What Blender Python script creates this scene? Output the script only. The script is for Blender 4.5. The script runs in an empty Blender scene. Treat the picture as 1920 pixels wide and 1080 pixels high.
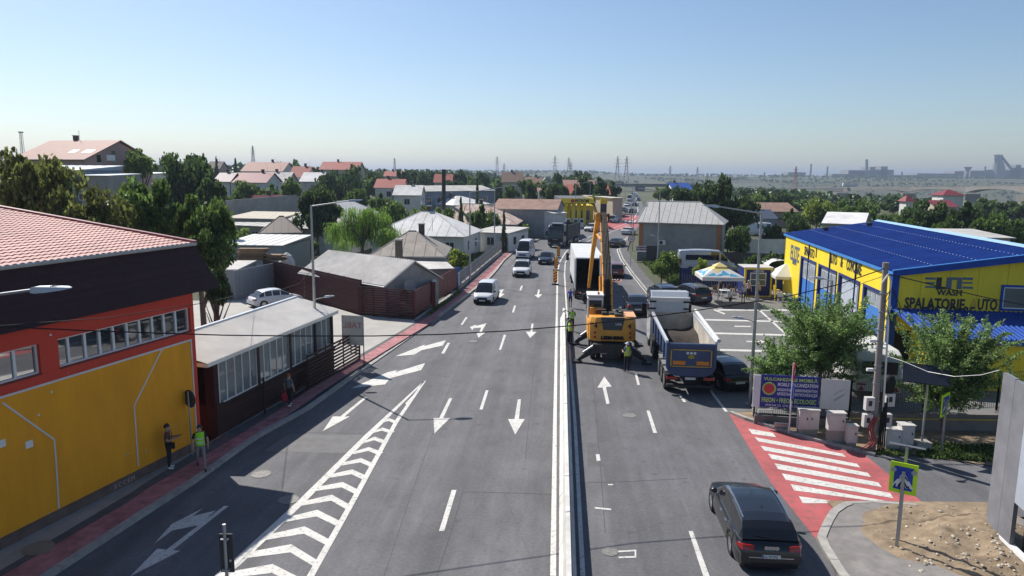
import bpy, bmesh, math, random
from mathutils import Vector, Matrix, noise
from mathutils.geometry import tessellate_polygon
R = math.radians
random.seed(7)
scene = bpy.context.scene
COL = scene.collection
# ---------------------------------------------------------------- camera
FPX, CAMH = 1350.0, 11.2
PITCH, ROLL = math.atan(211/1350.0), R(0.5)
fwd = Vector((0, math.cos(PITCH), -math.sin(PITCH)))
_r = Vector((1, 0, 0)); _u = _r.cross(fwd)
cright = _r*math.cos(ROLL) + _u*math.sin(ROLL)
cup = _u*math.cos(ROLL) - _r*math.sin(ROLL)
cd = bpy.data.cameras.new('camera'); cam = bpy.data.objects.new('camera', cd); COL.objects.link(cam)
cd.sensor_width = 36; cd.lens = FPX/1920*36; cd.clip_start = .2; cd.clip_end = 30000
cam.matrix_world = Matrix(((cright.x, cup.x, -fwd.x, 0), (cright.y, cup.y, -fwd.y, 0), (cright.z, cup.z, -fwd.z, CAMH), (0, 0, 0, 1)))
scene.camera = cam
# ---------------------------------------------------------------- sky, sun, exposure
SUN_EL = R(44.0); SUN_DIR = Vector((-0.64, 0.77, 0)).normalized()
world = bpy.data.worlds.new('World'); scene.world = world; world.use_nodes = True
wn = world.node_tree.nodes; wl = world.node_tree.links
bg = wn['Background']; sky = wn.new('ShaderNodeTexSky'); sky.sky_type = 'NISHITA'; sky.sun_disc = False
sky.sun_elevation = SUN_EL; sky.sun_rotation = math.atan2(SUN_DIR.x, SUN_DIR.y)
sky.altitude = 50; sky.air_density = 1.0; sky.dust_density = 0.6; sky.ozone_density = 3.7
wl.new(sky.outputs[0], bg.inputs[0]); bg.inputs[1].default_value = 0.08
sl = bpy.data.lights.new('sun', 'SUN'); sl.energy = 4.6; sl.angle = R(0.53); sl.color = (1, .955, .885)
so = bpy.data.objects.new('sun', sl); COL.objects.link(so)
so.rotation_euler = (-Vector((SUN_DIR.x*math.cos(SUN_EL), SUN_DIR.y*math.cos(SUN_EL), math.sin(SUN_EL)))).to_track_quat('-Z', 'Y').to_euler()
so.location = (-60, 70, 90)
scene.view_settings.view_transform = 'Standard'; scene.view_settings.look = 'None'
scene.view_settings.exposure = 0.55; scene.view_settings.gamma = 1
scene.cycles.use_denoising = True
scene.cycles.max_bounces = 6; scene.cycles.diffuse_bounces = 3; scene.cycles.glossy_bounces = 3
scene.cycles.transparent_max_bounces = 12; scene.cycles.volume_bounces = 0; scene.cycles.transmission_bounces = 4
scene.cycles.caustics_reflective = False; scene.cycles.caustics_refractive = False
# ---------------------------------------------------------------- survey helpers (site measured from the camera station)
def ray(px, py): return fwd + cright*((px-960)/FPX) - cup*((py-540)/FPX)
def G(px, py, z=0.0):
    d = ray(px, py); t = (z-CAMH)/d.z
    return Vector((d.x*t, d.y*t, z))
def AT(px, py, Y):
    d = ray(px, py); t = Y/d.y
    return Vector((d.x*t, Y, CAMH+d.z*t))
def VP(px, py, p, d):
    r = ray(px, py); t = (-d[1]*p[0]+d[0]*p[1])/(-d[1]*r.x+d[0]*r.y)
    return Vector((r.x*t, r.y*t, CAMH+r.z*t))
def smooth(a, b, x):
    t = max(0., min(1., (x-a)/(b-a))); return t*t*(3-2*t)
# ---------------------------------------------------------------- materials
MATS = {}
def mat(name, col, rough=.65, metal=0., var=.12, scale=1.5, bump=0., bscale=40., spec=.4, col2=None, big=.0, bigscale=.15, coat=0., trans=0., island=0., stretch=None, emit=0., objvar=0., coords='world'):
    if name in MATS: return MATS[name]
    m = bpy.data.materials.new(name); m.use_nodes = True; MATS[name] = m
    nt = m.node_tree; N = nt.nodes; L = nt.links
    b = N['Principled BSDF']; b.inputs['Roughness'].default_value = rough; b.inputs['Metallic'].default_value = metal
    b.inputs['Specular IOR Level'].default_value = spec
    if coat: b.inputs['Coat Weight'].default_value = coat; b.inputs['Coat Roughness'].default_value = .05
    c = tuple(col)+(1,)
    if coords == 'obj': tc = N.new('ShaderNodeTexCoord'); pos = tc.outputs['Object']
    else: ge = N.new('ShaderNodeNewGeometry'); pos = ge.outputs['Position']
    if stretch:
        mp = N.new('ShaderNodeVectorMath'); mp.operation = 'MULTIPLY'; L.new(pos, mp.inputs[0]); mp.inputs[1].default_value = stretch; pos = mp.outputs[0]
    cur = None
    if var or col2:
        n1 = N.new('ShaderNodeTexNoise'); n1.inputs['Scale'].default_value = scale; n1.inputs['Detail'].default_value = 6; n1.inputs['Roughness'].default_value = .65
        L.new(pos, n1.inputs['Vector'])
        cr = N.new('ShaderNodeValToRGB'); e = cr.color_ramp.elements
        e[0].position = .3; e[1].position = .7
        e[0].color = tuple(max(0, v*(1-var)) for v in col)+(1,); e[1].color = (tuple(col2) if col2 else tuple(min(1, v*(1+var)) for v in col))+(1,)
        L.new(n1.outputs['Fac'], cr.inputs[0]); cur = cr.outputs[0]
    def mul(src, fac_out, lo, hi):
        mr = N.new('ShaderNodeMapRange'); mr.inputs['To Min'].default_value = lo; mr.inputs['To Max'].default_value = hi
        L.new(fac_out, mr.inputs['Value'])
        mx = N.new('ShaderNodeMix'); mx.data_type = 'RGBA'; mx.blend_type = 'MULTIPLY'; mx.inputs['Factor'].default_value = 1
        if src: L.new(src, mx.inputs['A'])
        else: mx.inputs['A'].default_value = c
        L.new(mr.outputs[0], mx.inputs['B']); return mx.outputs['Result']
    if big:
        n2 = N.new('ShaderNodeTexNoise'); n2.inputs['Scale'].default_value = bigscale; n2.inputs['Detail'].default_value = 3; L.new(pos, n2.inputs['Vector'])
        mr0 = N.new('ShaderNodeMapRange'); mr0.inputs['From Min'].default_value = .3; mr0.inputs['From Max'].default_value = .7; L.new(n2.outputs['Fac'], mr0.inputs['Value'])
        cur = mul(cur, mr0.outputs[0], 1-big, 1+big)
    if island:
        g2 = N.new('ShaderNodeNewGeometry'); cur = mul(cur, g2.outputs['Random Per Island'], 1-island, 1+island)
    if objvar:
        oi = N.new('ShaderNodeObjectInfo'); cur = mul(cur, oi.outputs['Random'], 1-objvar, 1+objvar)
    if cur: L.new(cur, b.inputs['Base Color'])
    else: b.inputs['Base Color'].default_value = c
    if bump:
        n3 = N.new('ShaderNodeTexNoise'); n3.inputs['Scale'].default_value = bscale; n3.inputs['Detail'].default_value = 4; L.new(pos, n3.inputs['Vector'])
        bp = N.new('ShaderNodeBump'); bp.inputs['Strength'].default_value = bump; bp.inputs['Distance'].default_value = .02
        L.new(n3.outputs['Fac'], bp.inputs['Height']); L.new(bp.outputs[0], b.inputs['Normal'])
    if trans:
        tr = N.new('ShaderNodeBsdfTranslucent'); ms = N.new('ShaderNodeMixShader'); ms.inputs[0].default_value = trans
        if cur: L.new(cur, tr.inputs[0])
        else: tr.inputs[0].default_value = c
        L.new(b.outputs[0], ms.inputs[1]); L.new(tr.outputs[0], ms.inputs[2]); L.new(ms.outputs[0], N['Material Output'].inputs[0])
    if emit:
        b.inputs['Emission Color'].default_value = c; b.inputs['Emission Strength'].default_value = emit
    return m
def paint(name, col, metal=.0, rough=.28): return mat(name, col, rough, metal, var=.04, scale=6, spec=.5, coat=.6, coords='obj')
def glass_dark(name='car_glass', col=(.012, .014, .016), rough=.04): return mat(name, col, rough, 0, var=0, spec=.75)
# ---------------------------------------------------------------- mesh builder
class MB:
    def __init__(s): s.v = []; s.f = []; s.mi = []; s.X = None
    def add(s, vs, fs, m=0):
        o = len(s.v)
        s.v += [tuple(s.X @ Vector(p)) if s.X else tuple(p) for p in vs]
        s.f += [tuple(i+o for i in q) for q in fs]; s.mi += [m]*len(fs); return s
    def bx(s, x0, x1, y0, y1, z0, z1, m=0):
        return s.add([(x0,y0,z0),(x1,y0,z0),(x1,y1,z0),(x0,y1,z0),(x0,y0,z1),(x1,y0,z1),(x1,y1,z1),(x0,y1,z1)],
                     [(3,2,1,0),(4,5,6,7),(0,1,5,4),(1,2,6,5),(2,3,7,6),(3,0,4,7)], m)
    def box(s, c, d, rz=0., rx=0., ry=0., m=0):
        q = Matrix.Translation(c) @ Matrix.Rotation(rz, 4, 'Z') @ Matrix.Rotation(ry, 4, 'Y') @ Matrix.Rotation(rx, 4, 'X')
        o = s.X; s.X = (o @ q) if o else q
        s.bx(-d[0]/2, d[0]/2, -d[1]/2, d[1]/2, -d[2]/2, d[2]/2, m); s.X = o; return s
    def quad(s, *p, m=0): return s.add(p, [tuple(range(len(p)))], m)
    def hexa(s, b, t, m=0):   # 4 bottom, 4 top (ccw)
        return s.add(list(b)+list(t), [(3,2,1,0),(4,5,6,7),(0,1,5,4),(1,2,6,5),(2,3,7,6),(3,0,4,7)], m)
    def flat(s, pts, z=None, m=0):
        P = [Vector((p[0], p[1], p[2] if z is None else z)) for p in pts]
        tr = tessellate_polygon([P])
        fs = []
        for t in tr:
            a, b, c = [P[i] for i in t]
            fs.append(t if (b-a).cross(c-a).z > 0 else (t[0], t[2], t[1]))
        return s.add(P, fs, m)
    def prism(s, pts, z0, z1, m=0, ax='z'):   # polygon extruded
        def T(a, b, c): return {'z': (a, b, c), 'y': (a, c, b), 'x': (c, a, b)}[ax]
        n = len(pts); P3 = [Vector((p[0], p[1], 0)) for p in pts]
        ar = sum(pts[i][0]*pts[(i+1) % n][1]-pts[(i+1) % n][0]*pts[i][1] for i in range(n))
        if ax == 'y': ar = -ar
        vs = [T(p[0], p[1], z0) for p in pts]+[T(p[0], p[1], z1) for p in pts]
        fs = []
        for i in range(n):
            j = (i+1) % n; fs.append((i, j, j+n, i+n) if ar > 0 else (j, i, i+n, j+n))
        for t in tessellate_polygon([P3]):
            a, b, c = [P3[i] for i in t]; up = ((b-a).cross(c-a).z > 0) != (ax == 'y')
            t2 = tuple(t) if up else (t[0], t[2], t[1])
            fs.append(tuple(i+n for i in t2)); fs.append(tuple(reversed(t2)))
        return s.add(vs, fs, m)
    def tube(s, a, b, r, r2=None, n=8, m=0, cap=True):
        a = Vector(a); b = Vector(b); r2 = r if r2 is None else r2
        d = (b-a).normalized(); u = d.orthogonal().normalized(); w = d.cross(u)
        vs = []
        for p, q in ((a, r), (b, r2)):
            for i in range(n):
                t = 2*math.pi*i/n; vs.append(p+u*(q*math.cos(t))+w*(q*math.sin(t)))
        fs = [(i, (i+1) % n, n+(i+1) % n, n+i) for i in range(n)]
        if cap: fs += [tuple(range(n-1, -1, -1)), tuple(range(n, 2*n))]
        return s.add(vs, fs, m)
    def path(s, pts, r, n=6, m=0):
        pts = [Vector(p) for p in pts]; K = len(pts); vs = []
        rr = r if isinstance(r, (list, tuple)) else [r]*K
        u = None
        for k in range(K):
            d = (pts[min(k+1, K-1)]-pts[max(k-1, 0)]).normalized()
            u = d.orthogonal().normalized() if u is None else (u-d*u.dot(d)).normalized()
            w = d.cross(u)
            for i in range(n):
                t = 2*math.pi*i/n; vs.append(pts[k]+u*(rr[k]*math.cos(t))+w*(rr[k]*math.sin(t)))
        fs = [(k*n+i, k*n+(i+1) % n, (k+1)*n+(i+1) % n, (k+1)*n+i) for k in range(K-1) for i in range(n)]
        fs += [tuple(range(n-1, -1, -1)), tuple(range((K-1)*n, K*n))]
        return s.add(vs, fs, m)
    def loft(s, rings, m=0, cap=True, closed=True):
        n = len(rings[0]); K = len(rings); vs = [p for r in rings for p in r]
        fs = [(k*n+i, k*n+(i+1) % n, (k+1)*n+(i+1) % n, (k+1)*n+i) for k in range(K-1) for i in range(n if closed else n-1)]
        if cap: fs += [tuple(range(n-1, -1, -1)), tuple(range((K-1)*n, K*n))]
        return s.add(vs, fs, m)
    def lathe(s, prof, n=16, m=0, ax='z', c=(0, 0, 0)):   # prof [(r,h)]
        rings = []
        for r, h in prof:
            ring = []
            for i in range(n):
                t = 2*math.pi*i/n; a, b = r*math.cos(t), r*math.sin(t)
                p = {'z': (a, b, h), 'y': (b, h, a), 'x': (h, a, b)}[ax]
                ring.append((p[0]+c[0], p[1]+c[1], p[2]+c[2]))
            rings.append(ring)
        return s.loft(rings, m)
    def mesh(s, name, mats, smooth_deg=None):
        me = bpy.data.meshes.new(name); me.from_pydata(s.v, [], s.f)
        for m in (mats if isinstance(mats, (list, tuple)) else [mats]): me.materials.append(m)
        if any(s.mi): me.polygons.foreach_set('material_index', s.mi)
        if smooth_deg is not None:
            me.shade_smooth()
            if smooth_deg < 180: me.set_sharp_from_angle(angle=R(smooth_deg))
        me.update(); return me
    def build(s, name, mats, parent=None, smooth=None, bevel=0, loc=None):
        o = bpy.data.objects.new(name, s.mesh(name, mats, smooth)); COL.objects.link(o)
        if parent: o.parent = parent
        if loc: o.location = loc
        if bevel:
            md = o.modifiers.new('b', 'BEVEL'); md.width = bevel; md.segments = 2; md.limit_method = 'ANGLE'
        return o
def link(name, me, parent=None, loc=None, rot=None, scale=None):
    o = bpy.data.objects.new(name, me); COL.objects.link(o)
    if parent: o.parent = parent
    if loc is not None: o.location = loc
    if rot is not None: o.rotation_euler = rot
    if scale is not None: o.scale = scale
    return o
def tag(o, label, cat, group=None):
    o['label'] = label; o['category'] = cat
    if group: o['group'] = group
    return o
def thing(name, label, cat, loc=(0, 0, 0), rz=0., group=None):
    o = bpy.data.objects.new(name, None); COL.objects.link(o); o.empty_display_size = .3
    o.location = loc; o.rotation_euler = (0, 0, rz)
    return tag(o, label, cat, group)
def struct(o): o['kind'] = 'structure'; return o
def stuff(o): o['kind'] = 'stuff'; return o
def copy_tree(o, parent=None):
    c = o.copy(); COL.objects.link(c); c.parent = parent
    for ch in list(o.children): copy_tree(ch, c)
    return c
def text_mesh(body, size=1., extrude=.01, align='LEFT', sx=1., bold=0., space=1.):
    cu = bpy.data.curves.new('text', 'FONT'); cu.body = body; cu.size = size; cu.extrude = extrude; cu.align_x = align
    cu.offset = bold; cu.space_character = space; cu.resolution_u = 2; cu.fill_mode = 'BOTH'
    ob = bpy.data.objects.new('text', cu); COL.objects.link(ob)
    dg = bpy.context.evaluated_depsgraph_get(); dg.update()
    me = bpy.data.meshes.new_from_object(ob.evaluated_get(dg))
    bpy.data.objects.remove(ob); bpy.data.curves.remove(cu)
    if sx != 1.: me.transform(Matrix.Diagonal((sx, 1, 1, 1)))
    return me
def lettering(name, body, parent, mtx, size, m, **k):
    me = text_mesh(body, size, **k); me.materials.clear(); me.materials.append(m); me.transform(mtx)
    return link(name, me, parent)
def upright(x, y, z, ang=0.):   # text plane: reads along +x', faces -y' , rotated by ang about z
    return Matrix.Translation((x, y, z)) @ Matrix.Rotation(ang, 4, 'Z') @ Matrix.Rotation(R(90), 4, 'X')
# ================================================================ THE SETTING
m_ground = mat('dry_ground', (.105, .092, .058), .95, var=.35, scale=.35, col2=(.065, .085, .032), big=.30, bigscale=.012)
def road_mat():
    m = bpy.data.materials.new('asphalt'); m.use_nodes = True; MATS['asphalt'] = m
    nt = m.node_tree; N = nt.nodes; L = nt.links; b = N['Principled BSDF']
    ge = N.new('ShaderNodeNewGeometry')
    def tex(scale, det=4, st=None, kind='Noise'):
        t = N.new('ShaderNodeTex'+kind); t.inputs['Scale'].default_value = scale
        if kind == 'Noise': t.inputs['Detail'].default_value = det; t.inputs['Roughness'].default_value = .6
        v = ge.outputs['Position']
        rt = N.new('ShaderNodeVectorRotate'); rt.rotation_type = 'Z_AXIS'; rt.inputs['Angle'].default_value = R(4); L.new(v, rt.inputs['Vector']); v = rt.outputs[0]
        if st:
            mp = N.new('ShaderNodeVectorMath'); mp.operation = 'MULTIPLY'; mp.inputs[1].default_value = st; L.new(v, mp.inputs[0]); v = mp.outputs[0]
        L.new(v, t.inputs['Vector']); return t
    def rng(src, a, b_, lo, hi):
        r = N.new('ShaderNodeMapRange'); r.inputs[1].default_value = a; r.inputs[2].default_value = b_; r.inputs[3].default_value = lo; r.inputs[4].default_value = hi
        L.new(src, r.inputs[0]); return r.outputs[0]
    def mulv(a, b_):
        n = N.new('ShaderNodeMath'); n.operation = 'MULTIPLY'; L.new(a, n.inputs[0]); L.new(b_, n.inputs[1]); return n.outputs[0]
    f = rng(tex(55, 3).outputs['Fac'], .25, .75, .62, 1.38)                        # aggregate
    f = mulv(f, rng(tex(9, 4).outputs['Fac'], .3, .7, .86, 1.14))
    f = mulv(f, rng(tex(.35, 5).outputs['Fac'], .3, .7, .84, 1.13))                # patches
    f = mulv(f, rng(tex(1.0, 3, (.75, .03, 0)).outputs['Fac'], .34, .66, .80, 1.15))  # wheel tracks
    f = mulv(f, rng(tex(3.0, 5, (1, .25, 0)).outputs['Fac'], .3, .7, .90, 1.08))
    st_ = tex(.9, 2, None, 'Voronoi'); f = mulv(f, rng(st_.outputs['Distance'], .02, .16, .74, 1.0))   # oil spots
    cr = tex(.16, 2, None, 'Voronoi'); cr.feature = 'DISTANCE_TO_EDGE'
    f = mulv(f, rng(cr.outputs['Distance'], 0, .0022, .84, 1.0))                   # sealed cracks
    mx = N.new('ShaderNodeMix'); mx.data_type = 'RGBA'; mx.blend_type = 'MULTIPLY'; mx.inputs['Factor'].default_value = 1
    mx.inputs['A'].default_value = (.128, .126, .133, 1); L.new(f, mx.inputs['B']); L.new(mx.outputs['Result'], b.inputs['Base Color'])
    b.inputs['Roughness'].default_value = .82; b.inputs['Specular IOR Level'].default_value = .25
    bp = N.new('ShaderNodeBump'); bp.inputs['Strength'].default_value = .35; bp.inputs['Distance'].default_value = .01
    L.new(tex(70, 2).outputs['Fac'], bp.inputs['Height']); L.new(bp.outputs[0], b.inputs['Normal'])
    return m
m_road = road_mat()
m_lot = mat('lot_asphalt', (.145, .143, .142), .85, var=.16, scale=2.2, bump=.3, bscale=60, big=.08, bigscale=.3)
m_walk = mat('pavement_asphalt', (.10, .098, .10), .9, var=.22, scale=3, bump=.3, bscale=60, big=.12, bigscale=.4)
m_conc = mat('pale_concrete', (.30, .285, .26), .85, var=.16, scale=1.6, bump=.25, bscale=30, big=.10, bigscale=.3)
m_yard = mat('yard_concrete', (.36, .34, .31), .85, var=.10, scale=.8, bump=.2, bscale=20, big=.08, bigscale=.25)
m_kerb = mat('kerb_concrete', (.34, .325, .30), .85, var=.22, scale=4, bump=.3, bscale=50, objvar=.10)
m_red = mat('red_road_coat', (.36, .082, .085), .8, var=.12, scale=3.0, bump=.25, bscale=60, big=.18, bigscale=.7)
m_redwalk = mat('red_pavement', (.36, .15, .155), .85, var=.20, scale=2.5, bump=.25, bscale=60, big=.14, bigscale=.6)
m_white = mat('road_paint', (.54, .525, .49), .7, var=.06, scale=7, bump=.2, bscale=60, big=.10, bigscale=1.2)
def worn(m, lo, p0, p1):
    for n_ in m.node_tree.nodes:
        if n_.type == 'VALTORGB': n_.color_ramp.elements[0].color = lo+(1,); n_.color_ramp.elements[0].position = p0; n_.color_ramp.elements[1].position = p1
worn(m_white, (.20, .195, .19), .30, .47)
worn(m_red, (.22, .09, .085), .25, .55); worn(m_redwalk, (.17, .075, .07), .25, .6)
m_dirt = mat('pale_dirt', (.235, .175, .115), .95, var=.28, scale=2.6, bump=.6, bscale=14, big=.15, bigscale=.8)
m_grey = mat('galvanised', (.36, .37, .38), .45, .6, var=.10, scale=3)
m_black = mat('black_plastic', (.016, .016, .018), .65, var=.1, spec=.2)
m_dark = mat('dark_steel', (.035, .035, .038), .55, .3, var=.15)
m_wall_c = mat('grey_render', (.30, .295, .285), .9, var=.14, scale=1.2, bump=.2, bscale=25, big=.10, bigscale=.25)
m_whitewall = mat('white_render', (.62, .61, .58), .85, var=.08, scale=1.2, big=.08, bigscale=.3)

def ground_z(x, y):
    r = math.hypot(x, y)
    z = 0.0
    rc = .17*y if y > 60 else .067*y                      # where the road runs
    left = smooth(25, 130, rc-14-x)*smooth(35, 120, y)
    z += 6.5*left + 4*smooth(140, 420, rc-x)*smooth(100, 400, y)*smooth(1100, 500, y)
    z -= 24*smooth(70, 230, x-rc)*smooth(150, 380, y)*(1-smooth(1100, 1800, y))
    z -= 4*smooth(600, 1000, y)*(1-smooth(1100, 1700, y))
    z += 14*smooth(1300, 2100, y) + 3*smooth(1700, 2600, y)*noise.noise(Vector((x*.0011, y*.0009, 3)))
    if r > 140: z += 1.2*noise.noise(Vector((x*.008, y*.008, 0)))*smooth(140, 300, r)*smooth(20, 80, abs(x-rc))
    return z
def build_ground():
    def ax(a, b, d0, d1):  # progressive spacing
        out = [0.]; d = d0
        while out[-1] < b: out.append(out[-1]+d); d = min(d1, d*1.16)
        neg = [0.]; d = d0
        while neg[-1] > a: neg.append(neg[-1]-d); d = min(d1, d*1.16)
        return sorted(set(neg+out))
    xs = ax(-7000, 7000, 8, 260); ys = [v for v in ax(-60, 9500, 9, 200)]
    vs = []; nx = len(xs)
    for y in ys:
        for x in xs:
            vs.append((x, y, ground_z(x, y)-.06))
    fs = [(j*nx+i, j*nx+i+1, (j+1)*nx+i+1, (j+1)*nx+i) for j in range(len(ys)-1) for i in range(nx-1)]
    b = MB(); b.v = vs; b.f = fs; b.mi = [0]*len(fs)
    return struct(b.build('ground', m_ground, smooth=180))
build_ground()
# ---- lines of the street, surveyed
def GL(pts, z=0.): return [G(a, b, z) for a, b in pts]
def ext(p, d, L): d = (p-d).normalized(); return p+d*L
kerbL = GL([(110,1076),(195,1020),(240,990),(384,896),(413,874),(485,822),(580,770),(628,735),(693,688),(800,613),(826,595),(881,552),(918,524),(930,511),(950,485),(962,475),(997,455),(1023,444),(1060,434),(1092,426),(1118,414),(1146,402),(1159,389),(1172,380),(1183,370),(1187,362),(1189,357)])
kerbL = [ext(kerbL[0], kerbL[2], 32)] + kerbL
edgeR = GL([(1570,1080),(1533,1018),(1447,905),(1393,818),(1366,775),(1340,742),(1270,632),(1221,558),(1185,513),(1167,487),(1160,469),(1170,454),(1180,445),(1192,432),(1200,418),(1204,405),(1205,392),(1203,380),(1198,368),(1194,360),(1193,357)])
edgeR = [ext(edgeR[0], edgeR[1], 0)+Vector((1.2, -26, 0))] + edgeR
def resample(pl, ys):
    out = []
    for y in ys:
        for a, b in zip(pl, pl[1:]):
            if (a.y-y)*(b.y-y) <= 0 and a.y != b.y:
                t = (y-a.y)/(b.y-a.y); out.append(a+(b-a)*t); break
        else: out.append(pl[-1].copy() if abs(pl[-1].y-y) < abs(pl[0].y-y) else pl[0].copy())
    return out
ys = [-7+i*3 for i in range(46)]+[132+i*12 for i in range(36)]
b = MB(); LA = resample(kerbL, ys); RA = resample(edgeR, ys)
for i in range(len(ys)-1):
    b.quad(LA[i]-Vector((.4, 0, 0)), RA[i]+Vector((.3, 0, 0)), RA[i+1]+Vector((.3, 0, 0)), LA[i+1]-Vector((.4, 0, 0)))
b.flat([(p.x, p.y) for p in GL([(1570,1080),(1533,1018),(1366,775),(1400,788),(1502,821),(1585,843),(1618,850),(1700,852),(1900,880),(2100,915),(2150,990),(1783,957),(1657,943),(1590,943),(1557,962),(1543,985)])], -.002)
road = struct(b.build('road', m_road))
def sheet(name, pts, z, m, parent=None):
    o = MB().flat([(p[0], p[1]) for p in pts], z).build(name, m, parent); return o
def mark(name, px, m=None, z=.008):
    return sheet(name, GL(px), z, m or m_white, road)
# parking lot of the car wash
lot = struct(sheet('car_park', GL([(1366,775),(1340,742),(1270,632),(1221,558),(1234,535),(1262,515),(1290,505),(1330,503),(1480,548),(1506,560),(1545,600),(1600,660),(1690,720),(1640,772),(1420,770)]), .006, m_lot))
for q in ([(1346,580),(1500,580.5),(1500,583),(1346,582.5)], [(1322,598.5),(1488,602.5),(1488,605),(1322,601)], [(1338,623.5),(1491,627.5),(1491,630.5),(1338,626.5)],
          [(1350,654.5),(1462,657.5),(1462,661),(1350,658)], [(1421,581),(1425.5,581),(1482,632),(1477,632)], [(1377,611),(1408,611.5),(1408,613.5),(1377,613)],
          [(1399,639.5),(1427,640),(1427,642),(1399,641.5)], [(1425,638),(1435,641),(1425,644)], [(1340,580),(1360,588),(1358,590),(1338,582)]):
    sheet('parking_line', GL(q), .012, m_white, lot)
# ---- sidewalks: left
prop1 = [(0,1032),(240,900),(378,838),(412,817),(558,733),(662,672)]
red_l = [(4,1080),(240,941.5),(280,914),(410,838),(443,819),(521,770),(587,726),(659.5,681),(779,608),(813,587),(860,555),(881,534),(916,504),(934,486),(952,471)]
red_r = [(71,1080),(240,973),(322,920),(397,874),(489,814),(607,731),(680,684.5),(800,610),(820,595),(857,566),(881,548),(916,522),(946,488),(961,475)]
dark_l = [(0,1070),(240,927),(280,901),(413,818),(560,736),(660,676)]
KH = .13
def lineG(px, z, L=30):
    p = GL(px, z); return [ext(p[0], p[1], L)]+p
kin = lineG(red_r, KH); kred = lineG(red_l, KH); kdark = lineG(dark_l, KH); kprop = lineG(prop1, KH)
pr2 = GL([(775,602),(860,545),(905,508),(925,493),(945,474),(958,466)], KH)
KH2 = .05
b = MB()
i_dr = 7  # index in kin of (680,684): start of the lowered drive
far_walk = [Vector((p.x, p.y, KH)) for p in GL([(997,455),(1023,444),(1058,434)], KH)]
poly = kin + far_walk + [Vector((p.x-1.6, p.y+1.5, KH)) for p in reversed(far_walk)] + list(reversed(pr2)) + [kred[8]+Vector((-1.2, .5, 0))] + list(reversed(kprop))
b.prism([(p.x, p.y) for p in poly], -.05, KH)
walk = struct(b.build('pavement', m_walk))
sheet('concrete_strip', kprop + list(reversed(kdark)), KH+.004, m_conc, walk)
sheet('red_strip', kred + list(reversed(kin)), KH+.005, m_redwalk, walk)
# kerb stones (left): each its own stone between kerb face and red strip
def kerb_run(pts, parent, w=.2, h=KH+.012, L=.98, side=1, gaps=(), maxn=300, z0=-.03, name='kerb_stone'):
    acc = [0.]
    for a, c in zip(pts, pts[1:]): acc.append(acc[-1]+(c-a).length)
    def P(s):
        s = max(0, min(acc[-1]-1e-4, s))
        for k in range(len(pts)-1):
            if acc[k+1] >= s: t = (s-acc[k])/(acc[k+1]-acc[k]); return pts[k]+(pts[k+1]-pts[k])*t
    me = None; s = 0.; n = 0
    base = MB().bx(-.5, .5, 0, 1, 0, 1)
    cache = base.mesh(name, m_kerb)
    while s < acc[-1]-.3 and n < maxn:
        a, c = P(s), P(s+L); d = (c-a); ang = math.atan2(d.y, d.x)
        if not any(g0 <= s < g1 for g0, g1 in gaps):
            o = link(name, cache, parent, (a+d*.5)+Vector((0, 0, z0+random.uniform(-.006, .006))), (0, 0, ang), (d.length-.018, w*side, h-z0)); n += 1
        s += L
    return n
kface = resample(kerbL, [-7+i*1.0 for i in range(150)])
kerb_run([Vector((p.x-.02, p.y, 0)) for p in kface[:48]], walk, w=.24, side=1)
kerb_run([Vector((p.x-.02, p.y, 0)) for p in kface[47:64]], walk, w=.24, side=1, h=.06)
kerb_run([Vector((p.x-.02, p.y, 0)) for p in kface[63:150]], walk, w=.24, side=1, L=1.5)
# yard of the left property, concrete
yard = struct(sheet('yard_concrete', [Vector((-12.2, 30.5, 0)), Vector((-9.5, 43, 0))]+GL([(700,655),(779,608),(776,603)])+[Vector((-12.2, 56.2, 0)), Vector((-24.3, 70.2, 0)), Vector((-24.4, 62.6, 0)), Vector((-40, 60, 0)), Vector((-33, 30, 0))], KH+.012, m_yard))
# ---- right hand side
kerbR = GL([(1570,1080),(1533,1019),(1531,1012),(1543,983),(1557,961),(1570,951),(1587,945)])
kerbR = [kerbR[0]+(kerbR[0]-kerbR[1])*10]+kerbR
w2 = MB(); pts = kerbR+GL([(1657,943),(1740,952),(1783,957),(1900,975),(2100,1010)])+[Vector((34, 14, 0)), Vector((30, -12, 0)), Vector((kerbR[0].x, -12, 0))]
w2.prism([(p.x, p.y) for p in pts], -.05, .09)
walk2 = struct(w2.build('corner_pavement', mat('dusty_pavement', (.205, .19, .178), .9, var=.22, scale=2.2, bump=.4, bscale=50, big=.16, bigscale=.5)))
kerb_run(kerbR[1:], walk2, w=.26, side=-1, L=.72, h=.12)
kerb_run(GL([(1587,945),(1657,943),(1740,952),(1783,957),(1860,968)]), walk2, w=.14, side=-1, h=.1, L=1.0)
kerb_run([Vector((1.2+kerbR[1].x, -6, 0))*1+Vector((-.2, 0, 0)), kerbR[1]], walk2, w=.26, side=-1, L=.72, h=.12)
# red crossing of the side street
redz = mark('red_crossing', [(1366,775),(1400,790),(1502,822),(1585,844),(1618,851),(1667,890),(1740,951),(1657,942),(1590,942),(1557,959),(1543,982),(1531,1012),(1447,907),(1393,820)], m_red, .005)
for l, r, t in [((1403,804),(1449,812),10), ((1415,820),(1580,851),8), ((1426,836),(1607,870),9), ((1440,851),(1627,887),10), ((1452,869),(1647,905),11), ((1466,888),(1669,925),12), ((1482,908),(1692,945),12), ((1498,931),(1586,943),13)]:
    b_ = (r[0]+6, r[1]+t*.8) if r[1] < 940 else (r[0]-8, r[1]+1)
    mark('crossing_stripe', [l, r, b_, (l[0]+7, l[1]+t)], None, .011)
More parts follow.
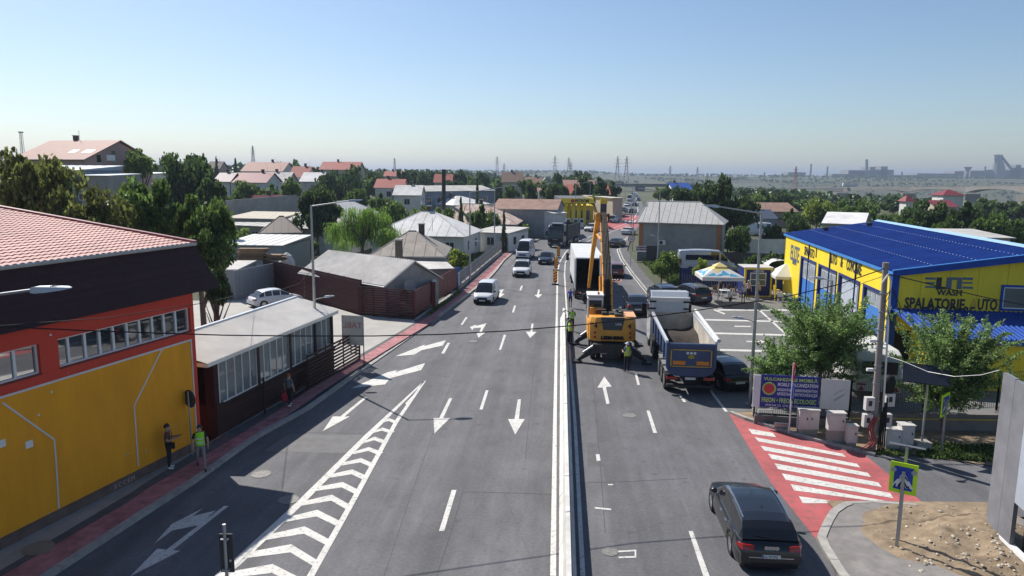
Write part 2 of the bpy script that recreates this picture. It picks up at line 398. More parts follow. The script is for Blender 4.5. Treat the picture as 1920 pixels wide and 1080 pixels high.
# pavement of the side street + bank by the cabinets
bank = struct(sheet('verge', GL([(1372,775),(1400,786),(1502,819),(1585,841),(1618,848),(1700,852),(1900,880),(2150,915),(2100,820),(1900,790),(1860,775),(1690,780),(1590,785),(1420,772)]), .03, m_dirt))
kerb_run(GL([(1367,776),(1400,789),(1502,821),(1585,843),(1640,856)], 0), bank, w=.18, side=1, L=1.0, h=.12)
# right pavement further up the road
rp = GL([(1221,558),(1185,513),(1167,487),(1160,469),(1170,454),(1180,445),(1188,445),(1180,455),(1176,470),(1192,492),(1215,520),(1246,552)], .1)
b = MB(); b.prism([(p.x, p.y) for p in rp], -.05, .10); walk3 = struct(b.build('far_pavement', m_walk))
kerb_run(GL([(1224,562),(1185,513),(1167,487),(1160,469),(1170,454),(1180,445)]), walk3, w=.2, side=-1, L=1.6, h=.12)
# ---- painted markings
def Z(ox, oy, s, *pts): return [(ox+x/s, oy+y/s) for x, y in pts]
mark('arrow_marking', [(295,1029),(312,1031),(420,949),(429,949),(324,1032),(338,1033),(243,1082)])
mark('arrow_marking', [(289,1020),(322,983),(381,953),(361,968),(405,957.5),(374,985),(323,995)])
mark('arrow_marking', [(624,781),(638,781),(683,745),(689,745),(646,781.5),(656,781),(605,809)])
mark('arrow_marking', [(659,728),(727,698),(745,694),(741,698),(797,681),(790,694),(732,709),(722,721)])
mark('arrow_marking', [(741.5,668),(792,648),(797,646),(795,649),(836,638),(830,648),(790,657),(777,665)])
mark('arrow_marking', [(813,784),(823.5,784),(842,747),(848,747),(831,784),(844,784),(814.5,813)])
mark('arrow_marking', [(952.7,786),(964.5,786),(971,749),(977,749),(973,786),(984,786),(966,815)])
mark('arrow_marking', [(986,622),(994.5,622),(996.5,607),(1000.7,607),(998,622),(1006,622.7),(994,634)])
mark('arrow_marking', Z(860,560,4.5,(95,240),(150,218),(143,232),(235,208),(195,278),(228,285),(167,330),(150,287),(175,282),(190,245),(125,250),(117,268)))
mark('arrow_marking', [(1002,553),(1007,552.5),(1009,543),(1012,543),(1011,552),(1017,552),(1009,559)])
mark('arrow_marking', Z(820,400,4.908,(545,712),(612,700),(590,738),(620,742),(570,778),(548,745),(572,740),(582,718)))
mark('arrow_marking', [(1133,706),(1147,725),(1136,726),(1143,757),(1137,758),(1130,727),(1120,727)])
for q in ([(847,919),(856,919),(833,996),(823,996)], [(910.7,732),(916,732),(905,768),(899,768)], [(944.4,628),(949,628),(939.5,656),(935.5,656)], [(964,573),(967.5,573),(963.5,586),(960,586)],
          [(977,536),(980.5,536),(977,544.6),(974,544.6)], [(839,643),(844,643),(833,663),(827,663)], [(873,595),(877,595),(867.5,609),(863.5,609)],
          [(1212,770),(1218,770),(1232,812),(1225,812)], [(1291,996),(1299,996),(1331,1082),(1319,1082)], [(1190,700),(1194,700),(1200,722),(1195,722)], [(1272,740),(1277,740),(1287,754),(1281,754)],
          [(1120,468),(1121.5,468),(1125,476),(1123,476)], [(1128,600),(1131,600),(1134,613),(1130,613)]):
    mark('lane_dash', q)
def lineband(name, px, w, z=.008, m=None):
    p = GL(px); b = MB(); L_ = []
    for i, q in enumerate(p):
        d = (p[min(i+1, len(p)-1)]-p[max(i-1, 0)]); n = Vector((d.y, -d.x, 0)).normalized()*(w/2); L_.append((q-n, q+n))
    for a, c in zip(L_, L_[1:]): b.quad(*[Vector((v.x, v.y, z)) for v in (a[0], a[1], c[1], c[0])])
    return b.build(name, m or m_white, road)
lineband('edge_line', [(1037,1080),(1040.5,790),(1044.5,560),(1045,511),(1049,492),(1061,472),(1081,454),(1118,439),(1150,428),(1180,417),(1190,408),(1196,395),(1196,380),(1193,370)], .17)
lineband('edge_line', [(1093,1080),(1078,790),(1063,590),(1058.5,515),(1060,492),(1072,475),(1092,457),(1125,443),(1158,430),(1186,418)], .14)
lineband('edge_line', [(1362,772),(1339,742),(1267,630),(1219,558),(1183,513),(1164,487),(1157,469),(1167,453),(1177,444)], .14)
# hatched island
zc = 2.743
mark('hatch_border', [(795,714),(797,714.5),(684+10,816+2),(562+12,937+3),(436+16,1052+6),(340,1150),(320,1150),(430,1057),(555,943),(684,816)])
mark('hatch_border', [(794,714),(799,714),(747,791),(661,951),(590,1079),(560,1136),(545,1136),(576,1079),(650,951),(739,791)])
hb = [((100,800),(305,762),(455,840),46), ((190,700),(400,660),(533,745),42), ((290,610),(470,568),(600,640),38), ((390,520),(535,483),(660,548),34), ((465,440),(610,405),(705,462),31), ((540,365),(665,340),(750,385),28),
      ((610,300),(715,275),(785,310),25), ((680,238),(760,217),(830,250),22), ((735,182),(800,160),(868,188),20), ((785,128),(830,107),(895,132),18), ((835,75),(870,60),(928,80),16), ((878,25),(905,12),(950,30),14), ((-10,910),(200,872),(370,950),50)]
for l, a, r, t in hb:
    mark('hatch_chevron', Z(400, 780, zc, (l[0]-6, l[1]), a, (r[0]+6, r[1]), (r[0]-16, r[1]+t*.7), (a[0]-4, a[1]+t), (l[0]-t*.9, l[1]+t*.8)), None, .006)
mark('hatch_chevron', [(760,756),(778,738),(795,716),(779,741),(764,764)], None, .006)
m_iron = mat('cast_iron', (.20, .19, .18), .7, .2, var=.3, scale=8, bump=.4, bscale=40)
for i, (x, y, rr) in enumerate([(490,889,.36), (541,937,.36), (887,640,.3), (1180,779,.33), (1144,1035,.25)]):
    p = G(x, y); MB().lathe([(rr, 0), (rr, .012), (rr*.86, .014), (rr*.84, .008), (0.01, .009)], 20).build('manhole_cover', m_iron, road, loc=(p.x, p.y, .002))
p = G(72, 1028, KH); MB().lathe([(.42, 0), (.42, .03), (.36, .034), (.35, .025), (.01, .026)], 22).build('manhole_cover', mat('old_lid', (.22, .19, .15), .8, var=.2), walk, loc=(p.x, p.y, KH))
mark('utility_square', [(1159,1033),(1193,1031),(1193,1046),(1160,1047),(1160,1044),(1190,1043),(1190,1034),(1159,1036)])
# red surfaced junction further up the road
mark('red_junction', [(1146,402),(1204,405),(1200,416),(1192,428),(1160,430),(1120,434),(1128,420)], m_red, .004)
for k in range(7):
    x = 1148+k*8; mark('crossing_stripe', [(x, 413), (x+4.5, 413), (x+1.5, 418), (x-3.5, 418)], None, .010)
# speed limit painted on the lane
p = G(1150, 524); o = MB().lathe([(.9, 0), (.9, .002), (.72, .002), (.72, 0)], 24).build('painted_ring', mat('worn_red_paint', (.4, .16, .14), .8), road, loc=(p.x, p.y, .008)); o.scale = (1, 2.2, 1)
lettering('painted_number', '50', road, Matrix.Translation((p.x, p.y-.75, .01)) @ Matrix.Rotation(R(-6), 4, 'Z') @ Matrix.Diagonal((1, 2.4, 1, 1)), 1.0, m_white, extrude=.001, align='CENTER')

# repair seams and patches in the asphalt, plus a painted cable shadow
m_seam_shadow = mat('seam_and_shadow', (.055, .054, .056), .7, var=.25, scale=6); m_patch = mat('patched_asphalt', (.105, .103, .107), .85, var=.16, scale=3, bump=.3, bscale=60); m_patchl = mat('pale_patch', (.140, .137, .138), .85, var=.16, scale=2, bump=.3, bscale=60)
for q, w_ in (([(868, 922), (845, 1000), (818, 1082)], .03), ([(868, 922), (950, 924), (1034, 927)], .035), ([(536, 812), (600, 811), (690, 814)], .04), ([(1100, 905), (1180, 903), (1290, 897)], .03), ([(905, 560), (880, 640), (830, 760), (770, 930), (720, 1080)], .02), ([(1010, 560), (1000, 700), (985, 860)], .02), ([(1110, 700), (1120, 800), (1135, 1000)], .02), ([(480, 852), (560, 800), (640, 748)], .022)):  # last strip is the overhead cable's shadow, painted dark on the road
    lineband('seam_and_shadow_line', q, w_, .0035, m_seam_shadow)
for q, m_ in (([(540, 814), (690, 816), (655, 850), (495, 846)], m_patchl), ([(1100, 830), (1150, 828), (1160, 872), (1102, 875)], m_patch), ([(1175, 770), (1200, 768), (1206, 790), (1178, 792)], m_patch), ([(935, 455), (985, 462), (950, 500), (915, 492)], m_patchl), ([(905, 500), (935, 505), (905, 540), (872, 538)], m_patch)):
    sheet('asphalt_patch', GL(q), .0028, m_, road)
for q in ([(1117, 852), (1124, 852), (1126, 864), (1119, 865)], [(1115, 951), (1146, 954), (1146, 957), (1115, 954)], [(1140, 908), (1150, 908), (1149, 910), (1140, 910)]): mark('paint_scuff', q)
# ================================================================ LEFT: shop hall with red and yellow wall
m_yel = mat('ochre_render', (.80, .335, .014), .85, var=.10, scale=1.6, bump=.25, bscale=60, big=.08, bigscale=.35, stretch=(1, 1, .22))
m_redr = mat('red_render', (.60, .062, .035), .85, var=.06, scale=3, bump=.2, bscale=60, big=.05, bigscale=.35)
m_trim = mat('white_trim', (.62, .60, .57), .6, var=.06)
m_pvc = mat('white_frame', (.70, .70, .70), .4, var=.03)
m_mirror = mat('window_glass', (.035, .04, .042), .03, .0, var=0, spec=1.0)
MATS['window_glass'].node_tree.nodes['Principled BSDF'].inputs['IOR'].default_value = 2.6
m_plum = mat('plum_cladding', (.050, .024, .028), .7, spec=.15, var=.16, scale=4, objvar=.12)
m_tile = mat('pink_metal_tile', (.47, .235, .205), .62, .0, spec=.12, var=.08, scale=1.2, objvar=.11, big=.11, bigscale=.5)
m_brown = mat('dark_brown_wood', (.040, .020, .018), .6, spec=.2, var=.2, scale=3, objvar=.18)
m_plinth = mat('plinth', (.14, .095, .085), .9, var=.25, scale=3)
c0 = Vector((-12.64, 28.08, 0)); A16 = R(-16.36)
hall = thing('shop_hall', 'red and ochre hall with white diagonal lines and pink tiled roof', 'building', c0, A16)
HI = hall.matrix_basis.inverted()
hd = Vector((.2816, .9595, 0))
def HL(px, py): return HI @ VP(px, py, c0, hd)           # wall pixel -> local (x~0, y, z)
YN = -32.0
b = MB(); b.bx(-.02, .03, YN, 0, .05, .48); b.build('plinth', m_plinth, hall)
b = MB(); b.bx(-.3, 0, YN, -.0, .05, 4.66); b.build('lower_wall', m_yel, hall)
b = MB(); b.bx(-.3, .004, YN, 0.004, 4.66, 5.02)
b.bx(-.3, .004, YN, 0.004, 5.96, 6.6)
ya, yb = HL(357, 600).y, HL(110, 660).y          # ribbon window
yc = HL(76, 680).y
b.bx(-.3, .004, ya, 0.004, 5.02, 5.96); b.bx(-.3, .004, yc, yb, 5.02, 5.96); b.bx(-.3, .004, YN, yc-9.5, 5.02, 5.96)
b.bx(0, .004, -.26, 0.004, .48, 4.66)
b.build('upper_wall', m_redr, hall)
b = MB(); b.bx(-14, -1.0, YN, 0, 0, 8.2); b.build('inner_block', m_redr, hall)
def ribbon(y0, y1, cuts):
    w = MB().bx(-.17, -.15, y0, y1, 5.02, 5.96).build('window', m_mirror, hall)
    f = MB()
    f.bx(-.2, -.10, y0, y1, 5.02, 5.08); f.bx(-.2, -.10, y0, y1, 5.90, 5.96)
    f.bx(-.2, -.102, y1-.06, y1, 5.08, 5.90); f.bx(-.2, -.102, y0, y0+.06, 5.08, 5.90); f.build('frame', m_pvc, w)
    for k in cuts:
        MB().bx(-.2, -.104, k-.045, k+.045, 5.08, 5.90).build('mullion', m_pvc, w)
    MB().bx(-.1, .03, y0-.03, y1+.03, 4.99, 5.018).build('sill', m_dark, w)
ribbon(yb, ya, [HL(x, 640).y for x in (132, 164, 192, 218, 244, 268, 292, 314, 336)])
ribbon(yc-9.5, yc, [HL(33, 690).y, yc-2.8, yc-4.2, yc-5.6, yc-7, yc-8.3])
def wline(pts, w=.055, name='white_line'):
    b = MB()
    for (a, c) in zip(pts, pts[1:]):
        a = HL(*a) if len(a) == 2 else Vector(a); c = HL(*c) if len(c) == 2 else Vector(c); d = (c-a); d.x = 0; n = Vector((0, -d.z, d.y)).normalized()*w/2
        a.x = c.x = .006
        b.hexa([a-n, a+n, c+n, c-n], [p+Vector((.012, 0, 0)) for p in (a-n, a+n, c+n, c-n)])
    return b.build(name, m_trim, hall)
wline([(0, YN, 4.655), (0, -.24, 4.655)], .07); wline([(0, -.24, 4.68), (0, -.24, .48)], .06)
wline([(303,655),(251,761),(258,858),(259,874)]); wline([(4,755),(101,824),(104,858),(110,953)])
for x, y in ((2, 832), (54, 833)):
    p = HL(x, y); MB().bx(0, .03, p.y-.12, p.y+.12, p.z-.11, p.z+.11).build('vent_cover', m_pvc, hall)
for x, y in ((94, 628), (96, 735), (372, 556), (72,778)):
    p = HL(x, y); MB().tube((0, p.y, p.z), (.03, p.y, p.z), .035, n=8).build('wall_knob', m_pvc, hall)
for x, y, s in ((112,955,'XCCEM'),):
    p = HL(232, 893); lettering('chalk_scrawl', s, hall, Matrix.Translation((.034, p.y-.5, .2)) @ Matrix.Rotation(R(90), 4, 'Z') @ Matrix.Rotation(R(90), 4, 'X'), .24, mat('chalk', (.42, .3, .29), .9), extrude=.001, space=1.3)
m_chip = mat('scuffed_render', (.62, .42, .16), .9, var=.25, scale=12)
for x, y, w_, h_ in ((238, 852, .26, .08), (180, 938, .12, .14), (150, 955, .05, .06), (275, 846, .10, .2), (128, 700, .05, .05), (92, 962, .1, .06), (330, 800, .06, .09)):
    p = HL(x, y); MB().prism([(p.y-w_/2, p.z-h_*.3), (p.y, p.z-h_/2), (p.y+w_/2, p.z), (p.y+w_*.2, p.z+h_/2), (p.y-w_*.3, p.z+h_*.35)], .0, .004, ax='x').build('paint_scuff', m_chip, hall)
# mansard: overlapping plum planks
zb_, zt_ = 6.55, 8.36; NP = 15
def mans(t): return (.24-.75*t, 1.35-.55*t, zb_+(zt_-zb_)*t)
b = MB(); x0, y0, z0 = mans(0); x1, y1, z1 = mans(1)
b.add([(-13, YN, z0), (x0-.05, YN, z0), (x0-.05, y0-.05, z0), (-13, y0-.05, z0), (-13, YN, z1), (x1-.05, YN, z1), (x1-.05, y1-.05, z1), (-13, y1-.05, z1)], [(3,2,1,0),(4,5,6,7),(0,1,5,4),(1,2,6,5),(2,3,7,6),(3,0,4,7)])
mans_o = b.build('mansard', m_plum, hall)
for k in range(NP):
    a = mans(k/NP); c = mans((k+1.12)/NP); e = .022
    MB().add([(a[0]+e, YN, a[2]), (a[0]+e, a[1]+e, a[2]), (c[0]+.002, c[1]+.002, c[2]), (c[0]+.002, YN, c[2]), (a[0]-.03, YN, a[2]), (a[0]-.03, a[1]-.03, a[2]), (-9, a[1]+e, a[2]), (-9, c[1], c[2])],
             [(0,1,2,3), (0,4,5,1), (1,6,7,2)]).build('cladding_plank', m_plum, mans_o)
b = MB(); b.tube((x1+.06, YN, z1+.0), (x1+.06, y1+.08, z1+.0), .075, n=8); b.build('gutter', mat('gutter_grey', (.42, .41, .39), .5, var=.15), hall)
# tiled roof: pressed wave tiles, one by one
slope = .118; TW, TL = .25, .40
def tile_mesh():
    b = MB(); n = 6; top = []; 
    for j, (u, h) in enumerate(((0, .0), (0, .034), (1.04, .004))):
        for i in range(n+1):
            t = i/n; top.append((-u*TL, t*TW, h*(1 if j else 0) + .030*(math.sin(math.pi*t)**2 if j or 1 else 0)))
    fs = []
    for j in range(2):
        for i in range(n): fs.append((j*(n+1)+i, j*(n+1)+i+1, (j+1)*(n+1)+i+1, (j+1)*(n+1)+i))
    b.add(top, fs); return b
roof = MB().quad((-.45, YN, z1+.02), (-.45, y1, z1+.02), (-10.8, y1, z1+.02+slope*10.35), (-10.8, YN, z1+.02+slope*10.35)).build('roof', m_tile, hall)
tm = tile_mesh().mesh('roof_tile', m_tile, 60); rot_t = (0, math.atan(slope), 0)
cand = []
for r_ in range(26):
    for q in range(int((y1-YN)/TW)):
        u = -.42-r_*TL; y = y1-.12-(q+1)*TW
        w = hall.matrix_basis @ Vector((u, y, z1+.03-slope*(u+.45)))
        v = w-Vector((0, 0, CAMH)); dz = v.dot(fwd)
        inside = dz > 1 and abs(v.dot(cright)/dz*FPX) < 1000 and 0 < 540-v.dot(cup)/dz*FPX < 1080
        cand.append((not inside, v.length, u, y))
cand.sort(); rest = MB()
for k, (ins, dist, u, y) in enumerate(cand):
    if ins and dist > 40: continue
    if k < 300: link('roof_tile', tm, roof, (u, y, z1+.03-slope*(u+.45)), rot_t)
    else:
        rest.X = Matrix.Translation((u, y, z1+.03-slope*(u+.45))) @ Matrix.Rotation(rot_t[1], 4, 'Y')
        tmb = tile_mesh(); rest.add(tmb.v, tmb.f)
stuff(rest.build('further_tiles', m_tile, roof, smooth=60))
b = MB()
for k in range(22): # verge flashing
    a = -.4-k*.47; b.box((a-.235, y1+.02, z1+.09-slope*(a-.235+.45)), (.465, .2, .1), ry=math.atan(slope))
b.build('verge_cap', mat('maroon_flashing', (.22, .06, .065), .45, var=.1), hall)
# ---------------------------------------------------------------- conservatory terrace
a0 = Vector((-12.42, 29.36, 0)); A12 = R(-11.87)
con = thing('glazed_terrace', 'dark brown glazed terrace with pale ribbed roof beside the red hall', 'building', a0, A12)
CI = con.matrix_basis.inverted()
b = MB(); b.bx(-2.2, -.05, 0, 11.0, .05, 1.42); b.build('core', m_brown, con)
for k in range(11):
    MB().bx(-.06, 0, .06, 11.0, .16+k*.118, .16+k*.118+.108).build('cladding_board', m_brown, con)
MB().bx(-.45, .02, -.1, .42, .05, 1.50).build('corner_post', m_brown, con); MB().bx(-.5, -.05, -.1, .2, 1.5, 3.3).build('corner_pillar', m_brown, con)
m_gl = mat('curtain_glass', (.16, .19, .19), .06, 0, var=.25, scale=1.2, spec=.8)
pan = [.2+i*1.18 for i in range(10)]
for i in range(9):
    y0 = pan[i]; w = MB().bx(-.09, -.07, y0+.02, y0+1.15, 1.46, 3.32).build('glass_pane', m_gl, con)
    f = MB(); f.bx(-.1, -.03, y0, y0+1.17, 1.44, 1.50); f.bx(-.1, -.032, y0, y0+.05, 1.5, 3.32); f.bx(-.1, -.032, y0+.56, y0+.61, 1.5, 3.32); f.build('frame', m_pvc, w)
for y in (3.25, 6.2, 8.9, 10.9): MB().bx(-.14, .0, y-.1, y+.1, 1.42, 3.4).build('post', m_brown, con)
b = MB(); b.bx(-2.2, -2.1, 0, 11, 0, 3.9); b.bx(-2.1, -.1, 10.85, 10.95, 0, 3.4); b.build('back_wall', mat('inner_grey', (.12, .12, .12), .8), con)
m_ribs = mat('ribbed_sheet', (.78, .74, .68), .6, .0, spec=.2, var=.08, scale=.8, big=.08, bigscale=.5)
b = MB(); n = 120
for i in range(n):
    y = -1.0+i*.101
    zz = lambda x: 3.56+(.35-x)*.23
    for (u0, h0), (u1, h1) in zip(((0, .0), (.05, .0), (.06, .022), (.095, .022)), ((.05, .0), (.06, .022), (.095, .022), (.101, 0))):
        b.quad((.35, y+u0, zz(.35)+h0), (.35, y+u1, zz(.35)+h1), (-2.35, y+u1, zz(-2.35)+h1), (-2.35, y+u0, zz(-2.35)+h0))
b.bx(-2.3, .3, -.95, 11.1, 3.38, 3.54)
b.build('roof_sheet', m_ribs, con)
MB().bx(-2.42, -2.28, -1, 11.2, 4.12, 4.25).build('top_flashing', mat('pale_flashing', (.62, .66, .72), .35, .3), con)
b = MB()
for y in (2.9, 4.9, 6.9): b.tube((.42, y, .13), (.42, y, 1.35), .035, n=6)
b.tube((.42, 2.7, 1.33), (.42, 7.2, 1.33), .03, n=6); b.tube((.42, 2.9, .42), (.42, 7.2, .42), .04, n=6); b.tube((.42, 2.9, .13), (.42, 2.9, 1.9), .05, n=6)
b.build('rail', m_brown, con)
# sliding slatted gate in front
gt = thing('slatted_gate', 'dark brown slatted sliding gate pushed open in front of the terrace', 'gate', a0, A12)
g0, g1 = 6.9, 13.4
for k in range(9):
    z = .32+k*.19; MB().bx(.50, .54, g0, g1, z, z+.10).build('slat', m_brown, gt)
for y in (g0, g0+2.1, g0+4.3, g1-.06): MB().bx(.46, .498, y, y+.06, .18, 2.02).build('upright', m_brown, gt)
MB().bx(.44, .56, g0-1.8, g1, .16, .24).build('bottom_rail', m_brown, gt)
b = MB(); b.tube((.48, g1-1.8, 2.0), (.48, g0-1.6, .3), .03); b.build('brace', m_brown, gt)
for k in range(8): MB().bx(-.1, .5, g1+.02, g1+.05, .45+k*.2, .53+k*.2).build('slat', m_brown, gt)
MB().bx(.46, .53, g1, g1+.06, .15, 2.15).build('end_post', m_brown, gt)
# sign board seen from behind
sb = thing('hanging_sign_board', 'translucent white board with mirrored red letters at terrace end', 'sign', con.matrix_basis @ Vector((.05, 12.0, 0)), A12)
MB().bx(-.0, 1.35, 0, .03, 1.35, 3.1).build('panel', mat('milky_sheet', (.55, .54, .52), .5, trans=.3), sb)
lettering('red_letters', 'TABL', sb, Matrix.Translation((1.28, -.006, 2.35)) @ Matrix.Rotation(R(90), 4, 'X') @ Matrix.Diagonal((-1, 1, 1, 1)), .52, mat('faded_red_print', (.50, .16, .15), .7), extrude=.002)
b = MB()
for x in (0.02, 1.32): b.tube((x, .05, 0.1), (x, .05, 3.1), .03, n=6)
b.build('frame', m_dark, sb)
# ---------------------------------------------------------------- brown boundary wall, slat gate, red fence
def fence_panelled(name, label, p0, p1, h, m, zb=0., board=.22, thick=.04, cat='fence', vertical=True, step=0, hcurve=None, cap=None, wave=True):
    p0 = Vector((p0[0], p0[1], 0)); p1 = Vector((p1[0], p1[1], 0)); d = p1-p0; Lh = d.length
    t = thing(name, label, cat, p0+Vector((0, 0, zb)), math.atan2(d.y, d.x))
    if vertical:
        n = max(2, int(Lh/board))
        if n > 290: n = 290
        w = Lh/n; me = MB().bx(0, w-.012, -thick/2, thick/2, 0, 1).mesh('fence_sheet', m)
        for i in range(n):
            hh = h if not hcurve else hcurve(i/n)
            link('fence_sheet', me, t, (i*w, (i % 2)*.012 if wave else 0, 0), None, (1, 1, hh))
    else:
        n = max(2, int(h/board)); w = h/n
        for i in range(n):
            MB().bx(0, Lh, -thick/2+(.008 if i % 2 else 0), thick/2, i*w, (i+1)*w-.012).build('fence_board', m, t)
    np_ = max(2, int(Lh/2.6)); pm = MB().bx(-.04, .04, thick/2+.01, thick/2+.09, 0, 1).mesh('post', m)
    for i in range(np_+1): link('post', pm, t, (Lh*i/np_, 0, 0), None, (1, 1, h if not hcurve else hcurve(i/np_)))
    return t
m_bfence = mat('brown_board', (.060, .020, .020), .6, spec=.2, var=.15, scale=2, objvar=.10)
m_rfence = mat('oxblood_sheet', (.12, .028, .026), .5, var=.15, scale=2, objvar=.12)
fence_panelled('board_fence', 'long dark brown board fence behind the white hatchback', (-24.4, 70.0), (-12.0, 56.3), 2.9, m_bfence, .06, .2, vertical=False)
g2 = thing('slatted_gate', 'dark brown slatted gate standing closed beside the red sheet fence', 'gate', Vector((-12.2, 56.2, .1)), math.atan2(54.6-56.2, -7.6+12.2)); L2 = math.hypot(4.6, 1.6)
for k in range(11): MB().bx(0, L2, -.02, .02, .15+k*.19, .27+k*.19).build('slat', m_bfence, g2)
for x in (0, L2*.27, L2*.52, L2-.08): MB().bx(x, x+.08, .021, .07, 0, 2.35).build('upright', m_bfence, g2)
MB().bx(0, L2, -.03, .03, 2.27, 2.35).build('top_rail', m_bfence, g2)
def base_wall(t, L_, h=.5): MB().bx(0, L_, -.14, .14, -.15, h).build('concrete_base', m_wall_c, t)
t = fence_panelled('sheet_fence', 'oxblood red sheet fence on a concrete base along the red pavement', G(779, 602, 0).xy, G(856, 547, 0).xy, 1.95, m_rfence, .45, .25); base_wall(t, (G(779, 602).xy-G(856, 547).xy).length, .02); 
for ch in t.children:
    if ch.name.startswith('concrete_base'): ch.location.z = -.35; ch.scale.z = 2.2
p = G(815, 580, 0); MB()
t = thing('fence_pillar', 'white capped pillar in the oxblood fence', 'pillar', (p.x-.05, p.y, 0)); MB().bx(-.14, .14, -.14, .14, 0, 2.35).build('shaft', m_rfence, t); MB().lathe([(.2, 2.35), (.22, 2.42), (.12, 2.52), (.01, 2.55)], 12).build('cap', m_whitewall, t)
# garden fence of wire with white posts
pA, pB = G(868, 545), G(945, 476)
t = thing('garden_fence', 'grey mesh garden fence with concrete posts on low wall', 'fence', pA+Vector((-.4, 0, 0)), math.atan2(pB.y-pA.y, pB.x-pA.x)); Lf = (pB-pA).length
MB().bx(0, Lf, -.1, .1, -.05, .55).build('low_wall', m_wall_c, t)
for i in range(11): MB().bx(Lf*i/10-.08, Lf*i/10+.08, -.08, .08, .5, 1.75+.15*(i % 2)).build('post', m_whitewall if i in (0, 2) else m_grey, t)
b = MB()
for i in range(int(Lf/.22)): b.bx(i*.22, i*.22+.03, -.015, .015, .6, 1.9)
for z in (.7, 1.2, 1.7): b.bx(0, Lf, -.01, .01, z, z+.03)
stuff(b.build('mesh_panel', m_grey, t))
# ================================================================ RIGHT: car wash
m_cyel = mat('yellow_panel', (.80, .60, .03), .5, var=.10, scale=1.3, stretch=(1, 1, .2), big=.06, bigscale=.3, spec=.3, objvar=.03)
m_cblue = mat('blue_sheet', (.008, .050, .28), .6, .0, var=.12, col2=(.016, .075, .33), scale=.8, spec=.25, big=.06, bigscale=.2)
m_lblue = mat('light_blue_flashing', (.05, .20, .52), .5, .0, var=.08, spec=.3)
m_navy = mat('navy_panel', (.010, .022, .14), .55, var=.1, objvar=.06)
n0 = Vector((21.68, 40.58, 0)); f0 = Vector((25.84, 67.99, 0)); cwd = (f0-n0).normalized(); CA = math.atan2(cwd.y, cwd.x)-R(90)
cw = thing('car_wash', 'yellow car wash hall with blue ribbed roof and four bay doors', 'building', n0, CA)
CWI = cw.matrix_basis.inverted(); CL_ = (f0-n0).length; CWW = 16.4; RX = 8.1; RZ = 7.2
def CLf(px, py): return CWI @ VP(px, py, n0, cwd)                      # left (bay) face
def CFr(px, py): return CWI @ VP(px, py, n0, (cwd.y, -cwd.x))          # front face
# bays along local y on the x=0 face
D1 = [(CLf(1505, 470).y, CLf(1532, 480).y), (CLf(1538, 490).y, CLf(1570, 510).y), (CLf(1576, 510).y, CLf(1613, 530).y), (CLf(1622, 540).y, CLf(1660, 560).y)]
doors = [(min(a), max(a)) for a in D1]; doors.sort()
HD = 4.55
cuts = [0]+[v for d in doors for v in d]+[CL_]
ys_ = []
b = MB(); b.bx(.3, CWW, .3, CL_-.3, 0, 5.8); b.build('inner_block', mat('interior_dark', (.03, .03, .035), .9), cw)
for i in range(0, len(cuts), 2):
    if cuts[i+1]-cuts[i] > .05: MB().bx(0, .29, cuts[i]+.02, cuts[i+1], .35, HD).build('wall_panel', m_cyel, cw)
    MB().bx(-.02, .29, cuts[i]+.02, cuts[i+1], 0, .35).build('blue_plinth', m_navy, cw)
seg = [0, 6.5, 12.6, 18.8, 23.2, CL_]
for a, c in zip(seg, seg[1:]): MB().bx(0, .29, a+.01, c-.01, HD, 6.0).build('wall_panel', m_cyel, cw)
m_door = mat('door_panel', (.42, .46, .52), .45, var=.08); m_dblue = mat('door_blue', (.055, .19, .52), .45, var=.12)
for k, (a, c) in enumerate(doors):
    fr = MB(); fr.bx(-.05, .28, c-.0, c+.3, 0, HD+.05); fr.bx(-.05, .28, a-.02, a+.1, 0, HD+.05); fr.bx(-.05, .28, a+.1, c, HD-.1, HD+.05)
    d = fr.build('bay_door', m_navy, cw)
    lo = (1.9, 1.7, .3, .3)[k]
    if k == 1: MB().bx(.12, .16, a+.1, c, .3, HD-.1).build('shutter', m_door, d)
    else:
        zt = HD-.1; n = 5
        for q in range(n):
            z0 = lo+(zt-lo)*q/n; z1 = lo+(zt-lo)*(q+1)/n-.02
            MB().bx(.12, .16, a+.1, c, z0, z1).build('door_section', m_door if q >= 3 else m_dblue, d)
        for q in range(4): MB().bx(.10, .12, a+.1+(c-a-.1)*q/4+.1, a+.1+(c-a-.1)*(q+1)/4-.1, lo+(zt-lo)*.63, lo+(zt-lo)*.93).build('door_pane', mat('door_glass', (.30, .33, .36), .15, var=.1), d)
# front face: vertical sandwich panels
n = 11; w = CWW/n
for i in range(n):
    x0, x1 = i*w, (i+1)*w; zt = lambda x: 6.0+(RZ-6.0)*(1-abs(x-RX)/RX)
    MB().prism([(x0+.012, 2.6), (x1-.004, 2.6), (x1-.004, zt(x1)), (x0+.012, zt(x0))], .0, .25, ax='y').build('wall_panel', m_cyel, cw)
MB().bx(-.06, .32, -.08, .3, 0, 6.0).build('corner_trim', m_cblue, cw)
b = MB(); b.prism([(0, 0), (CWW, 0), (CWW, 6), (RX, RZ), (0, 6)], CL_-.25, CL_, ax='y'); b.build('back_wall', m_cyel, cw)
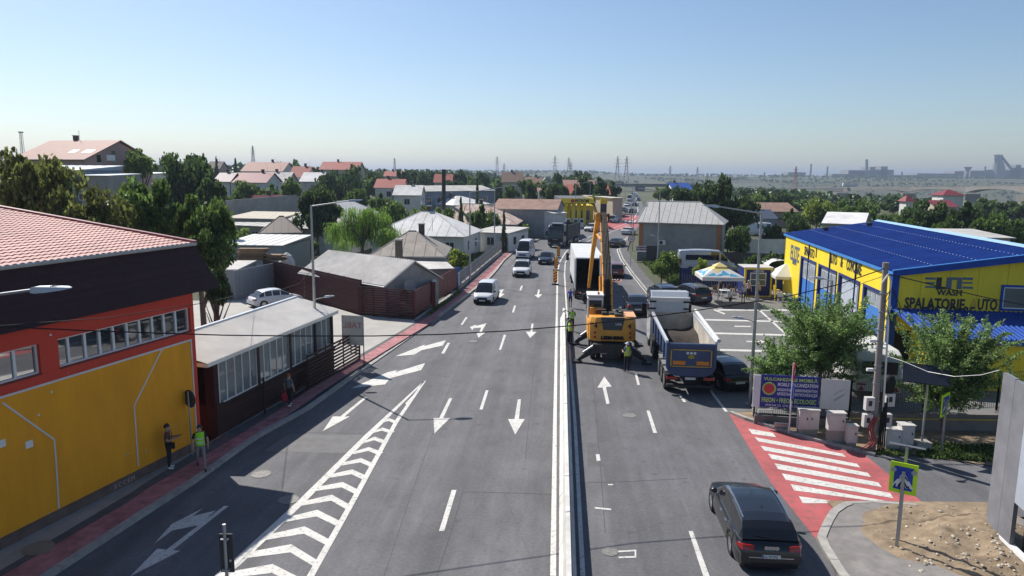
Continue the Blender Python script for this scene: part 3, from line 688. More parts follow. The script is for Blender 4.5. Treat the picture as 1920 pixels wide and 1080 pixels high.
# roof with trapezoid ribs
def ribbed(name, P, Q, L_, pitch, hgt, m, parent, y0):
    b = MB(); nrm = Vector((P[1]-Q[1], 0, Q[0]-P[0])); nrm = Vector((-(Q[1]-P[1]), 0, (Q[0]-P[0]))).normalized()
    if nrm.z < 0: nrm = -nrm
    prof = ((0, 0), (.55, 0), (.65, 1), (.9, 1), (1., 0)); k = int(L_/pitch)
    for i in range(k):
        y = y0+i*pitch
        for (u0, h0), (u1, h1) in zip(prof, prof[1:]):
            def V(p, u, h): return (p[0]+nrm.x*h*hgt, y+u*pitch, p[1]+nrm.z*h*hgt)
            q = (V(P, u0, h0), V(Q, u0, h0), V(Q, u1, h1), V(P, u1, h1))
            b.quad(*(q if P[0] < Q[0] else q[::-1]))
    return b.build(name, m, parent)
rs = ribbed('roof_sheet', (-.14, 6.02), (RX, RZ+.1), CL_+.6, .25, .045, m_cblue, cw, -.3)
ribbed('roof_sheet', (CWW+.3, 6.02), (RX, RZ+.1), CL_+.6, .25, .045, m_cblue, cw, -.3)
MB().bx(-.16, -.02, -.30, CL_+.3, 5.82, 6.0).build('gutter', m_lblue, cw)
b = MB(); b.prism([(-.15, 5.74), (RX, RZ-.22), (CWW+.3, 5.74), (CWW+.3, 6.06), (RX, RZ+.16), (-.15, 6.06)], -.36, -.26, ax='y'); b.build('front_fascia', m_cblue, cw)
b = MB(); b.prism([(-.15, 6.06), (RX, RZ+.16), (RX, RZ+.20), (-.15, 6.11)], -.37, -.20, ax='y'); b.build('verge_cap', m_lblue, cw)
MB().prism([(RX-.35, RZ+.13), (RX, RZ+.2), (RX+.35, RZ+.13), (RX, RZ+.26)], -.3, CL_+.3, ax='y').build('ridge_cap', mat('pale_blue_cap', (.28, .45, .66), .5), cw)
b = MB()
for fr in (.28, .55, .8):
    for i in range(58):
        x = -.35+(RX+.35)*fr; z = 6.02+(RZ+.08-6.02)*fr; b.box((x, .2+i*.475, z+.06), (.05, .05, .03))
stuff(b.build('roof_screws', mat('screw_white', (.6, .65, .75), .4), rs))
for fx, fy in ((.35, 25.2), (.78, 24.6)):
    MB().lathe([(.22, 0), (.22, .25), (.3, .28), (.3, .36), (.05, .45)], 10).build('roof_vent', m_dark, cw, loc=(RX*fx, fy, 6.02+1.2*fx))
for y in (6.5, 12.6, 18.8): MB().tube((-.05, y, .1), (-.05, y, 5.8), .05, n=6).build('downpipe', m_navy, cw)
m_char = mat('charcoal_letters', (.025, .028, .035), .5, var=.05); m_slate = mat('slate_letters', (.10, .14, .20), .5, var=.05)
# lettering front
p = CFr(1735, 543); q = CFr(1824, 535); yF = -.012
def fr_text(s, px, py, px2, m, bold=.02, hh=None, body_w=None):
    a = CFr(px, py); c = CFr(px2, py); width = c.x-a.x
    me = text_mesh(s, 1., .012, 'LEFT', 1., bold); ww = max(v.co.x for v in me.vertices)-min(v.co.x for v in me.vertices)
    hz = max(v.co.y for v in me.vertices); sx = width/ww; sz = (hh or sx*hz)/hz; x0 = min(v.co.x for v in me.vertices)
    me.transform(Matrix.Translation((a.x-x0*sx, yF, a.z)) @ Matrix.Rotation(R(90), 4, 'X') @ Matrix.Diagonal((sx, sz, 1, 1)))
    me.materials.clear(); me.materials.append(m); return link('wall_lettering', me, cw)
fr_text('WASH', 1755, 553, 1803, m_char, .03)
fr_text('SPALATORIE', 1695, 577, 1808, m_char, .03, .62); o = fr_text('UTO', 1832, 580, 1869, m_char, .03, .62)
fr_text('A', 1817, 579, 1831, mat('faded_letter', (.62, .40, .05), .5), .0, .62); fr_text('COVOARE', 1737, 592, 1826, m_char, .03, .62)
def bar(x0, y0, x1, y1, m):
    a = CFr(x0, y0); c = CFr(x1, y1); MB().bx(min(a.x, c.x), max(a.x, c.x), -.03, -.002, min(a.z, c.z), max(a.z, c.z)).build('logo_bar', m, cw)
for r_ in ((1735,520,1754,524.5), (1735,528.5,1752,532.5), (1735,536,1754,540)): bar(*r_, m_slate)
bar(1756.5,520,1764,542.5,m_char); bar(1764,537.5,1772,542,m_char); bar(1775.5,520,1783,542,m_slate); bar(1786,520,1803,525,m_slate); bar(1795,525,1802,542,m_slate)
for r_ in ((1805,520,1824,525), (1805,528.5,1823,532), (1805,537,1824,541.5)): bar(*r_, m_slate)
# window on the front
a, c = CFr(1882, 538), CFr(1935, 580)
wd = MB().bx(a.x, a.x+3.4, -.03, .0, c.z, a.z).build('window', mat('front_glass', (.10, .12, .125), .05, var=.3, scale=.8, spec=.9), cw)
b = MB(); x0, x1, z0, z1 = a.x, a.x+3.4, c.z, a.z
for r_ in ((x0-.12, x1+.12, z1, z1+.12), (x0-.12, x1+.12, z0-.12, z0), (x0-.12, x0, z0, z1), (x1, x1+.12, z0, z1)): b.bx(r_[0], r_[1], -.07, .001, r_[2], r_[3])
b.build('frame', m_cblue, wd)
b = MB()
for r_ in ((x0, x1, z1-.06, z1), (x0, x1, z0, z0+.06), (x0, x0+.06, z0, z1)): b.bx(r_[0], r_[1], -.05, -.031, r_[2], r_[3])
b.build('inner_frame', m_pvc, wd)
# lettering on the bay side (faces -x): reads from far (left in the picture) to near
def side_text(s, pa, pb, m, hh, bold=.02):
    a = CLf(*pa); c = CLf(*pb); width = a.y-c.y
    me = text_mesh(s, 1., .012, 'LEFT', 1., bold); x0 = min(v.co.x for v in me.vertices); ww = max(v.co.x for v in me.vertices)-x0; hz = max(v.co.y for v in me.vertices)
    sx = width/ww; sz = hh/hz
    me.transform(Matrix.Translation((-.014, a.y+x0*sx, min(a.z, c.z)+.0)) @ Matrix.Rotation(R(-90), 4, 'Z') @ Matrix.Rotation(R(90), 4, 'X') @ Matrix.Diagonal((sx, sz, 1, 1)))
    me.materials.clear(); me.materials.append(m); link('wall_lettering', me, cw)
side_text('SPALATO', (1508, 477), (1527, 480.5), m_char, .72); side_text('I', (1529.5, 482), (1531, 482.5), m_char, .72)
side_text('AUTO', (1555, 491.5), (1569, 497), m_char, .72); side_text('&', (1576, 499), (1580, 501), m_char, .72); side_text('COVOARE', (1587, 505), (1615, 515), m_char, .74)
side_text('ELITE', (1482, 485), (1498, 489), m_slate, 1.3); side_text('WASH', (1485.5, 494), (1493, 497), m_slate, .55)
# ---- low annex in front of the hall
an = thing('car_wash_annex', 'low yellow lean-to with blue ribbed roof in front of car wash', 'building', n0, CA)
Z0 = CFr(1680, 611).z; E0 = CWI @ G(1869, 654, 0)
def annex():
    D = 4.6; ze = 2.35; xa, xb = .0, 15.5
    e1 = CWI @ VP(1920, 639, cw.matrix_basis @ Vector((0, -D, 0)), (cwd.y, -cwd.x))
    ze = e1.z; zh = CFr(1920, 586).z
    return D, ze, zh
AD, aze, azh = annex()
MB().bx(1.2, 15.5, -AD+.25, -.02, -1.6, aze-.05).build('wall', m_cyel, an)
for i in range(10): MB().bx(1.2+i*1.43+.01, 1.2+(i+1)*1.43-.01, -AD+.19, -AD+.245, -1.6, aze-.05).build('wall_panel', m_cyel, an)
b = MB(); k = 64
for i in range(k):
    x = -.0+i*.25; prof = ((0, 0), (.5, 0), (.62, 1), (.88, 1), (1., 0))
    for (u0, h0), (u1, h1) in zip(prof, prof[1:]):
        b.quad((x+u0*.25, -AD, aze+h0*.05), (x+u1*.25, -AD, aze+h1*.05), (x+u1*.25, -.03, azh+h1*.05), (x+u0*.25, -.03, azh+h0*.05))
b.build('roof_sheet', m_cblue, an)
MB().bx(-.05, 16, -AD-.06, -AD+.06, aze-.28, aze-.005).build('eaves_fascia', m_cblue, an)
# ================================================================ lot edge: plinth wall, mesh fence, caravan, boards, cabinets
W0, W1, W2 = G(1412, 792, 0), G(1593, 826, 0), G(1885, 838, 0)
WZ = 1.05
def wallseg(a, c, z0, z1, th=.3):
    d = (c-a); n_ = Vector((d.y, -d.x, 0)).normalized()*th/2; b = MB()
    b.hexa([a-n_+Vector((0, 0, z0)), a+n_+Vector((0, 0, z0)), c+n_+Vector((0, 0, z0)), c-n_+Vector((0, 0, z0))], [a-n_+Vector((0, 0, z1)), a+n_+Vector((0, 0, z1)), c+n_+Vector((0, 0, z1)), c-n_+Vector((0, 0, z1))]); return b
rw = thing('retaining_wall', 'low grey concrete retaining wall under the wire fence', 'wall', (0, 0, 0))
m_rw = mat('dark_concrete', (.17, .155, .15), .9, var=.22, scale=1.5, bump=.3, bscale=20)
q0, q1, q2 = G(1414, 777, .40), G(1593, 782, .56), G(1870, 764, 1.1); q3 = q2+(q2-q1)*.9
for a, c, h0 in ((q0, q1, .42), (q1, q2, .80), (q2, q3, 1.1)): wallseg(Vector((a.x, a.y, 0)), Vector((c.x, c.y, 0)), -.3, h0).build('wall_length', m_rw, rw)
wallseg(Vector((q1.x, q1.y-.18, 0)), Vector((q2.x, q2.y-.18, 0)), .55, .6, .06).build('yellow_pipe', mat('gas_pipe', (.5, .36, .08), .5), rw)
lotdeck = struct(sheet('raised_yard', [Vector((q0.x, q0.y, 0)), Vector((q1.x, q1.y, 0)), Vector((q2.x, q2.y, 0)), Vector((q3.x, q3.y, 0)), q3+Vector((0, 12, 0)), Vector((22, 41, 0)), Vector((14.6, 41, 0))], .5, m_lot))
mf = thing('wire_fence', 'dark green wire mesh fence standing on the retaining wall', 'fence', (0, 0, 0))
m_wire = mat('green_wire', (.03, .045, .04), .5, .2)
for a, c in ((q0, q1), (q1, q2), (q2, q3)):
    a = Vector((a.x, a.y, a.z-.02)); c = Vector((c.x, c.y, c.z-.02)); d = c-a; Lw = d.length; npst = max(2, int(Lw/2.4))
    b = MB()
    for i in range(int(Lw/.09)): p = a+d*(i/int(Lw/.09)); b.bx(p.x-.006, p.x+.006, p.y-.006, p.y+.006, p.z, p.z+1.65)
    for z in (.05, .55, 1.1, 1.62): b.tube(a+Vector((0, 0, z)), c+Vector((0, 0, z)), .009, n=4)
    stuff(b.build('mesh_panel', m_wire, mf))
    for i in range(npst+1): p = a+d*(i/npst); MB().bx(p.x-.035, p.x+.035, p.y+.02, p.y+.09, p.z-.1, p.z+1.72).build('post', m_wire, mf)
# advertising boards
def face(px_l, px_r, py_b, base_z, off=-.15):
    pass
bl = VP(1424, 760, q0.xy, (q1-q0).xy.normalized()); br = VP(1534, 766, q0.xy, (q1-q0).xy.normalized())
bd = (q1-q0); bang = math.atan2(bd.y, bd.x); nb = Vector((bd.y, -bd.x, 0)).normalized()
def onfence(px, py): return VP(px, py, (q0+nb*.35).xy, bd.xy.normalized())
P0 = onfence(1424, 762); P1 = onfence(1534, 766); T0 = onfence(1427, 702); bw = (P1-P0).xy.length; bh = T0.z-P0.z
ad = thing('banner_board', 'blue banner with green VULCANIZARE lettering on the wire fence', 'sign', P0, bang)
m_banner = mat('banner_blue', (.018, .028, .22), .6, var=.08); m_lime = mat('banner_lime', (.42, .60, .16), .6); m_btext = mat('banner_white', (.68, .68, .70), .6)
MB().bx(0, bw, 0, .05, 0, bh).build('panel', m_banner, ad)
for x0, x1 in ((-.32, -.01),): MB().bx(x0, x1, .01, .06, -.02, bh*.98).build('white_margin', m_btext, ad)
def bt(s, x, z, w, h, m, bold=.02):
    me = text_mesh(s, 1., .004, 'LEFT', 1., bold); xs_ = [v.co.x for v in me.vertices]; zs_ = [v.co.y for v in me.vertices]
    sx = w*bw/(max(xs_)-min(xs_)); sz = h*bh/(max(zs_)-min(zs_))
    me.transform(Matrix.Translation((x*bw-min(xs_)*sx, -.006, z*bh-min(zs_)*sz)) @ Matrix.Rotation(R(90), 4, 'X') @ Matrix.Diagonal((sx, sz, 1, 1)))
    me.materials.clear(); me.materials.append(m); link('banner_text', me, ad)
bt('VULCANIZARE MOBILĂ', .04, .83, .92, .13, m_lime, .03); bt('MOBILE VULCANIZATION', .29, .67, .68, .11, m_btext); bt('МОБИЛНЫЙ ШИНОМОНТАЖ', .29, .52, .68, .11, m_btext); bt('МОБІЛЬНА ВУЛКАНІЗАЦІЯ', .29, .37, .68, .11, m_btext)
bt('FREON • FREON ECOLOGIC', .03, .15, .93, .15, m_lime, .03); bt('0744.544.152  0740.193.222  0741.822.073', .10, .03, .86, .07, m_btext, .0)
MB().lathe([(.22, -.012), (.22, -.03), (.01, -.03)], 24, ax='y', c=(.145*bw, 0, .58*bh)).build('red_disc', mat('print_red', (.50, .04, .05), .6), ad)
b = MB(); b.lathe([(.30, -.008), (.30, -.02), (.25, -.02), (.25, -.008)], 24, ax='y', c=(.145*bw, 0, .58*bh)); b.prism([(.145*bw, .58*bh+.33), (.145*bw+.12, .58*bh+.27), (.145*bw, .58*bh+.20)], -.026, -.01, ax='y'); b.build('green_ring', m_lime, ad)
bt('24/24', .075, .54, .14, .09, m_btext, .01); ad.children[-1].location.y = -.03
w0 = onfence(1536, 766); w1 = onfence(1591, 767); wt = onfence(1536, 710)
wb = thing('blank_banner', 'plain white banner sheet beside the blue vulcanising banner', 'sign', w0, bang); ww_ = (w1-w0).xy.length; wh_ = wt.z-w0.z
MB().bx(0.02, ww_, 0, .03, 0, wh_).build('sheet', mat('banner_cloth', (.60, .60, .61), .7, var=.06, bump=.6, bscale=3), wb)
b = MB()
for s_ in ((.45, .5, .78, .68), (.45, .3, .85, .55), (.5, .28, .8, .5)): b.tube((s_[0]*ww_, -.005, s_[1]*wh_), (s_[2]*ww_, -.005, s_[3]*wh_), .006, n=4)
b.build('ink_strokes', m_dark, wb)
# caravan behind the fence
cvp = G(1645, 752, .5); cv = thing('caravan', 'old white caravan with flat rear parked behind the wire fence', 'caravan', cvp, R(-8))
m_cv = mat('caravan_white', (.58, .57, .53), .5, var=.06)
b = MB(); prof = [(0, .45), (.02, 1.4), (.25, 2.25), (.7, 2.42), (4.2, 2.4), (4.7, 2.1), (4.9, 1.2), (4.7, .45)]
b.prism([(p[0], p[1]) for p in prof], -1.05, 1.05, ax='x'); body = b.build('body', m_cv, cv, bevel=.06)
MB().bx(-.8, .8, -.03, .1, 1.35, 1.95).build('rear_window', mat('caravan_window', (.06, .05, .045), .15), cv)
for x in (-.8, .8):
    MB().bx(x-.2, x+.2, -.03, .0, .78, .86).build('tail_light', mat('tail_red', (.35, .02, .02), .3), cv)
    MB().prism([(x-.13, .52), (x+.13, .52), (x, .74)], -.04, -.01, ax='y').build('reflector', MATS['tail_red'], cv)
MB().bx(-.95, .95, .05, .12, .98, 1.02).build('stripe', mat('beige_stripe', (.3, .22, .15), .5), cv)
for x in (-.95, .95): MB().lathe([(.32, -.09), (.32, .09), (.1, .1)], 14, ax='x', c=(x, 2.4, .32)).build('wheel', m_black, cv)
# cabinets
def cabinet(name, label, pxl, pxr, pyb, pyt, depth, base=0., doors=1, m=None, grp='utility cabinets by the fence', zb=.03, yaw=-4):
    p0 = G(pxl, pyb, zb); p1 = G(pxr, pyb, zb); w = (p1-p0).length; top = VP(pxl, pyt, p0.xy, (1, 0)); h = top.z-zb
    t = thing(name, label, 'cabinet', p0, R(yaw), grp); m = m or m_cab
    z0 = base*h
    if base: MB().bx(.03, w-.03, .03, depth-.03, 0, z0).build('plinth', m_conc, t)
    MB().bx(0, w, 0, depth, z0, h-.04).build('body', m, t, bevel=.012)
    MB().bx(-.03, w+.03, -.03, depth+.03, h-.04, h).build('lid', m, t)
    for k in range(doors):
        d = MB().bx(w*k/doors+.03, w*(k+1)/doors-.03, -.018, 0.0, z0+.06, h-.1).build('door', m, t)
        MB().bx(w*(k+1)/doors-.12 if k == 0 else w*k/doors+.08, w*(k+1)/doors-.08 if k == 0 else w*k/doors+.12, -.04, -.018, z0+(h-z0)*.5, z0+(h-z0)*.62).build('handle', m_dark, d)
    return t
m_cab = mat('cabinet_grey', (.52, .50, .48), .5, var=.10, scale=3, objvar=.06)
cabinet('utility_cabinet', 'tall double door grey cabinet right of the road sign pole', 1497, 1533, 816, 768, .4, .22, 2, zb=.03)
t = cabinet('utility_cabinet', 'square white cabinet raised on two thin legs', 1551, 1581, 832, 774, .35, .42, 1, zb=.03)
cabinet('utility_cabinet', 'narrow pale cabinet with small meter window near the pole', 1587, 1606, 838, 798, .3, .18, 1)
cabinet('utility_cabinet', 'low grey cabinet stepped against a taller one right of pole', 1659, 1687, 843, 805, .4, .22, 1)
cabinet('utility_cabinet', 'taller grey cabinet beside the low stepped one', 1687.5, 1711, 843, 797, .45, .22, 1)
t = thing('meter_frame', 'small meter box inside a white tube frame by the kerb', 'cabinet', G(1421, 792, .03), R(-6)); MB().bx(.05, .5, .0, .25, .05, .42).build('box', m_cab, t)
b = MB(); b.path([(0, 0, 0), (0, 0, .62), (.6, 0, .62), (.6, 0, 0)], .035); b.build('frame', m_pvc, t)
t = thing('fallen_grate', 'small grey slotted plate leaning on the ground by the kerb', 'grate', G(1450, 803, .03), R(-15)); o = MB().bx(0, .6, 0, .04, 0, .42).build('plate', m_cab, t); o.rotation_euler = (R(35), 0, 0)
for k in range(7):
    q = MB().bx(.05+k*.075, .09+k*.075, -.006, 0, .33, .37).build('slot', m_dark, t); q.rotation_euler = (R(35), 0, 0)
t = thing('stone_base', 'round weathered concrete lump at banner foot', 'stone', G(1425, 778, .03)); MB().lathe([(.32, 0), (.4, .2), (.34, .38), (.42, .42), (.36, .55), (.05, .58)], 12).build('block', m_conc, t, smooth=50)
# grey panel wall on the right edge
pw0, pw1 = G(1847, 990, .09), G(1868, 1012, .09); pd = (pw1-pw0).normalized(); pang = math.atan2(pd.y, pd.x)
pt = VP(1872, 693, pw0.xy, pd.xy); ph = pt.z-.09
pwl = thing('grey_panel_kiosk', 'tall grey metal panelled kiosk side at the right edge', 'kiosk', pw0, pang)
m_pan = mat('grey_panel', (.175, .178, .195), .55, .0, var=.12, scale=1.5, big=.14, bigscale=1.2, spec=.3, objvar=.04)
pwid = (pw1-pw0).length
for k in range(2): MB().bx(k*pwid+.006, (k+1)*pwid-.006, 0, .12, 0, ph-k*.02).build('wall_panel', m_pan, pwl)
MB().bx(2*pwid, 2*pwid+6, .0, .3, 1.6, ph-.05).build('shop_front', mat('pale_front', (.34, .38, .44), .5, var=.1), pwl)
MB().bx(2*pwid+.1, 2*pwid+6, .3, .6, .0, 1.6).build('dark_interior', mat('brick_dark', (.045, .032, .028), .9, var=.3), pwl)
MB().bx(0, 2*pwid, .13, 3.2, ph-.4, ph-.3).build('roof', m_pan, pwl); MB().bx(-.55, .35, 1.2, 1.3, ph-.06, ph+.05).build('timber_stub', mat('timber', (.25, .16, .10), .8), pwl)
for k in range(3): MB().bx(-1.15+k*.1, 0, .6+k*.12, .7+k*.12, 1.75, 1.83).build('plank', mat('raw_timber', (.50, .38, .25), .8, var=.15), pwl)
t = tag(MB().bx(0, 2.8, -.09, .09, 0, .10).build('white_batten', m_pvc), 'long white batten lying on the dirt by the grey kiosk', 'batten'); t.location = G(1872, 1010, .12)+Vector((0, 0, .1)); t.rotation_euler = (0, R(-2), math.atan2(G(1920, 1060).y-G(1872, 1010).y, G(1920, 1060).x-G(1872, 1010).x))
# dirt mound with stones
def mound():
    cen = G(1795, 1008, .09); b = MB(); n = 60; R_ = 3.0; vs = []; fs = []
    for j in range(n):
        for i in range(n):
            u, v = (i/(n-1)*2-1)*R_, (j/(n-1)*2-1)*2.6
            r = math.hypot(u/R_, v/2.6); p = Vector((u, v, 0))
            h = max(0, 1-r)**.8*.42*(.7+.6*noise.noise(p*.9+Vector((3, 1, 0)))) + (.06*noise.noise(p*3.1)+.035*noise.noise(p*8))*smooth(1, .7, r)
            h += .16*max(0, 1-math.hypot(u-1.2, v-.9)/1.6)
            vs.append((cen.x+u, cen.y+v, .085+max(-.02, h-.03)))
    fs = [(j*n+i, j*n+i+1, (j+1)*n+i+1, (j+1)*n+i) for j in range(n-1) for i in range(n-1)]
    b.add(vs, fs); o = b.build('dirt_heap', m_dirt, smooth=180); tag(o, 'low heap of dug pale dirt behind the crossing sign', 'dirt heap')
    st = MB(); rn = random.Random(3)
    ico = [(0, 0, 1), (.9, 0, .3), (.28, .85, .3), (-.72, .53, .3), (-.72, -.53, .3), (.28, -.85, .3), (.72, .53, -.4), (-.28, .85, -.4), (-.9, 0, -.4), (-.28, -.85, -.4), (.72, -.53, -.4)]
    fcs = [(0,1,2),(0,2,3),(0,3,4),(0,4,5),(0,5,1),(1,6,2),(2,6,7),(2,7,3),(3,7,8),(3,8,4),(4,8,9),(4,9,5),(5,9,10),(5,10,1),(1,10,6)]
    for k in range(420):
        i, j = rn.randrange(6, n-2), rn.randrange(2, n-6); 
        if rn.random() < .6: i = min(n-2, int(abs(rn.gauss(34, 12)))); j = min(n-2, max(2, int(abs(rn.gauss(16, 9)))))
        p = vs[j*n+i]; s = rn.choice((.015, .02, .03, .04, .06))*rn.uniform(.7, 1.4)
        st.X = Matrix.Translation((p[0]+rn.uniform(-.08, .08), p[1]+rn.uniform(-.08, .08), p[2]+s*.2)) @ Matrix.Rotation(rn.uniform(0, 6), 4, 'Z') @ Matrix.Diagonal((s*rn.uniform(.8, 1.5), s, s*.7, 1))
        st.add(ico, fcs)
    o2 = st.build('rubble', mat('rubble_stone', (.40, .35, .28), .9, var=.2, island=.3)); tag(o2, 'scattered pale stones over the dirt heap', 'rubble'); stuff(o2)
mound()
# ================================================================ VEHICLES
m_tyre = mat('tyre_rubber', (.02, .02, .021), .85, var=.2)
m_rim = mat('alloy_rim', (.50, .50, .52), .3, .85, var=.05); m_chrome = mat('chrome', (.75, .75, .77), .15, 1., var=0)
m_glass = glass_dark(); m_lamp = mat('headlamp', (.62, .64, .66), .12, .3, var=.05); m_tail = mat('tail_lamp', (.32, .012, .012), .2, var=.1, spec=.6)
m_orange = mat('orange_lens', (.75, .22, .02), .3); m_plate = mat('number_plate', (.66, .66, .64), .5, var=.03); m_under = mat('underbody', (.012, .012, .013), .9)
WHEELS = {}
def wheel_meshes(r, w, spokes=5, steel=False):
    k = (round(r, 2), round(w, 2), spokes, steel)
    if k in WHEELS: return WHEELS[k]
    t = MB().lathe([(r*.66, -w/2), (r*.93, -w/2), (r, -w*.32), (r, w*.32), (r*.93, w/2), (r*.66, w/2), (r*.64, 0)], 24, ax='y').mesh('wheel', m_tyre, 40)
    b = MB(); b.lathe([(r*.67, w*.44), (r*.62, w*.44), (r*.58, w*.1), (.02, w*.1)], 20, ax='y'); b.lathe([(r*.14, w*.1), (r*.14, w*.36), (.01, w*.38)], 12, ax='y')
    for i in range(spokes):
        a = 2*math.pi*i/spokes; c, s_ = math.cos(a), math.sin(a)
        b.tube((c*r*.1, w*.3, s_*r*.1), (c*r*.62, w*.36, s_*r*.62), r*.10, r*.07, 5)
    rm = b.mesh('rim', m_rim, 40); WHEELS[k] = (t, rm); return WHEELS[k]
def put_wheel(root, x, y, r, w, spokes=5, side=1):
    t, rm = wheel_meshes(r, w, spokes)
    wh = link('wheel', t, root, (x, y, r), (0, 0, 0 if side > 0 else math.pi)); link('rim', rm, wh); return wh
def interp(tab, x):
    if x <= tab[0][0]: return tab[0][1]
    for (a, u), (c, v) in zip(tab, tab[1:]):
        if x <= c: return u+(v-u)*(x-a)/(c-a) if c > a else v
    return tab[-1][1]
KINDS = {   # fractions of the length from the rear (0) to the front (1); belt heights as fractions of the height
 'wagon': dict(belt=[(0,.44),(.01,.52),(.04,.645),(.3,.64),(.68,.63),(.72,.625),(.93,.50),(.985,.43),(1,.33)], roof=[(.035,.66),(.10,.90),(.16,.955),(.40,1),(.52,.985),(.57,.955),(.735,.63)], xr=(.035,.12), xf=(.57,.735), pil=[.215,.37,.52], axles=(.215,.80), low=.12),
 'sedan': dict(belt=[(0,.44),(.012,.60),(.05,.70),(.20,.70),(.3,.665),(.68,.63),(.72,.625),(.93,.51),(.985,.43),(1,.33)], roof=[(.165,.705),(.30,.93),(.38,.985),(.47,1),(.54,.98),(.585,.945),(.745,.63)], xr=(.165,.315), xf=(.57,.745), pil=[.30,.40,.545], axles=(.215,.80), low=.12),
 'hatch': dict(belt=[(0,.42),(.01,.50),(.05,.62),(.3,.62),(.70,.60),(.76,.59),(.94,.47),(.985,.40),(1,.32)], roof=[(.05,.63),(.17,.90),(.24,.965),(.42,1),(.52,.985),(.58,.94),(.79,.585)], xr=(.05,.18), xf=(.57,.79), pil=[.22,.37,.53], axles=(.19,.815), low=.12),
 'suv': dict(belt=[(0,.42),(.008,.50),(.03,.635),(.3,.63),(.70,.615),(.74,.61),(.94,.53),(.985,.46),(1,.34)], roof=[(.03,.645),(.09,.90),(.15,.955),(.40,1),(.54,.985),(.585,.95),(.755,.605)], xr=(.03,.11), xf=(.575,.755), pil=[.20,.36,.53], axles=(.205,.80), low=.16),
 'minivan': dict(belt=[(0,.40),(.005,.50),(.02,.60),(.3,.60),(.74,.565),(.80,.55),(.94,.45),(.985,.38),(1,.30)], roof=[(.015,.61),(.03,.92),(.06,.98),(.35,1),(.58,.985),(.65,.94),(.83,.55)], xr=(.015,.04), xf=(.63,.83), pil=[.45,.62], axles=(.19,.81), low=.11, solid=.44),
 'van': dict(belt=[(0,.36),(.004,.44),(.015,.52),(.3,.52),(.80,.50),(.86,.47),(.95,.40),(.985,.34),(1,.26)], roof=[(.01,.53),(.02,.94),(.045,.985),(.35,1),(.66,.985),(.73,.93),(.895,.465)], xr=(.01,.03), xf=(.70,.895), pil=[.54,.70], axles=(.21,.82), low=.10, solid=.52),
}
def car(name, label, cat, pos, heading, L, W, Hh, kind, pm, group=None, plate=None, wr=.33, rails=None, lights=False, detail=True, spokes=5, sunroof=False, bumper=None, side_glass=True):
    K = KINDS[kind]; root = thing(name, label, cat, Vector(pos), heading, group)
    X = lambda f: (f-.5)*L
    ax_ = [X(a) for a in K['axles']]; ra = wr*1.13; zlow = K['low']*Hh
    st = sorted(set([0, .004, .012, .03, .06, .1]+[i/26 for i in range(3, 24)]+[.93, .96, .98, .992, 1]+[(a+ra*c)/L+.5 for a in ax_ for c in (-1, -.985, -.9, -.75, -.5, -.2, .2, .5, .75, .9, .985, 1)]))
    def plan(f):
        e = min(f, 1-f); rear = f < .5
        return 1-(.10 if rear else .17)*(1-smooth(0, .10 if rear else .16, e))**1.4-(.03*smooth(.62, 1, f))
    def bottom(f):
        x = X(f); z = zlow+(.10*Hh)*(1-smooth(0, .05, f))+.06*Hh*smooth(.95, 1, f)
        for a in ax_:
            if abs(x-a) < ra: z = max(z, wr+math.sqrt(max(0, ra*ra-(x-a)**2))*.96)
        return z
    body = MB(); rings = []
    for f in st:
        zb, zt = bottom(f), interp(K['belt'], f)*Hh; w = W/2*plan(f); zt = max(zt, zb+.05); d = zt-zb
        half = [(w*.94, zb), (w*.99, zb+.22*d), (w, zb+.5*d), (w*.985, zb+.72*d), (w*.955, zb+.93*d), (w*.90, zt), (w*.55, zt+.018), (0, zt+.028)]
        rings.append([(X(f), y, z) for y, z in half]+[(X(f), -y, z) for y, z in half[-2::-1]])
    body.loft(rings, cap=True, closed=False)
    n = len(rings[0])
    # greenhouse
    xr0, xr1 = K['xr']; xf1, xf0 = K['xf']
    gs = sorted(set([xr0, (xr0+xr1)/2, xr1, xf1, xf1+(xf0-xf1)*.33, xf1+(xf0-xf1)*.66, xf0, .3, .42, .5]+[p+e for p in K['pil'] for e in (-.011, .011)]))
    gs = [g for g in gs if xr0 <= g <= xf0]
    gr = []
    for f in gs:
        zt = interp(K['roof'], f)*Hh; zb = interp(K['belt'], f)*Hh-.015; wb = W/2*plan(f)*.90; t = min(1, max(.0, (zt-zb)/(.36*Hh))); wt = wb-(wb-W*.375)*t
        if zt < zb+.02: zt = zb+.02
        d = zt-zb
        half = [(wb+.004, zb), (wb-(wb-wt)*.10, zb+.12*d), (wt+(wb-wt)*.10, zt-.16*d), (wt-.03*t, zt-.05*d), (wt*.78, zt-.004), (wt*.4, zt+.016*t), (0, zt+.022*t)]
        gr.append((f, [(X(f), y, z) for y, z in half]+[(X(f), -y, z) for y, z in half[-2::-1]]))
    parts = {'windscreen': MB(), 'rear_window': MB()}
    solid = K.get('solid', 0)
    for (fa, a), (fb, c) in zip(gr, gr[1:]):
        m_ = len(a); mid = (fa+fb)/2
        for i in range(m_-1):
            q = (a[i], a[i+1], c[i+1], c[i])
            side = i in (1, m_-3); top = 2 <= i <= m_-4
            pil = any(abs(mid-p) < .0115 for p in K['pil'])
            if top and mid > xf1 and 3 <= i <= m_-5: parts['windscreen'].quad(*q)
            elif top and mid < xr1 and 3 <= i <= m_-5 and not solid: parts['rear_window'].quad(*q)
            elif side and not pil and mid > max(solid, xr0+(xr1-xr0)*.3) and mid < xf1+(xf0-xf1)*.55:
                key = ('L' if i == 1 else 'R', sum(mid > p for p in K['pil'])); parts.setdefault(key, MB()).quad(*q)
            else: body.quad(*q)
    bo = body.build('body', pm, root, smooth=38)
    for k, mb in parts.items():
        if mb.v: mb.build(k if isinstance(k, str) else 'side_window', m_glass, root, smooth=38)
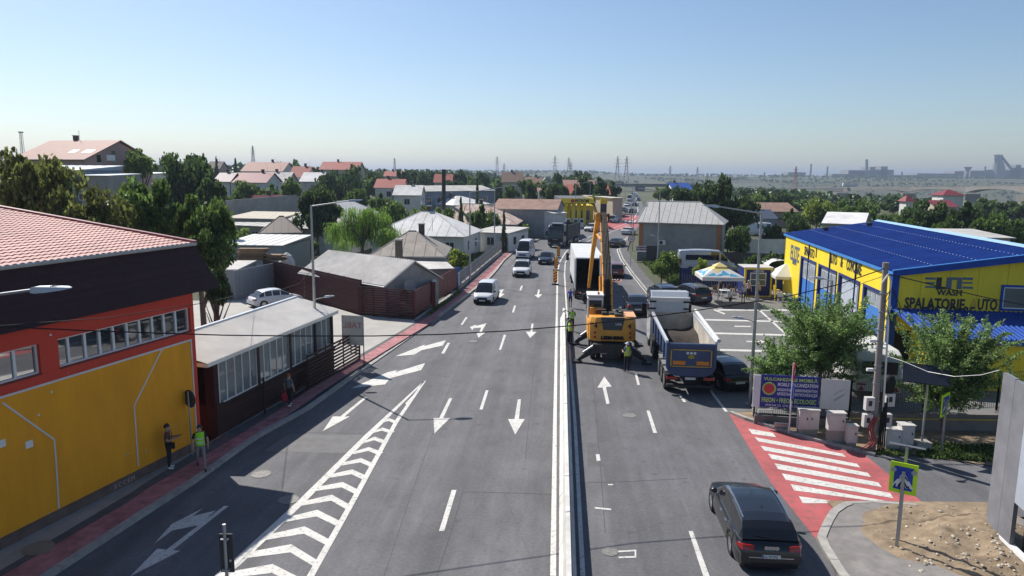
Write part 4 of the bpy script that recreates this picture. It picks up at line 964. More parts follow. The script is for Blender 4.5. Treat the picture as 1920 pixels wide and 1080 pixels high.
    un = MB(); un.bx(-L*.47, L*.47, -W*.40, W*.40, zlow*.75, Hh*.40); un.build('underbody', m_under, root)
    for i, x in enumerate(ax_):
        for s in (1, -1): put_wheel(root, x, s*(W/2-.11), wr, .21, spokes, s)
    # lamps, plates, bumpers
    zr = interp(K['belt'], .03)*Hh; tz = zr*.86
    if kind in ('van', 'minivan'):
        tl = [(.10, Hh*.34, Hh*.60)]
    else: tl = [(.42 if kind != 'hatch' else .34, zr*.80, zr*.97)]
    for s in (1, -1):
        for wd, z0, z1 in tl:
            b = MB(); w = W/2; yo = w*.965; yi = w*.965-wd
            f_ = .012 if kind in ('wagon', 'suv', 'sedan', 'hatch') else .004
            xo = X(.075) if wd > .2 else X(.02)
            pw = W/2*plan(.02)
            b.add([(X(0)-.006, s*yi, z0), (X(.004)-.012, s*(pw-.06), z0), (X(.055), s*(W/2*plan(.055)+.004), z0+.03), (X(0)+.02, s*yi, z1), (X(.012)-.0, s*(pw-.06), z1), (X(.055), s*(W/2*plan(.055)-.012), z1-.01)],
                  [(0, 1, 4, 3), (1, 2, 5, 4), (3, 4, 5), (0, 2, 1), (0, 3, 5, 2)] if s < 0 else [(0, 3, 4, 1), (1, 4, 5, 2), (3, 5, 4), (0, 1, 2), (0, 2, 5, 3)])
            b.build('tail_light', m_tail, root)
        zf = interp(K['belt'], .985)*Hh; zh = interp(K['belt'], .95)*Hh
        b = MB(); y1_ = W/2*plan(.985); y2_ = W/2*plan(.945)
        v = [(X(.995)+.008, s*(y1_-.38), zf-.12), (X(.985)+.012, s*(y1_-.03), zf-.13), (X(.93), s*(y2_+.012), zf-.03), (X(.985)+.004, s*(y1_-.36), zf+.01), (X(.965), s*(y1_-.05), zf+.035), (X(.925), s*(y2_-.0), zh-.02)]
        b.add(v, [(0, 1, 4, 3), (1, 2, 5, 4), (0, 2, 1), (3, 4, 5), (0, 3, 5, 2)] if s > 0 else [(0, 3, 4, 1), (1, 4, 5, 2), (0, 1, 2), (3, 5, 4), (0, 2, 5, 3)])
        b.build('headlight', m_lamp, root)
        b = MB(); mx = X(xf1+(xf0-xf1)*.62); zz = interp(K['belt'], xf0)*Hh+.10
        b.lathe([(.02, 0), (.085, .02), (.095, .10), (.06, .19), (.01, .20)], 8, ax='y'); o = b.build('mirror', bumper or pm, root, smooth=60, loc=(mx, s*(W/2*.93) if s > 0 else -W/2*.93-.0, zz)); o.scale = (.8, s, 1)
    gz = interp(K['belt'], .99)*Hh
    MB().prism([(-W*.26, gz-.20), (W*.26, gz-.20), (W*.22, gz+.0), (-W*.22, gz+.0)], X(1)-.06, X(1)+.012, ax='x').build('grille', m_black, root)
    MB().bx(X(.985), X(1)+.008, -W*.36, W*.36, zlow+.08, zlow+.20).build('bumper_intake', m_black if not bumper else bumper, root)
    if bumper: MB().bx(X(.97), X(1)+.02, -W*.42, W*.42, zlow+.02, gz-.16).build('bumper', bumper, root, bevel=.04)
    MB().bx(X(1)+.014, X(1)+.024, -.26, .26, gz-.30, gz-.19).build('number_plate', m_plate, root)
    pz = zr*(.62 if kind not in ('suv', 'hatch') else .66)
    npz = MB().bx(X(0)-.022, X(0)-.010, -.26, .26, pz-.055, pz+.055).build('number_plate', m_plate, root)
    if plate: lettering('plate_text', plate, npz, Matrix.Translation((X(0)-.026, .20, pz-.035)) @ Matrix.Rotation(R(-90), 4, 'Z') @ Matrix.Rotation(R(90), 4, 'X'), .105, mat('plate_black', (.02, .02, .025), .5), extrude=.001, sx=.78); MB().bx(X(0)-.025, X(0)-.023, .215, .255, pz-.05, pz+.05).build('blue_band', mat('plate_blue', (.02, .06, .35), .5), npz)
    MB().bx(X(0)+.0, X(.03), -W*.40, W*.40, zlow+.03, zlow+.17).build('rear_diffuser', m_black, root)
    if rails:
        for s in (1, -1):
            pts = [(X(f), s*(W*.355), interp(K['roof'], f)*Hh+.015) for f in (xr1+.015, .25, .38, .48, xf1-.01)]
            MB().path(pts, .022, 5).build('roof_rail', rails, root)
    if sunroof: MB().bx(X(.30), X(.53), -W*.27, W*.27, Hh+.002, Hh+.028).build('sunroof', m_glass, root)
    if detail:
        for f in (K['pil'][-1]-.03, K['pil'][-2]-.02 if len(K['pil']) > 2 else .4):
            for s in (1, -1): MB().bx(X(f)-.10, X(f)+.10, s*W/2*.985-.012, s*W/2*.985+.018, Hh*.52, Hh*.535).build('door_handle', pm if rails is None else m_chrome, root)
    return root
pk_black = paint('black_paint', (.006, .007, .010)); pk_white = paint('white_paint', (.66, .67, .68), 0, .3); pk_navy = paint('navy_paint', (.012, .018, .035), .2); pk_grey = paint('grey_paint', (.10, .11, .12), .4)
pk_silver = paint('silver_paint', (.45, .46, .48), .5); pk_bronze = paint('bronze_paint', (.22, .07, .045), .3); pk_blue = paint('blue_paint', (.02, .06, .20), .2)
def gpos(x, y): p = G(x, y); return (p.x, p.y, 0)
def between(a, c):   # wheel contact pixels rear->front of one side : heading
    a, c = G(*a), G(*c); return math.atan2(c.y-a.y, c.x-a.x)
# Audi estate: left wheels at (1331,955) front and (1367,1040) rear
ra_, fa_ = G(1367, 1040), G(1331, 955); hd_ = math.atan2(fa_.y-ra_.y, fa_.x-ra_.x); off = Vector((math.sin(hd_), -math.cos(hd_), 0))*.93
pc = (ra_+fa_)/2+off-Vector((math.cos(hd_), math.sin(hd_), 0))*.03
au = car('estate_car', 'black estate car with chrome roof rails driving up the near right lane', 'car', pc, hd_, 4.94, 1.88, 1.46, 'wagon', pk_black, 'cars on the road', 'GL 09 MNJ', .34, m_chrome, spokes=10)
for k in range(4): MB().lathe([(.055, -.004), (.055, .004), (.042, .004), (.042, -.004)], 16, ax='x', c=(-2.478, -.15+.1*k-.0, .80)).build('ring_emblem', m_chrome, au)
MB().bx(-2.49, -2.46, -.62, .62, .50, .52).build('chrome_strip', m_chrome, au)
o = MB().tube((-2.32, -.15, 1.0), (-2.26, .40, 1.06), .012, n=5).build('rear_wiper', m_black, au)
MB().prism([(-1.30, 1.44), (-1.12, 1.44), (-1.2, 1.50)], -.01, .01, ax='y').build('roof_aerial', m_black, au)
for s in (1, -1): MB().path([(-1.9, s*.80, 1.02), (-1.55, s*.69, 1.33), (-.9, s*.67, 1.40), (-.1, s*.68, 1.42), (.42, s*.70, 1.36), (1.05, s*.80, .98)], .016, 5).build('window_trim', m_chrome, au)
up = R(90)-R(3.9); dn = up+math.pi
def lane(name, label, cat, px, py, head, L, W, Hh, kind, pm, grp='cars on the road', **k):
    """px,py: ground pixel under the middle of the end facing the camera"""
    p = G(px, py); d = Vector((math.cos(head), math.sin(head), 0)); s = -1 if d.y < 0 else 1
    return car(name, label, cat, p+d*s*L/2, head, L, W, Hh, kind, pm, grp, **k)
lane('small_van', 'white small panel van with black bumper coming down the outer lane', 'van', 904, 572, dn-R(4), 4.4, 1.79, 1.82, 'minivan', pk_white, bumper=m_black, wr=.31)
lane('white_suv', 'white sport utility car with amber indicator lit ahead of the minibus', 'car', 976, 521, dn-R(1), 4.85, 1.95, 1.70, 'suv', pk_white, sunroof=True, wr=.37)
lane('passenger_van', 'white high roof passenger van behind the white sport utility car', 'van', 979, 488, dn-R(6), 5.6, 2.0, 2.55, 'van', pk_white, wr=.34)
lane('compact_car', 'dark navy compact saloon with headlights beside the passenger van', 'car', 1020, 497, dn-R(7), 4.4, 1.76, 1.48, 'sedan', pk_navy)
lane('black_saloon', 'black saloon with red tail lights beside the tipper truck cab', 'car', 1196, 594, up-R(2), 4.95, 1.87, 1.47, 'sedan', pk_black, wr=.34)
lane('brown_suv', 'bronze brown crossover with silver roof driving away past the box trailer', 'car', 1154, 522, up-R(6), 4.4, 1.83, 1.62, 'suv', pk_bronze)
lane('black_hatch', 'black saloon driving away right of the excavator boom', 'car', 1148, 465, up-R(24), 4.5, 1.8, 1.46, 'sedan', pk_black)
lane('white_saloon', 'white saloon driving away near the grey roofed house', 'car', 1172, 441, up-R(22), 4.6, 1.82, 1.45, 'sedan', pk_white)
lane('white_suv', 'white sport utility car coming round the bend behind the dark truck', 'car', 1101, 435, dn-R(28), 4.6, 1.88, 1.66, 'suv', pk_white)
lane('small_van', 'small white van on the red junction by the fuel station', 'van', 1144, 418, dn-R(24), 4.4, 1.8, 1.85, 'minivan', pk_white)
lane('dark_car', 'dark green car just beyond the red junction', 'car', 1158, 407, dn-R(22), 4.5, 1.8, 1.5, 'suv', pk_grey)
lane('dark_car', 'dark car following in the far left lane behind the green one', 'car', 1166, 398, dn-R(20), 4.5, 1.8, 1.5, 'sedan', pk_navy)
lane('dark_car', 'blue grey car driving away beyond the red junction', 'car', 1184, 400, up-R(18), 4.4, 1.8, 1.5, 'suv', pk_navy)
lane('white_car', 'white car far up the road beyond the dark cars', 'car', 1174, 387, dn-R(18), 4.4, 1.8, 1.48, 'sedan', pk_white)
lane('dark_car', 'small dark car far up the right lanes', 'car', 1189, 387, up-R(18), 4.4, 1.8, 1.5, 'hatch', pk_navy)
lane('white_lorry_van', 'white box van far up the road', 'van', 1179, 378, dn-R(16), 6.5, 2.2, 3.1, 'van', pk_white)
for i, (x, y, pmn) in enumerate(((1186, 372, pk_silver), (1196, 377, pk_navy), (1191, 366, pk_white), (1184, 366, pk_grey), (1193, 370, pk_silver))):
    lane('distant_car', ('silver', 'navy', 'white', 'grey', 'pale silver')[i]+' distant car, '+('second', 'rightmost', 'farthest', 'leftmost', 'fourth')[i]+' of the tiny cars near the road end', 'car', x, y, dn-R(14) if i % 2 else up-R(14), 4.4, 1.8, 1.5, 'hatch', pmn, grp='distant cars on the road', detail=False)
# parked cars
yc_, fc_ = G(498, 577), G(541, 558); car('parked_hatchback', 'white hatchback parked in the concrete yard by the brown fence', 'car', (G(506, 579)+Vector((.15, 1.1, .14))), math.atan2(2.2, 2.0)-R(6), 4.4, 1.72, 1.45, 'hatch', pk_white, None, wr=.3)
lane('parked_suv', 'dark grey sport utility car parked by the lidded parasol', 'car', 1320, 573, R(108), 4.66, 1.89, 1.66, 'suv', pk_navy, None, rails=m_chrome, wr=.36)
lane('parked_estate', 'dark car parked behind the tipper truck cab, only roof showing', 'car', 1256, 570, R(97), 4.5, 1.82, 1.50, 'wagon', pk_navy, None, rails=m_chrome)
lane('parked_hatchback', 'black hatchback parked right behind the blue tipper truck', 'car', 1387, 737, R(100), 4.2, 1.76, 1.48, 'hatch', pk_black, None)
sv = lane('parked_minibus', 'silver long minibus parked behind the yellow and white parasol', 'van', 1325, 512, R(-6), 6.9, 2.0, 2.75, 'van', paint('minibus_silver', (.42, .45, .50), .2), None, wr=.35)
sv.location = G(1327, 512)+Vector((0, .8, 0)); sv.rotation_euler.z = R(-4)
MB().bx(-2.6, 1.2, -1.0, -.93, 1.55, 2.15).build('side_window', m_glass, sv)
p = G(1070, 419); car('police_car', 'dark grey car with white door panel at the fuel station', 'car', (p.x, p.y+1, 0), R(-8), 4.6, 1.8, 1.5, 'hatch', pk_grey, None)
p = G(1054, 418); car('parked_white_car', 'white car standing at the fuel pumps', 'car', (p.x, p.y+4, 0), R(-70), 4.4, 1.8, 1.6, 'suv', pk_white, None)
# ---------------------------------------------------------------- tipper truck seen from behind
m_tip = mat('tipper_blue_grey', (.055, .085, .175), .45, .1, var=.12, scale=2, big=.10, bigscale=1.5, spec=.4)
m_cabw = paint('truck_white', (.60, .62, .64)); m_sand = mat('bed_dust', (.40, .36, .30), .9, var=.2, scale=1.5, big=.15, bigscale=.6)
m_soil = mat('dark_soil', (.035, .026, .02), .95, var=.4, scale=5, bump=.8, bscale=12); m_yref = mat('reflective_yellow', (.60, .38, .04), .4); m_oref = mat('reflective_orange', (.75, .26, .03), .4)
def big_wheel(root, x, y, r=.52, w=.32, side=1, n=0):
    t, rm = wheel_meshes(r, w, 8); wh = link('wheel', t, root, (x, y, r), (0, 0, 0 if side > 0 else math.pi)); link('rim', rm, wh)
tr = thing('tipper_truck', 'white tractor with blue grey tipper body seen from behind, bed nearly empty', 'truck', G(1293, 741), R(90-5.6))
b = MB(); b.bx(.3, 7.9, -.45, .45, .75, 1.1); b.bx(6.5, 12.0, -.45, .45, .7, 1.0); b.build('chassis', m_dark, tr)
def bedring(x, w, zt, z0, th): # half pipe cross section outer / inner
    out = []
    for (y, z) in ((-w, zt), (-w, z0+.75), (-w*.9, z0+.35), (-w*.6, z0+.08), (-w*.25, z0), (w*.25, z0), (w*.6, z0+.08), (w*.9, z0+.35), (w, z0+.75), (w, zt)): out.append((x, y, z))
    return out
W_ = 1.25; b = MB()
o1, o2 = bedring(.18, W_, 2.75, 1.15, 0), bedring(8.0, W_, 2.92, 1.15, 0); i1, i2 = bedring(.24, W_-.06, 2.74, 1.22, 0), bedring(7.9, W_-.06, 2.90, 1.22, 0)
b.loft([o1, o2], cap=False, closed=False); b.build('bed_shell', m_tip, tr, smooth=50)
b = MB(); b.loft([i2, i1], cap=False, closed=False); b.add(i2, [tuple(range(9, -1, -1))]); b.build('bed_lining', m_sand, tr, smooth=50)
for s in (1, -1): MB().bx(.1, 8.05, s*W_-.07, s*W_+.07, 2.70, 2.86).build('bed_rim', m_cabw, tr)
for s in (1, -1):
    for k in range(5): MB().bx(1+k*1.5, 1.1+k*1.5, s*(W_+.0), s*(W_+.08), 1.7, 2.75).build('side_rib', m_tip, tr)
# soil heap at the front of the bed
b = MB(); n = 16; vs = []
for j in range(n):
    for i in range(n):
        u, v = i/(n-1), j/(n-1)*2-1; x = 4.2+3.6*u; h = .9*smooth(0, .55, u)*(1-.5*v*v)+.08*noise.noise(Vector((x*2, v*3, 0)))
        edge = abs(v)**3*.55
        vs.append((x, v*(W_-.09), 1.2+max(h, .03)*.75+edge))
b.add(vs, [(j*n+i, j*n+i+1, (j+1)*n+i+1, (j+1)*n+i) for j in range(n-1) for i in range(n-1)]); o = b.build('soil_remains', m_soil, tr, smooth=180)
# tailgate
b = MB(); gate = [(-1.27, 2.72), (1.27, 2.72), (1.27, 1.45), (1.1, 1.12), (.75, .98), (-.75, .98), (-1.1, 1.12), (-1.27, 1.45)]
b.prism([(p[0], p[1]) for p in gate], .08, .2, ax='x'); tg = b.build('tailgate', m_tip, tr)
for y in (-1.2, 1.2): MB().bx(.0, .08, y-.07, y+.07, 1.45, 2.7).build('gate_post', m_tip, tg)
MB().bx(.02, .08, -1.12, 1.12, 2.52, 2.7).build('gate_top_rail', m_tip, tg); MB().bx(.03, .08, -1.1, 1.1, 1.3, 1.42).build('gate_bottom_rail', m_tip, tg)
for r_ in ((-.95, .95, 2.36, 2.41), (-.95, .95, 1.48, 1.53)): MB().bx(.055, .078, *r_).build('yellow_stripe', m_yref, tg)
for y in (-1.02, 1.02): MB().bx(.055, .078, y-.03, y+.03, 1.5, 2.38).build('yellow_stripe', m_yref, tg)
for y in (-.6, .6):
    MB().bx(.05, .078, y-.32, y+.32, 1.60, 1.80).build('reflector_plate', m_oref, tg); MB().bx(.06, .079, y-.34, y+.34, 1.58, 1.60).build('plate_border', MATS['tail_red'], tg)
for y in (-.18, 0, .18): MB().lathe([(.075, .07), (.075, .05), (.01, .05)], 14, ax='x', c=(0, y, 2.22)).build('speed_disc', m_pvc, tg)
o = MB().lathe([(.15, .07), (.15, .05), (.01, .05)], 18, ax='x').build('maker_oval', mat('oval_yellow', (.55, .45, .03), .5), tg, loc=(0, 0, 2.02)); o.scale = (1, 1.15, .6)
lettering('maker_text', 'MEILLER', tg, Matrix.Translation((.045, .0, 1.99)) @ Matrix.Rotation(R(-90), 4, 'Z') @ Matrix.Rotation(R(90), 4, 'X'), .085, m_black, extrude=.002, align='CENTER')
MB().tube((.1, -1.36, 2.9), (8.0, -1.36, 3.02), .10, n=10).build('rolled_tarp', mat('tarp_white', (.55, .55, .54), .8, var=.12), tr)
MB().bx(.05, .3, -1.2, 1.2, .38, .52).build('rear_bumper', m_dark, tr)
for y in (-.95, .95):
    MB().bx(.02, .12, y-.28, y+.28, .80, .95).build('tail_light', m_tail, tr); MB().bx(.1, .9, y-.25, y+.25, 1.0, 1.06).build('mudguard', m_black, tr)
MB().bx(.0, .03, -.27, .27, .82, .94).build('number_plate', m_plate, tr)
for x in (1.1, 2.45, 3.8):
    for s in (1, -1): big_wheel(tr, x, s*1.08, side=s)
for x in (1.1, 2.45, 3.8):
    for s in (1, -1): MB().bx(x-.5, x+.5, s*1.06-.16, s*1.06+.16, 1.07, 1.11).build('mudguard', m_grey, tr)
for x in (7.6, 8.95, 11.2):
    for s in (1, -1): big_wheel(tr, x, s*1.05, side=s)
b = MB(); prof = [(9.9, .9), (9.9, 3.45), (10.3, 3.85), (11.4, 3.75), (12.0, 2.7), (12.15, 1.6), (12.15, .5), (10.6, .5)]
b.prism([(p[0], p[1]) for p in prof], -1.22, 1.22, ax='y'); b.build('cab', m_cabw, tr, bevel=.07)
for s in (1, -1): MB().prism([(10.75, 2.0), (11.7, 2.0), (11.45, 2.85), (10.75, 2.85)], s*1.225-.01, s*1.225+.01, ax='y').build('cab_window', m_glass, tr)
MB().bx(9.87, 9.9, -1.0, 1.0, 2.05, 3.2).build('cab_rear_panel', mat('cab_rear', (.42, .47, .53), .5, var=.08), tr)
for z in (2.3, 2.75, 3.2):
    for s in (1, -1): MB().bx(9.80, 9.88, s*1.1-.22, s*1.1+.22, z-.04, z+.05).build('air_hose_clip', m_black, tr)
for s in (1, -1): MB().bx(11.6, 11.75, s*1.5-.14, s*1.5+.14, 2.1, 2.75).build('mirror', m_black, tr)
MB().bx(9.75, 9.9, -1.25, 1.25, 3.42, 3.50).build('spoiler_edge', m_pvc, tr)
b = MB(); b.tube((6.3, -.9, .7), (8.0, -.9, .7), .3, n=10); b.build('fuel_tank', m_grey, tr)
# ---------------------------------------------------------------- box semi trailer with open rear
q = G(1104, 567); bt_ = thing('box_lorry', 'white box semitrailer with empty dark interior open to the rear', 'lorry', q, R(90-2.6))
m_box = mat('box_white', (.60, .60, .58), .5, var=.06, scale=1, big=.06, bigscale=.4)
for y, s in ((1.25, -1), (-1.25, 1)): MB().bx(0, 13.6, min(y, y+s*.05), max(y, y+s*.05), 1.15, 3.98).build('side_wall', m_box, bt_)
MB().bx(0, 13.6, -1.25, 1.25, 3.98, 4.04).build('roof', m_box, bt_); MB().bx(13.5, 13.6, -1.2, 1.2, 1.15, 3.98).build('front_wall', m_box, bt_)
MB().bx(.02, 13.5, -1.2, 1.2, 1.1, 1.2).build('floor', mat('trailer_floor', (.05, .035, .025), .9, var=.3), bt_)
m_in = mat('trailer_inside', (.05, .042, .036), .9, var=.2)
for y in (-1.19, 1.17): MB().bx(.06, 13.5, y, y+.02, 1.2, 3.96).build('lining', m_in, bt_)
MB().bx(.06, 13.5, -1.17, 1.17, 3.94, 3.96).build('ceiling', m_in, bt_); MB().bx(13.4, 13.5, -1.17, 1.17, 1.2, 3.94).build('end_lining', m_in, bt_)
for y in (-1.24, 1.24): MB().bx(-.03, .05, y-.05, y+.05, 1.1, 4.02).build('rear_post', m_pvc, bt_)
MB().bx(-.03, .05, -1.19, 1.19, 3.93, 4.03).build('rear_header', m_pvc, bt_)
for s in (1, -1):
    d = MB().bx(0, 1.2, s*1.30-.02, s*1.30+.02, 1.2, 3.9).build('rear_door', m_box, bt_); MB().tube((.9, s*1.34, 1.2), (.9, s*1.34, 3.9), .02, n=6).build('door_bar', m_grey, d)
MB().bx(-.05, .15, -1.2, 1.2, .95, 1.12).build('rear_sill', m_dark, bt_); MB().bx(.0, .1, -1.15, 1.15, .45, .6).build('rear_bumper', m_dark, bt_)
for y in (-1, 1): MB().bx(-.07, .0, y-.2, y+.2, .80, .92).build('tail_light', m_tail, bt_)
b = MB(); b.bx(.3, 13, -.5, .5, .8, 1.1); b.build('chassis', m_dark, bt_)
for x in (2.2, 3.5, 4.8, 12.0, 15.0):
    for s in (1, -1): big_wheel(bt_, x, s*1.05, side=s)
b = MB(); b.prism([(13.9, .5), (13.9, 3.6), (14.3, 3.7), (15.4, 3.5), (15.8, 2.2), (15.9, .5)], -1.22, 1.22, ax='y'); b.build('tractor_cab', m_cabw, bt_, bevel=.06)
MB().bx(15.2, 15.35, 1.35, 1.65, 2.0, 2.8).build('mirror', m_black, bt_)
# ---------------------------------------------------------------- dark oncoming tipper lorry
f_ = G(1041, 465); hd2 = R(253.3); dk = thing('dark_lorry', 'dark grey lorry with tipper trailer coming round the bend', 'truck', f_, hd2)
m_dk = paint('dark_cab', (.018, .021, .026)); m_dkb = mat('dark_trailer', (.05, .052, .058), .5, var=.12)
b = MB(); b.prism([(0, .45), (0, 1.5), (-.12, 2.5), (-.45, 3.35), (-.9, 3.6), (-2.2, 3.7), (-2.3, .6)], -1.24, 1.24, ax='y'); b.build('cab', m_dk, dk, bevel=.08)
MB().hexa([(-.02, -1.1, 1.75), (-.02, 1.1, 1.75), (-.08, 1.1, 1.75), (-.08, -1.1, 1.75)], [(-.16, -1.1, 2.75), (-.16, 1.1, 2.75), (-.25, 1.1, 2.75), (-.25, -1.1, 2.75)]).build('windscreen', m_glass, dk)
MB().bx(-.06, .03, -.95, .95, .95, 1.5).build('grille', m_black, dk); MB().bx(.02, .045, -.4, .4, 1.28, 1.38).build('name_strip', m_grey, dk)
MB().bx(-.05, .05, -1.2, 1.2, .35, .62).build('bumper', m_dk, dk, bevel=.03); MB().bx(.05, .06, -.26, .26, .45, .56).build('number_plate', m_plate, dk)
for s in (1, -1):
    MB().bx(-.1, .035, s*.98-.18, s*.98+.18, .66, .86).build('headlight', m_lamp, dk); MB().bx(-.35, -.2, s*1.48-.14, s*1.48+.14, 1.9, 2.6).build('mirror', m_black, dk)
    MB().bx(-1.3, -.4, s*1.245-.008, s*1.245+.008, 1.8, 2.6).build('cab_window', m_glass, dk)
MB().bx(-1.9, -.7, -.9, .9, 3.68, 3.85).build('roof_spoiler', m_grey, dk, bevel=.05)
for a, c in ((-.08, .08),):
    for s in (1, -1): MB().bx(-13.2, -3.0, s*1.25-.05, s*1.25+.05, 1.3, 3.3).build('trailer_side', m_dkb, dk)
MB().bx(-3.1, -3.0, -1.2, 1.2, 1.3, 3.4).build('headboard', m_dkb, dk); MB().bx(-13.2, -13.1, -1.2, 1.2, 1.3, 3.3).build('tailboard', m_dkb, dk); MB().bx(-13.1, -3.1, -1.2, 1.2, 1.2, 1.35).build('floor', m_dkb, dk)
MB().bx(-13.2, -3.0, 1.24, 1.36, 3.28, 3.4).build('tarp_roll', m_dkb, dk); MB().bx(-12.8, -2.2, -.45, .45, .75, 1.15).build('chassis', m_dark, dk)
for k in range(9): MB().bx(-12.6+k*1.1, -12.5+k*1.1, 1.3, 1.34, 1.35, 3.28).build('side_rib', m_dkb, dk)
for x in (-1.3, -4.2, -9.5, -10.8, -12.1):
    for s in (1, -1): big_wheel(dk, x, s*1.06, side=s)
# ---------------------------------------------------------------- material handler excavator
m_ora = mat('machine_orange', (.72, .315, .042), .45, var=.08, scale=2, big=.08, bigscale=1.2, spec=.4); m_mg = mat('machine_grey', (.055, .062, .07), .5, var=.12); m_steel = mat('worn_steel', (.05, .048, .046), .6, .3, var=.25, scale=4)
m_boomb = mat('boom_brown', (.085, .042, .022), .75, var=.25, scale=3, spec=.15)
ex = thing('excavator', 'orange and grey wheeled material handler with raised boom beside the box lorry', 'excavator', Vector((6.25, 44.9, 0)), R(90-3.5))
MB().bx(-2.2, 2.3, -.75, .75, .75, 1.15).build('undercarriage', m_steel, ex, bevel=.05)
MB().lathe([(.75, 1.12), (.75, 1.3), (.7, 1.32)], 24).build('slew_ring', m_dark, ex)
for x in (-1.25, 1.35):
    for s in (1, -1):
        big_wheel(ex, x, s*1.12, .52, .30, s); big_wheel(ex, x, s*.78, .52, .28, s)
# stabiliser beam and feet
for x, nm in ((-2.35, 1), (2.4, -1)):
    MB().prism([(-1.35, .62), (1.35, .62), (1.15, 1.18), (-1.15, 1.18)], x-.22, x+.22, ax='x').build('stabiliser_beam', m_steel, ex, bevel=.03)
    for s in (1, -1):
        st = MB(); st.hexa([(x-.16, s*1.0-.12, .62), (x+.16, s*1.0-.12, .62), (x+.16, s*1.0+.12, .62), (x-.16, s*1.0+.12, .62)], [(x-.16, s*.9-.1, 1.08), (x+.16, s*.9-.1, 1.08), (x+.16, s*.9+.1, 1.08), (x-.16, s*.9+.1, 1.08)])
        st.prism([(s*1.0, .66), (s*1.0, 1.04), (s*1.35, .92), (s*2.12, .20), (s*2.0, .10), (s*1.25, .52)], x-.15, x+.15, ax='x')
        leg = st.build('stabiliser_leg', m_steel, ex); MB().bx(x-.32, x+.32, s*2.1-.26, s*2.1+.26, .01, .12).build('foot_plate', m_dark, leg); MB().tube((x, s*1.05, 1.12), (x, s*1.75, .62), .06, n=8).build('stabiliser_ram', m_grey, leg)
# upper structure
b = MB(); b.prism([(-1.46, -1.6), (-1.1, -2.05), (1.1, -2.05), (1.46, -1.6), (1.46, .9), (-1.46, .9)], 1.3, 2.25); 
b.v = [(v[1], v[0], v[2]) for v in b.v]; b.f = [tuple(reversed(f)) for f in b.f]; b.build('upper_frame', m_ora, ex, bevel=.03)
b = MB(); cwp = [(-1.48, -1.25), (-1.36, -1.85), (-1.05, -2.14), (1.05, -2.14), (1.36, -1.85), (1.48, -1.25)]
r0 = [(p[1], p[0], 1.28) for p in cwp]; r1 = [(p[1], p[0], 2.42) for p in cwp]; r2 = [(p[1]*.96, p[0]*.93, 2.74) for p in cwp]
b.loft([r0, r1, r2], cap=True); b.f = [tuple(reversed(f)) for f in b.f]; b.build('counterweight', m_ora, ex, bevel=.03)
MB().prism([(-.72, 2.76), (.72, 2.76), (.56, 1.98), (-.56, 1.98)], -2.175, -2.0, ax='x').build('cooling_panel', m_mg, ex, bevel=.02)
TX = Matrix.Rotation(R(-90), 4, 'Z') @ Matrix.Rotation(R(90), 4, 'X')
def ext_text(s, y, z, size, m, al='CENTER', bold=.0, sx=1.): lettering('machine_lettering', s, ex, Matrix.Translation((-2.19, y, z)) @ TX, size, m, extrude=.006, align=al, bold=bold, sx=sx)
ext_text('LIEBHERR', 0, 1.42, .26, m_black, bold=.022, sx=1.25); ext_text('LH26', -.35, 2.30, .17, m_pvc, bold=.004); ext_text('4', 1.02, 2.12, .36, m_black, bold=.015); ext_text('4', -1.02, 2.12, .36, m_black, bold=.015)
for y in (-1.06, 1.06):
    for z in (1.55, 1.82): MB().lathe([(.085, -2.15), (.085, -2.19), (.01, -2.2)], 12, ax='x', c=(0, y, z)).build('tail_lamp', m_tail, ex)
b = MB(); b.bx(-1.9, .3, -1.25, .25, 2.25, 2.72); b.build('engine_hood', m_mg, ex, bevel=.05)
MB().bx(-1.95, .2, -1.42, -.75, 2.72, 2.80).build('hood_lid', mat('hood_pale', (.70, .36, .17), .5), ex)
for x, y, sx, sy, h in ((-1.5, -.4, .5, .5, .18), (-.9, -.1, .6, .5, .14), (-1.1, .45, .5, .35, .2), (-.3, -.5, .4, .4, .22)): MB().bx(x-sx/2, x+sx/2, y-sy/2, y+sy/2, 2.7, 2.72+h).build('hood_detail', m_steel, ex, bevel=.03)
MB().tube((-.7, -.55, 2.7), (-.7, -.55, 3.15), .09, n=10).build('exhaust', m_grey, ex); MB().lathe([(.16, 2.75), (.16, 3.0), (.05, 3.05)], 12, c=(-1.35, -.55, 0)).build('air_filter', m_steel, ex)
for k in range(4): MB().bx(-.9, .2, 1.0+k*.005, 1.02+k*.005, 2.3+k*.2, 2.33+k*.2).build('ladder_rung', m_dark, ex)
# cab, raised on the left
b = MB(); b.prism([(.1, 2.0), (.1, 3.55), (.35, 3.68), (1.5, 3.68), (1.85, 3.2), (1.9, 2.4), (1.75, 2.0)], .45, 1.45, ax='y'); b.build('cab', m_pvc, ex, bevel=.06)
MB().bx(.085, .10, .55, 1.35, 2.55, 3.42).build('cab_window', m_glass, ex); MB().prism([(.3, 2.3), (1.7, 2.3), (1.75, 3.1), (1.45, 3.5), (.3, 3.5)], 1.455, 1.465, ax='y').build('cab_window', m_glass, ex)
MB().prism([(.3, 2.3), (1.7, 2.3), (1.75, 3.1), (1.45, 3.5), (.3, 3.5)], .438, .446, ax='y').build('cab_window', m_glass, ex)
MB().bx(.05, 1.6, .42, 1.48, 3.68, 3.76).build('cab_roof', m_pvc, ex); MB().lathe([(.07, 3.76), (.07, 3.88), (.03, 3.92)], 10, c=(.4, .75, 0)).build('beacon', MATS['tail_red'], ex)
MB().bx(-.3, .1, .5, 1.3, 1.9, 3.0).build('cab_riser', m_ora, ex); MB().bx(-.9, -.3, .35, .95, 2.2, 3.0).build('riser_frame', m_boomb, ex)
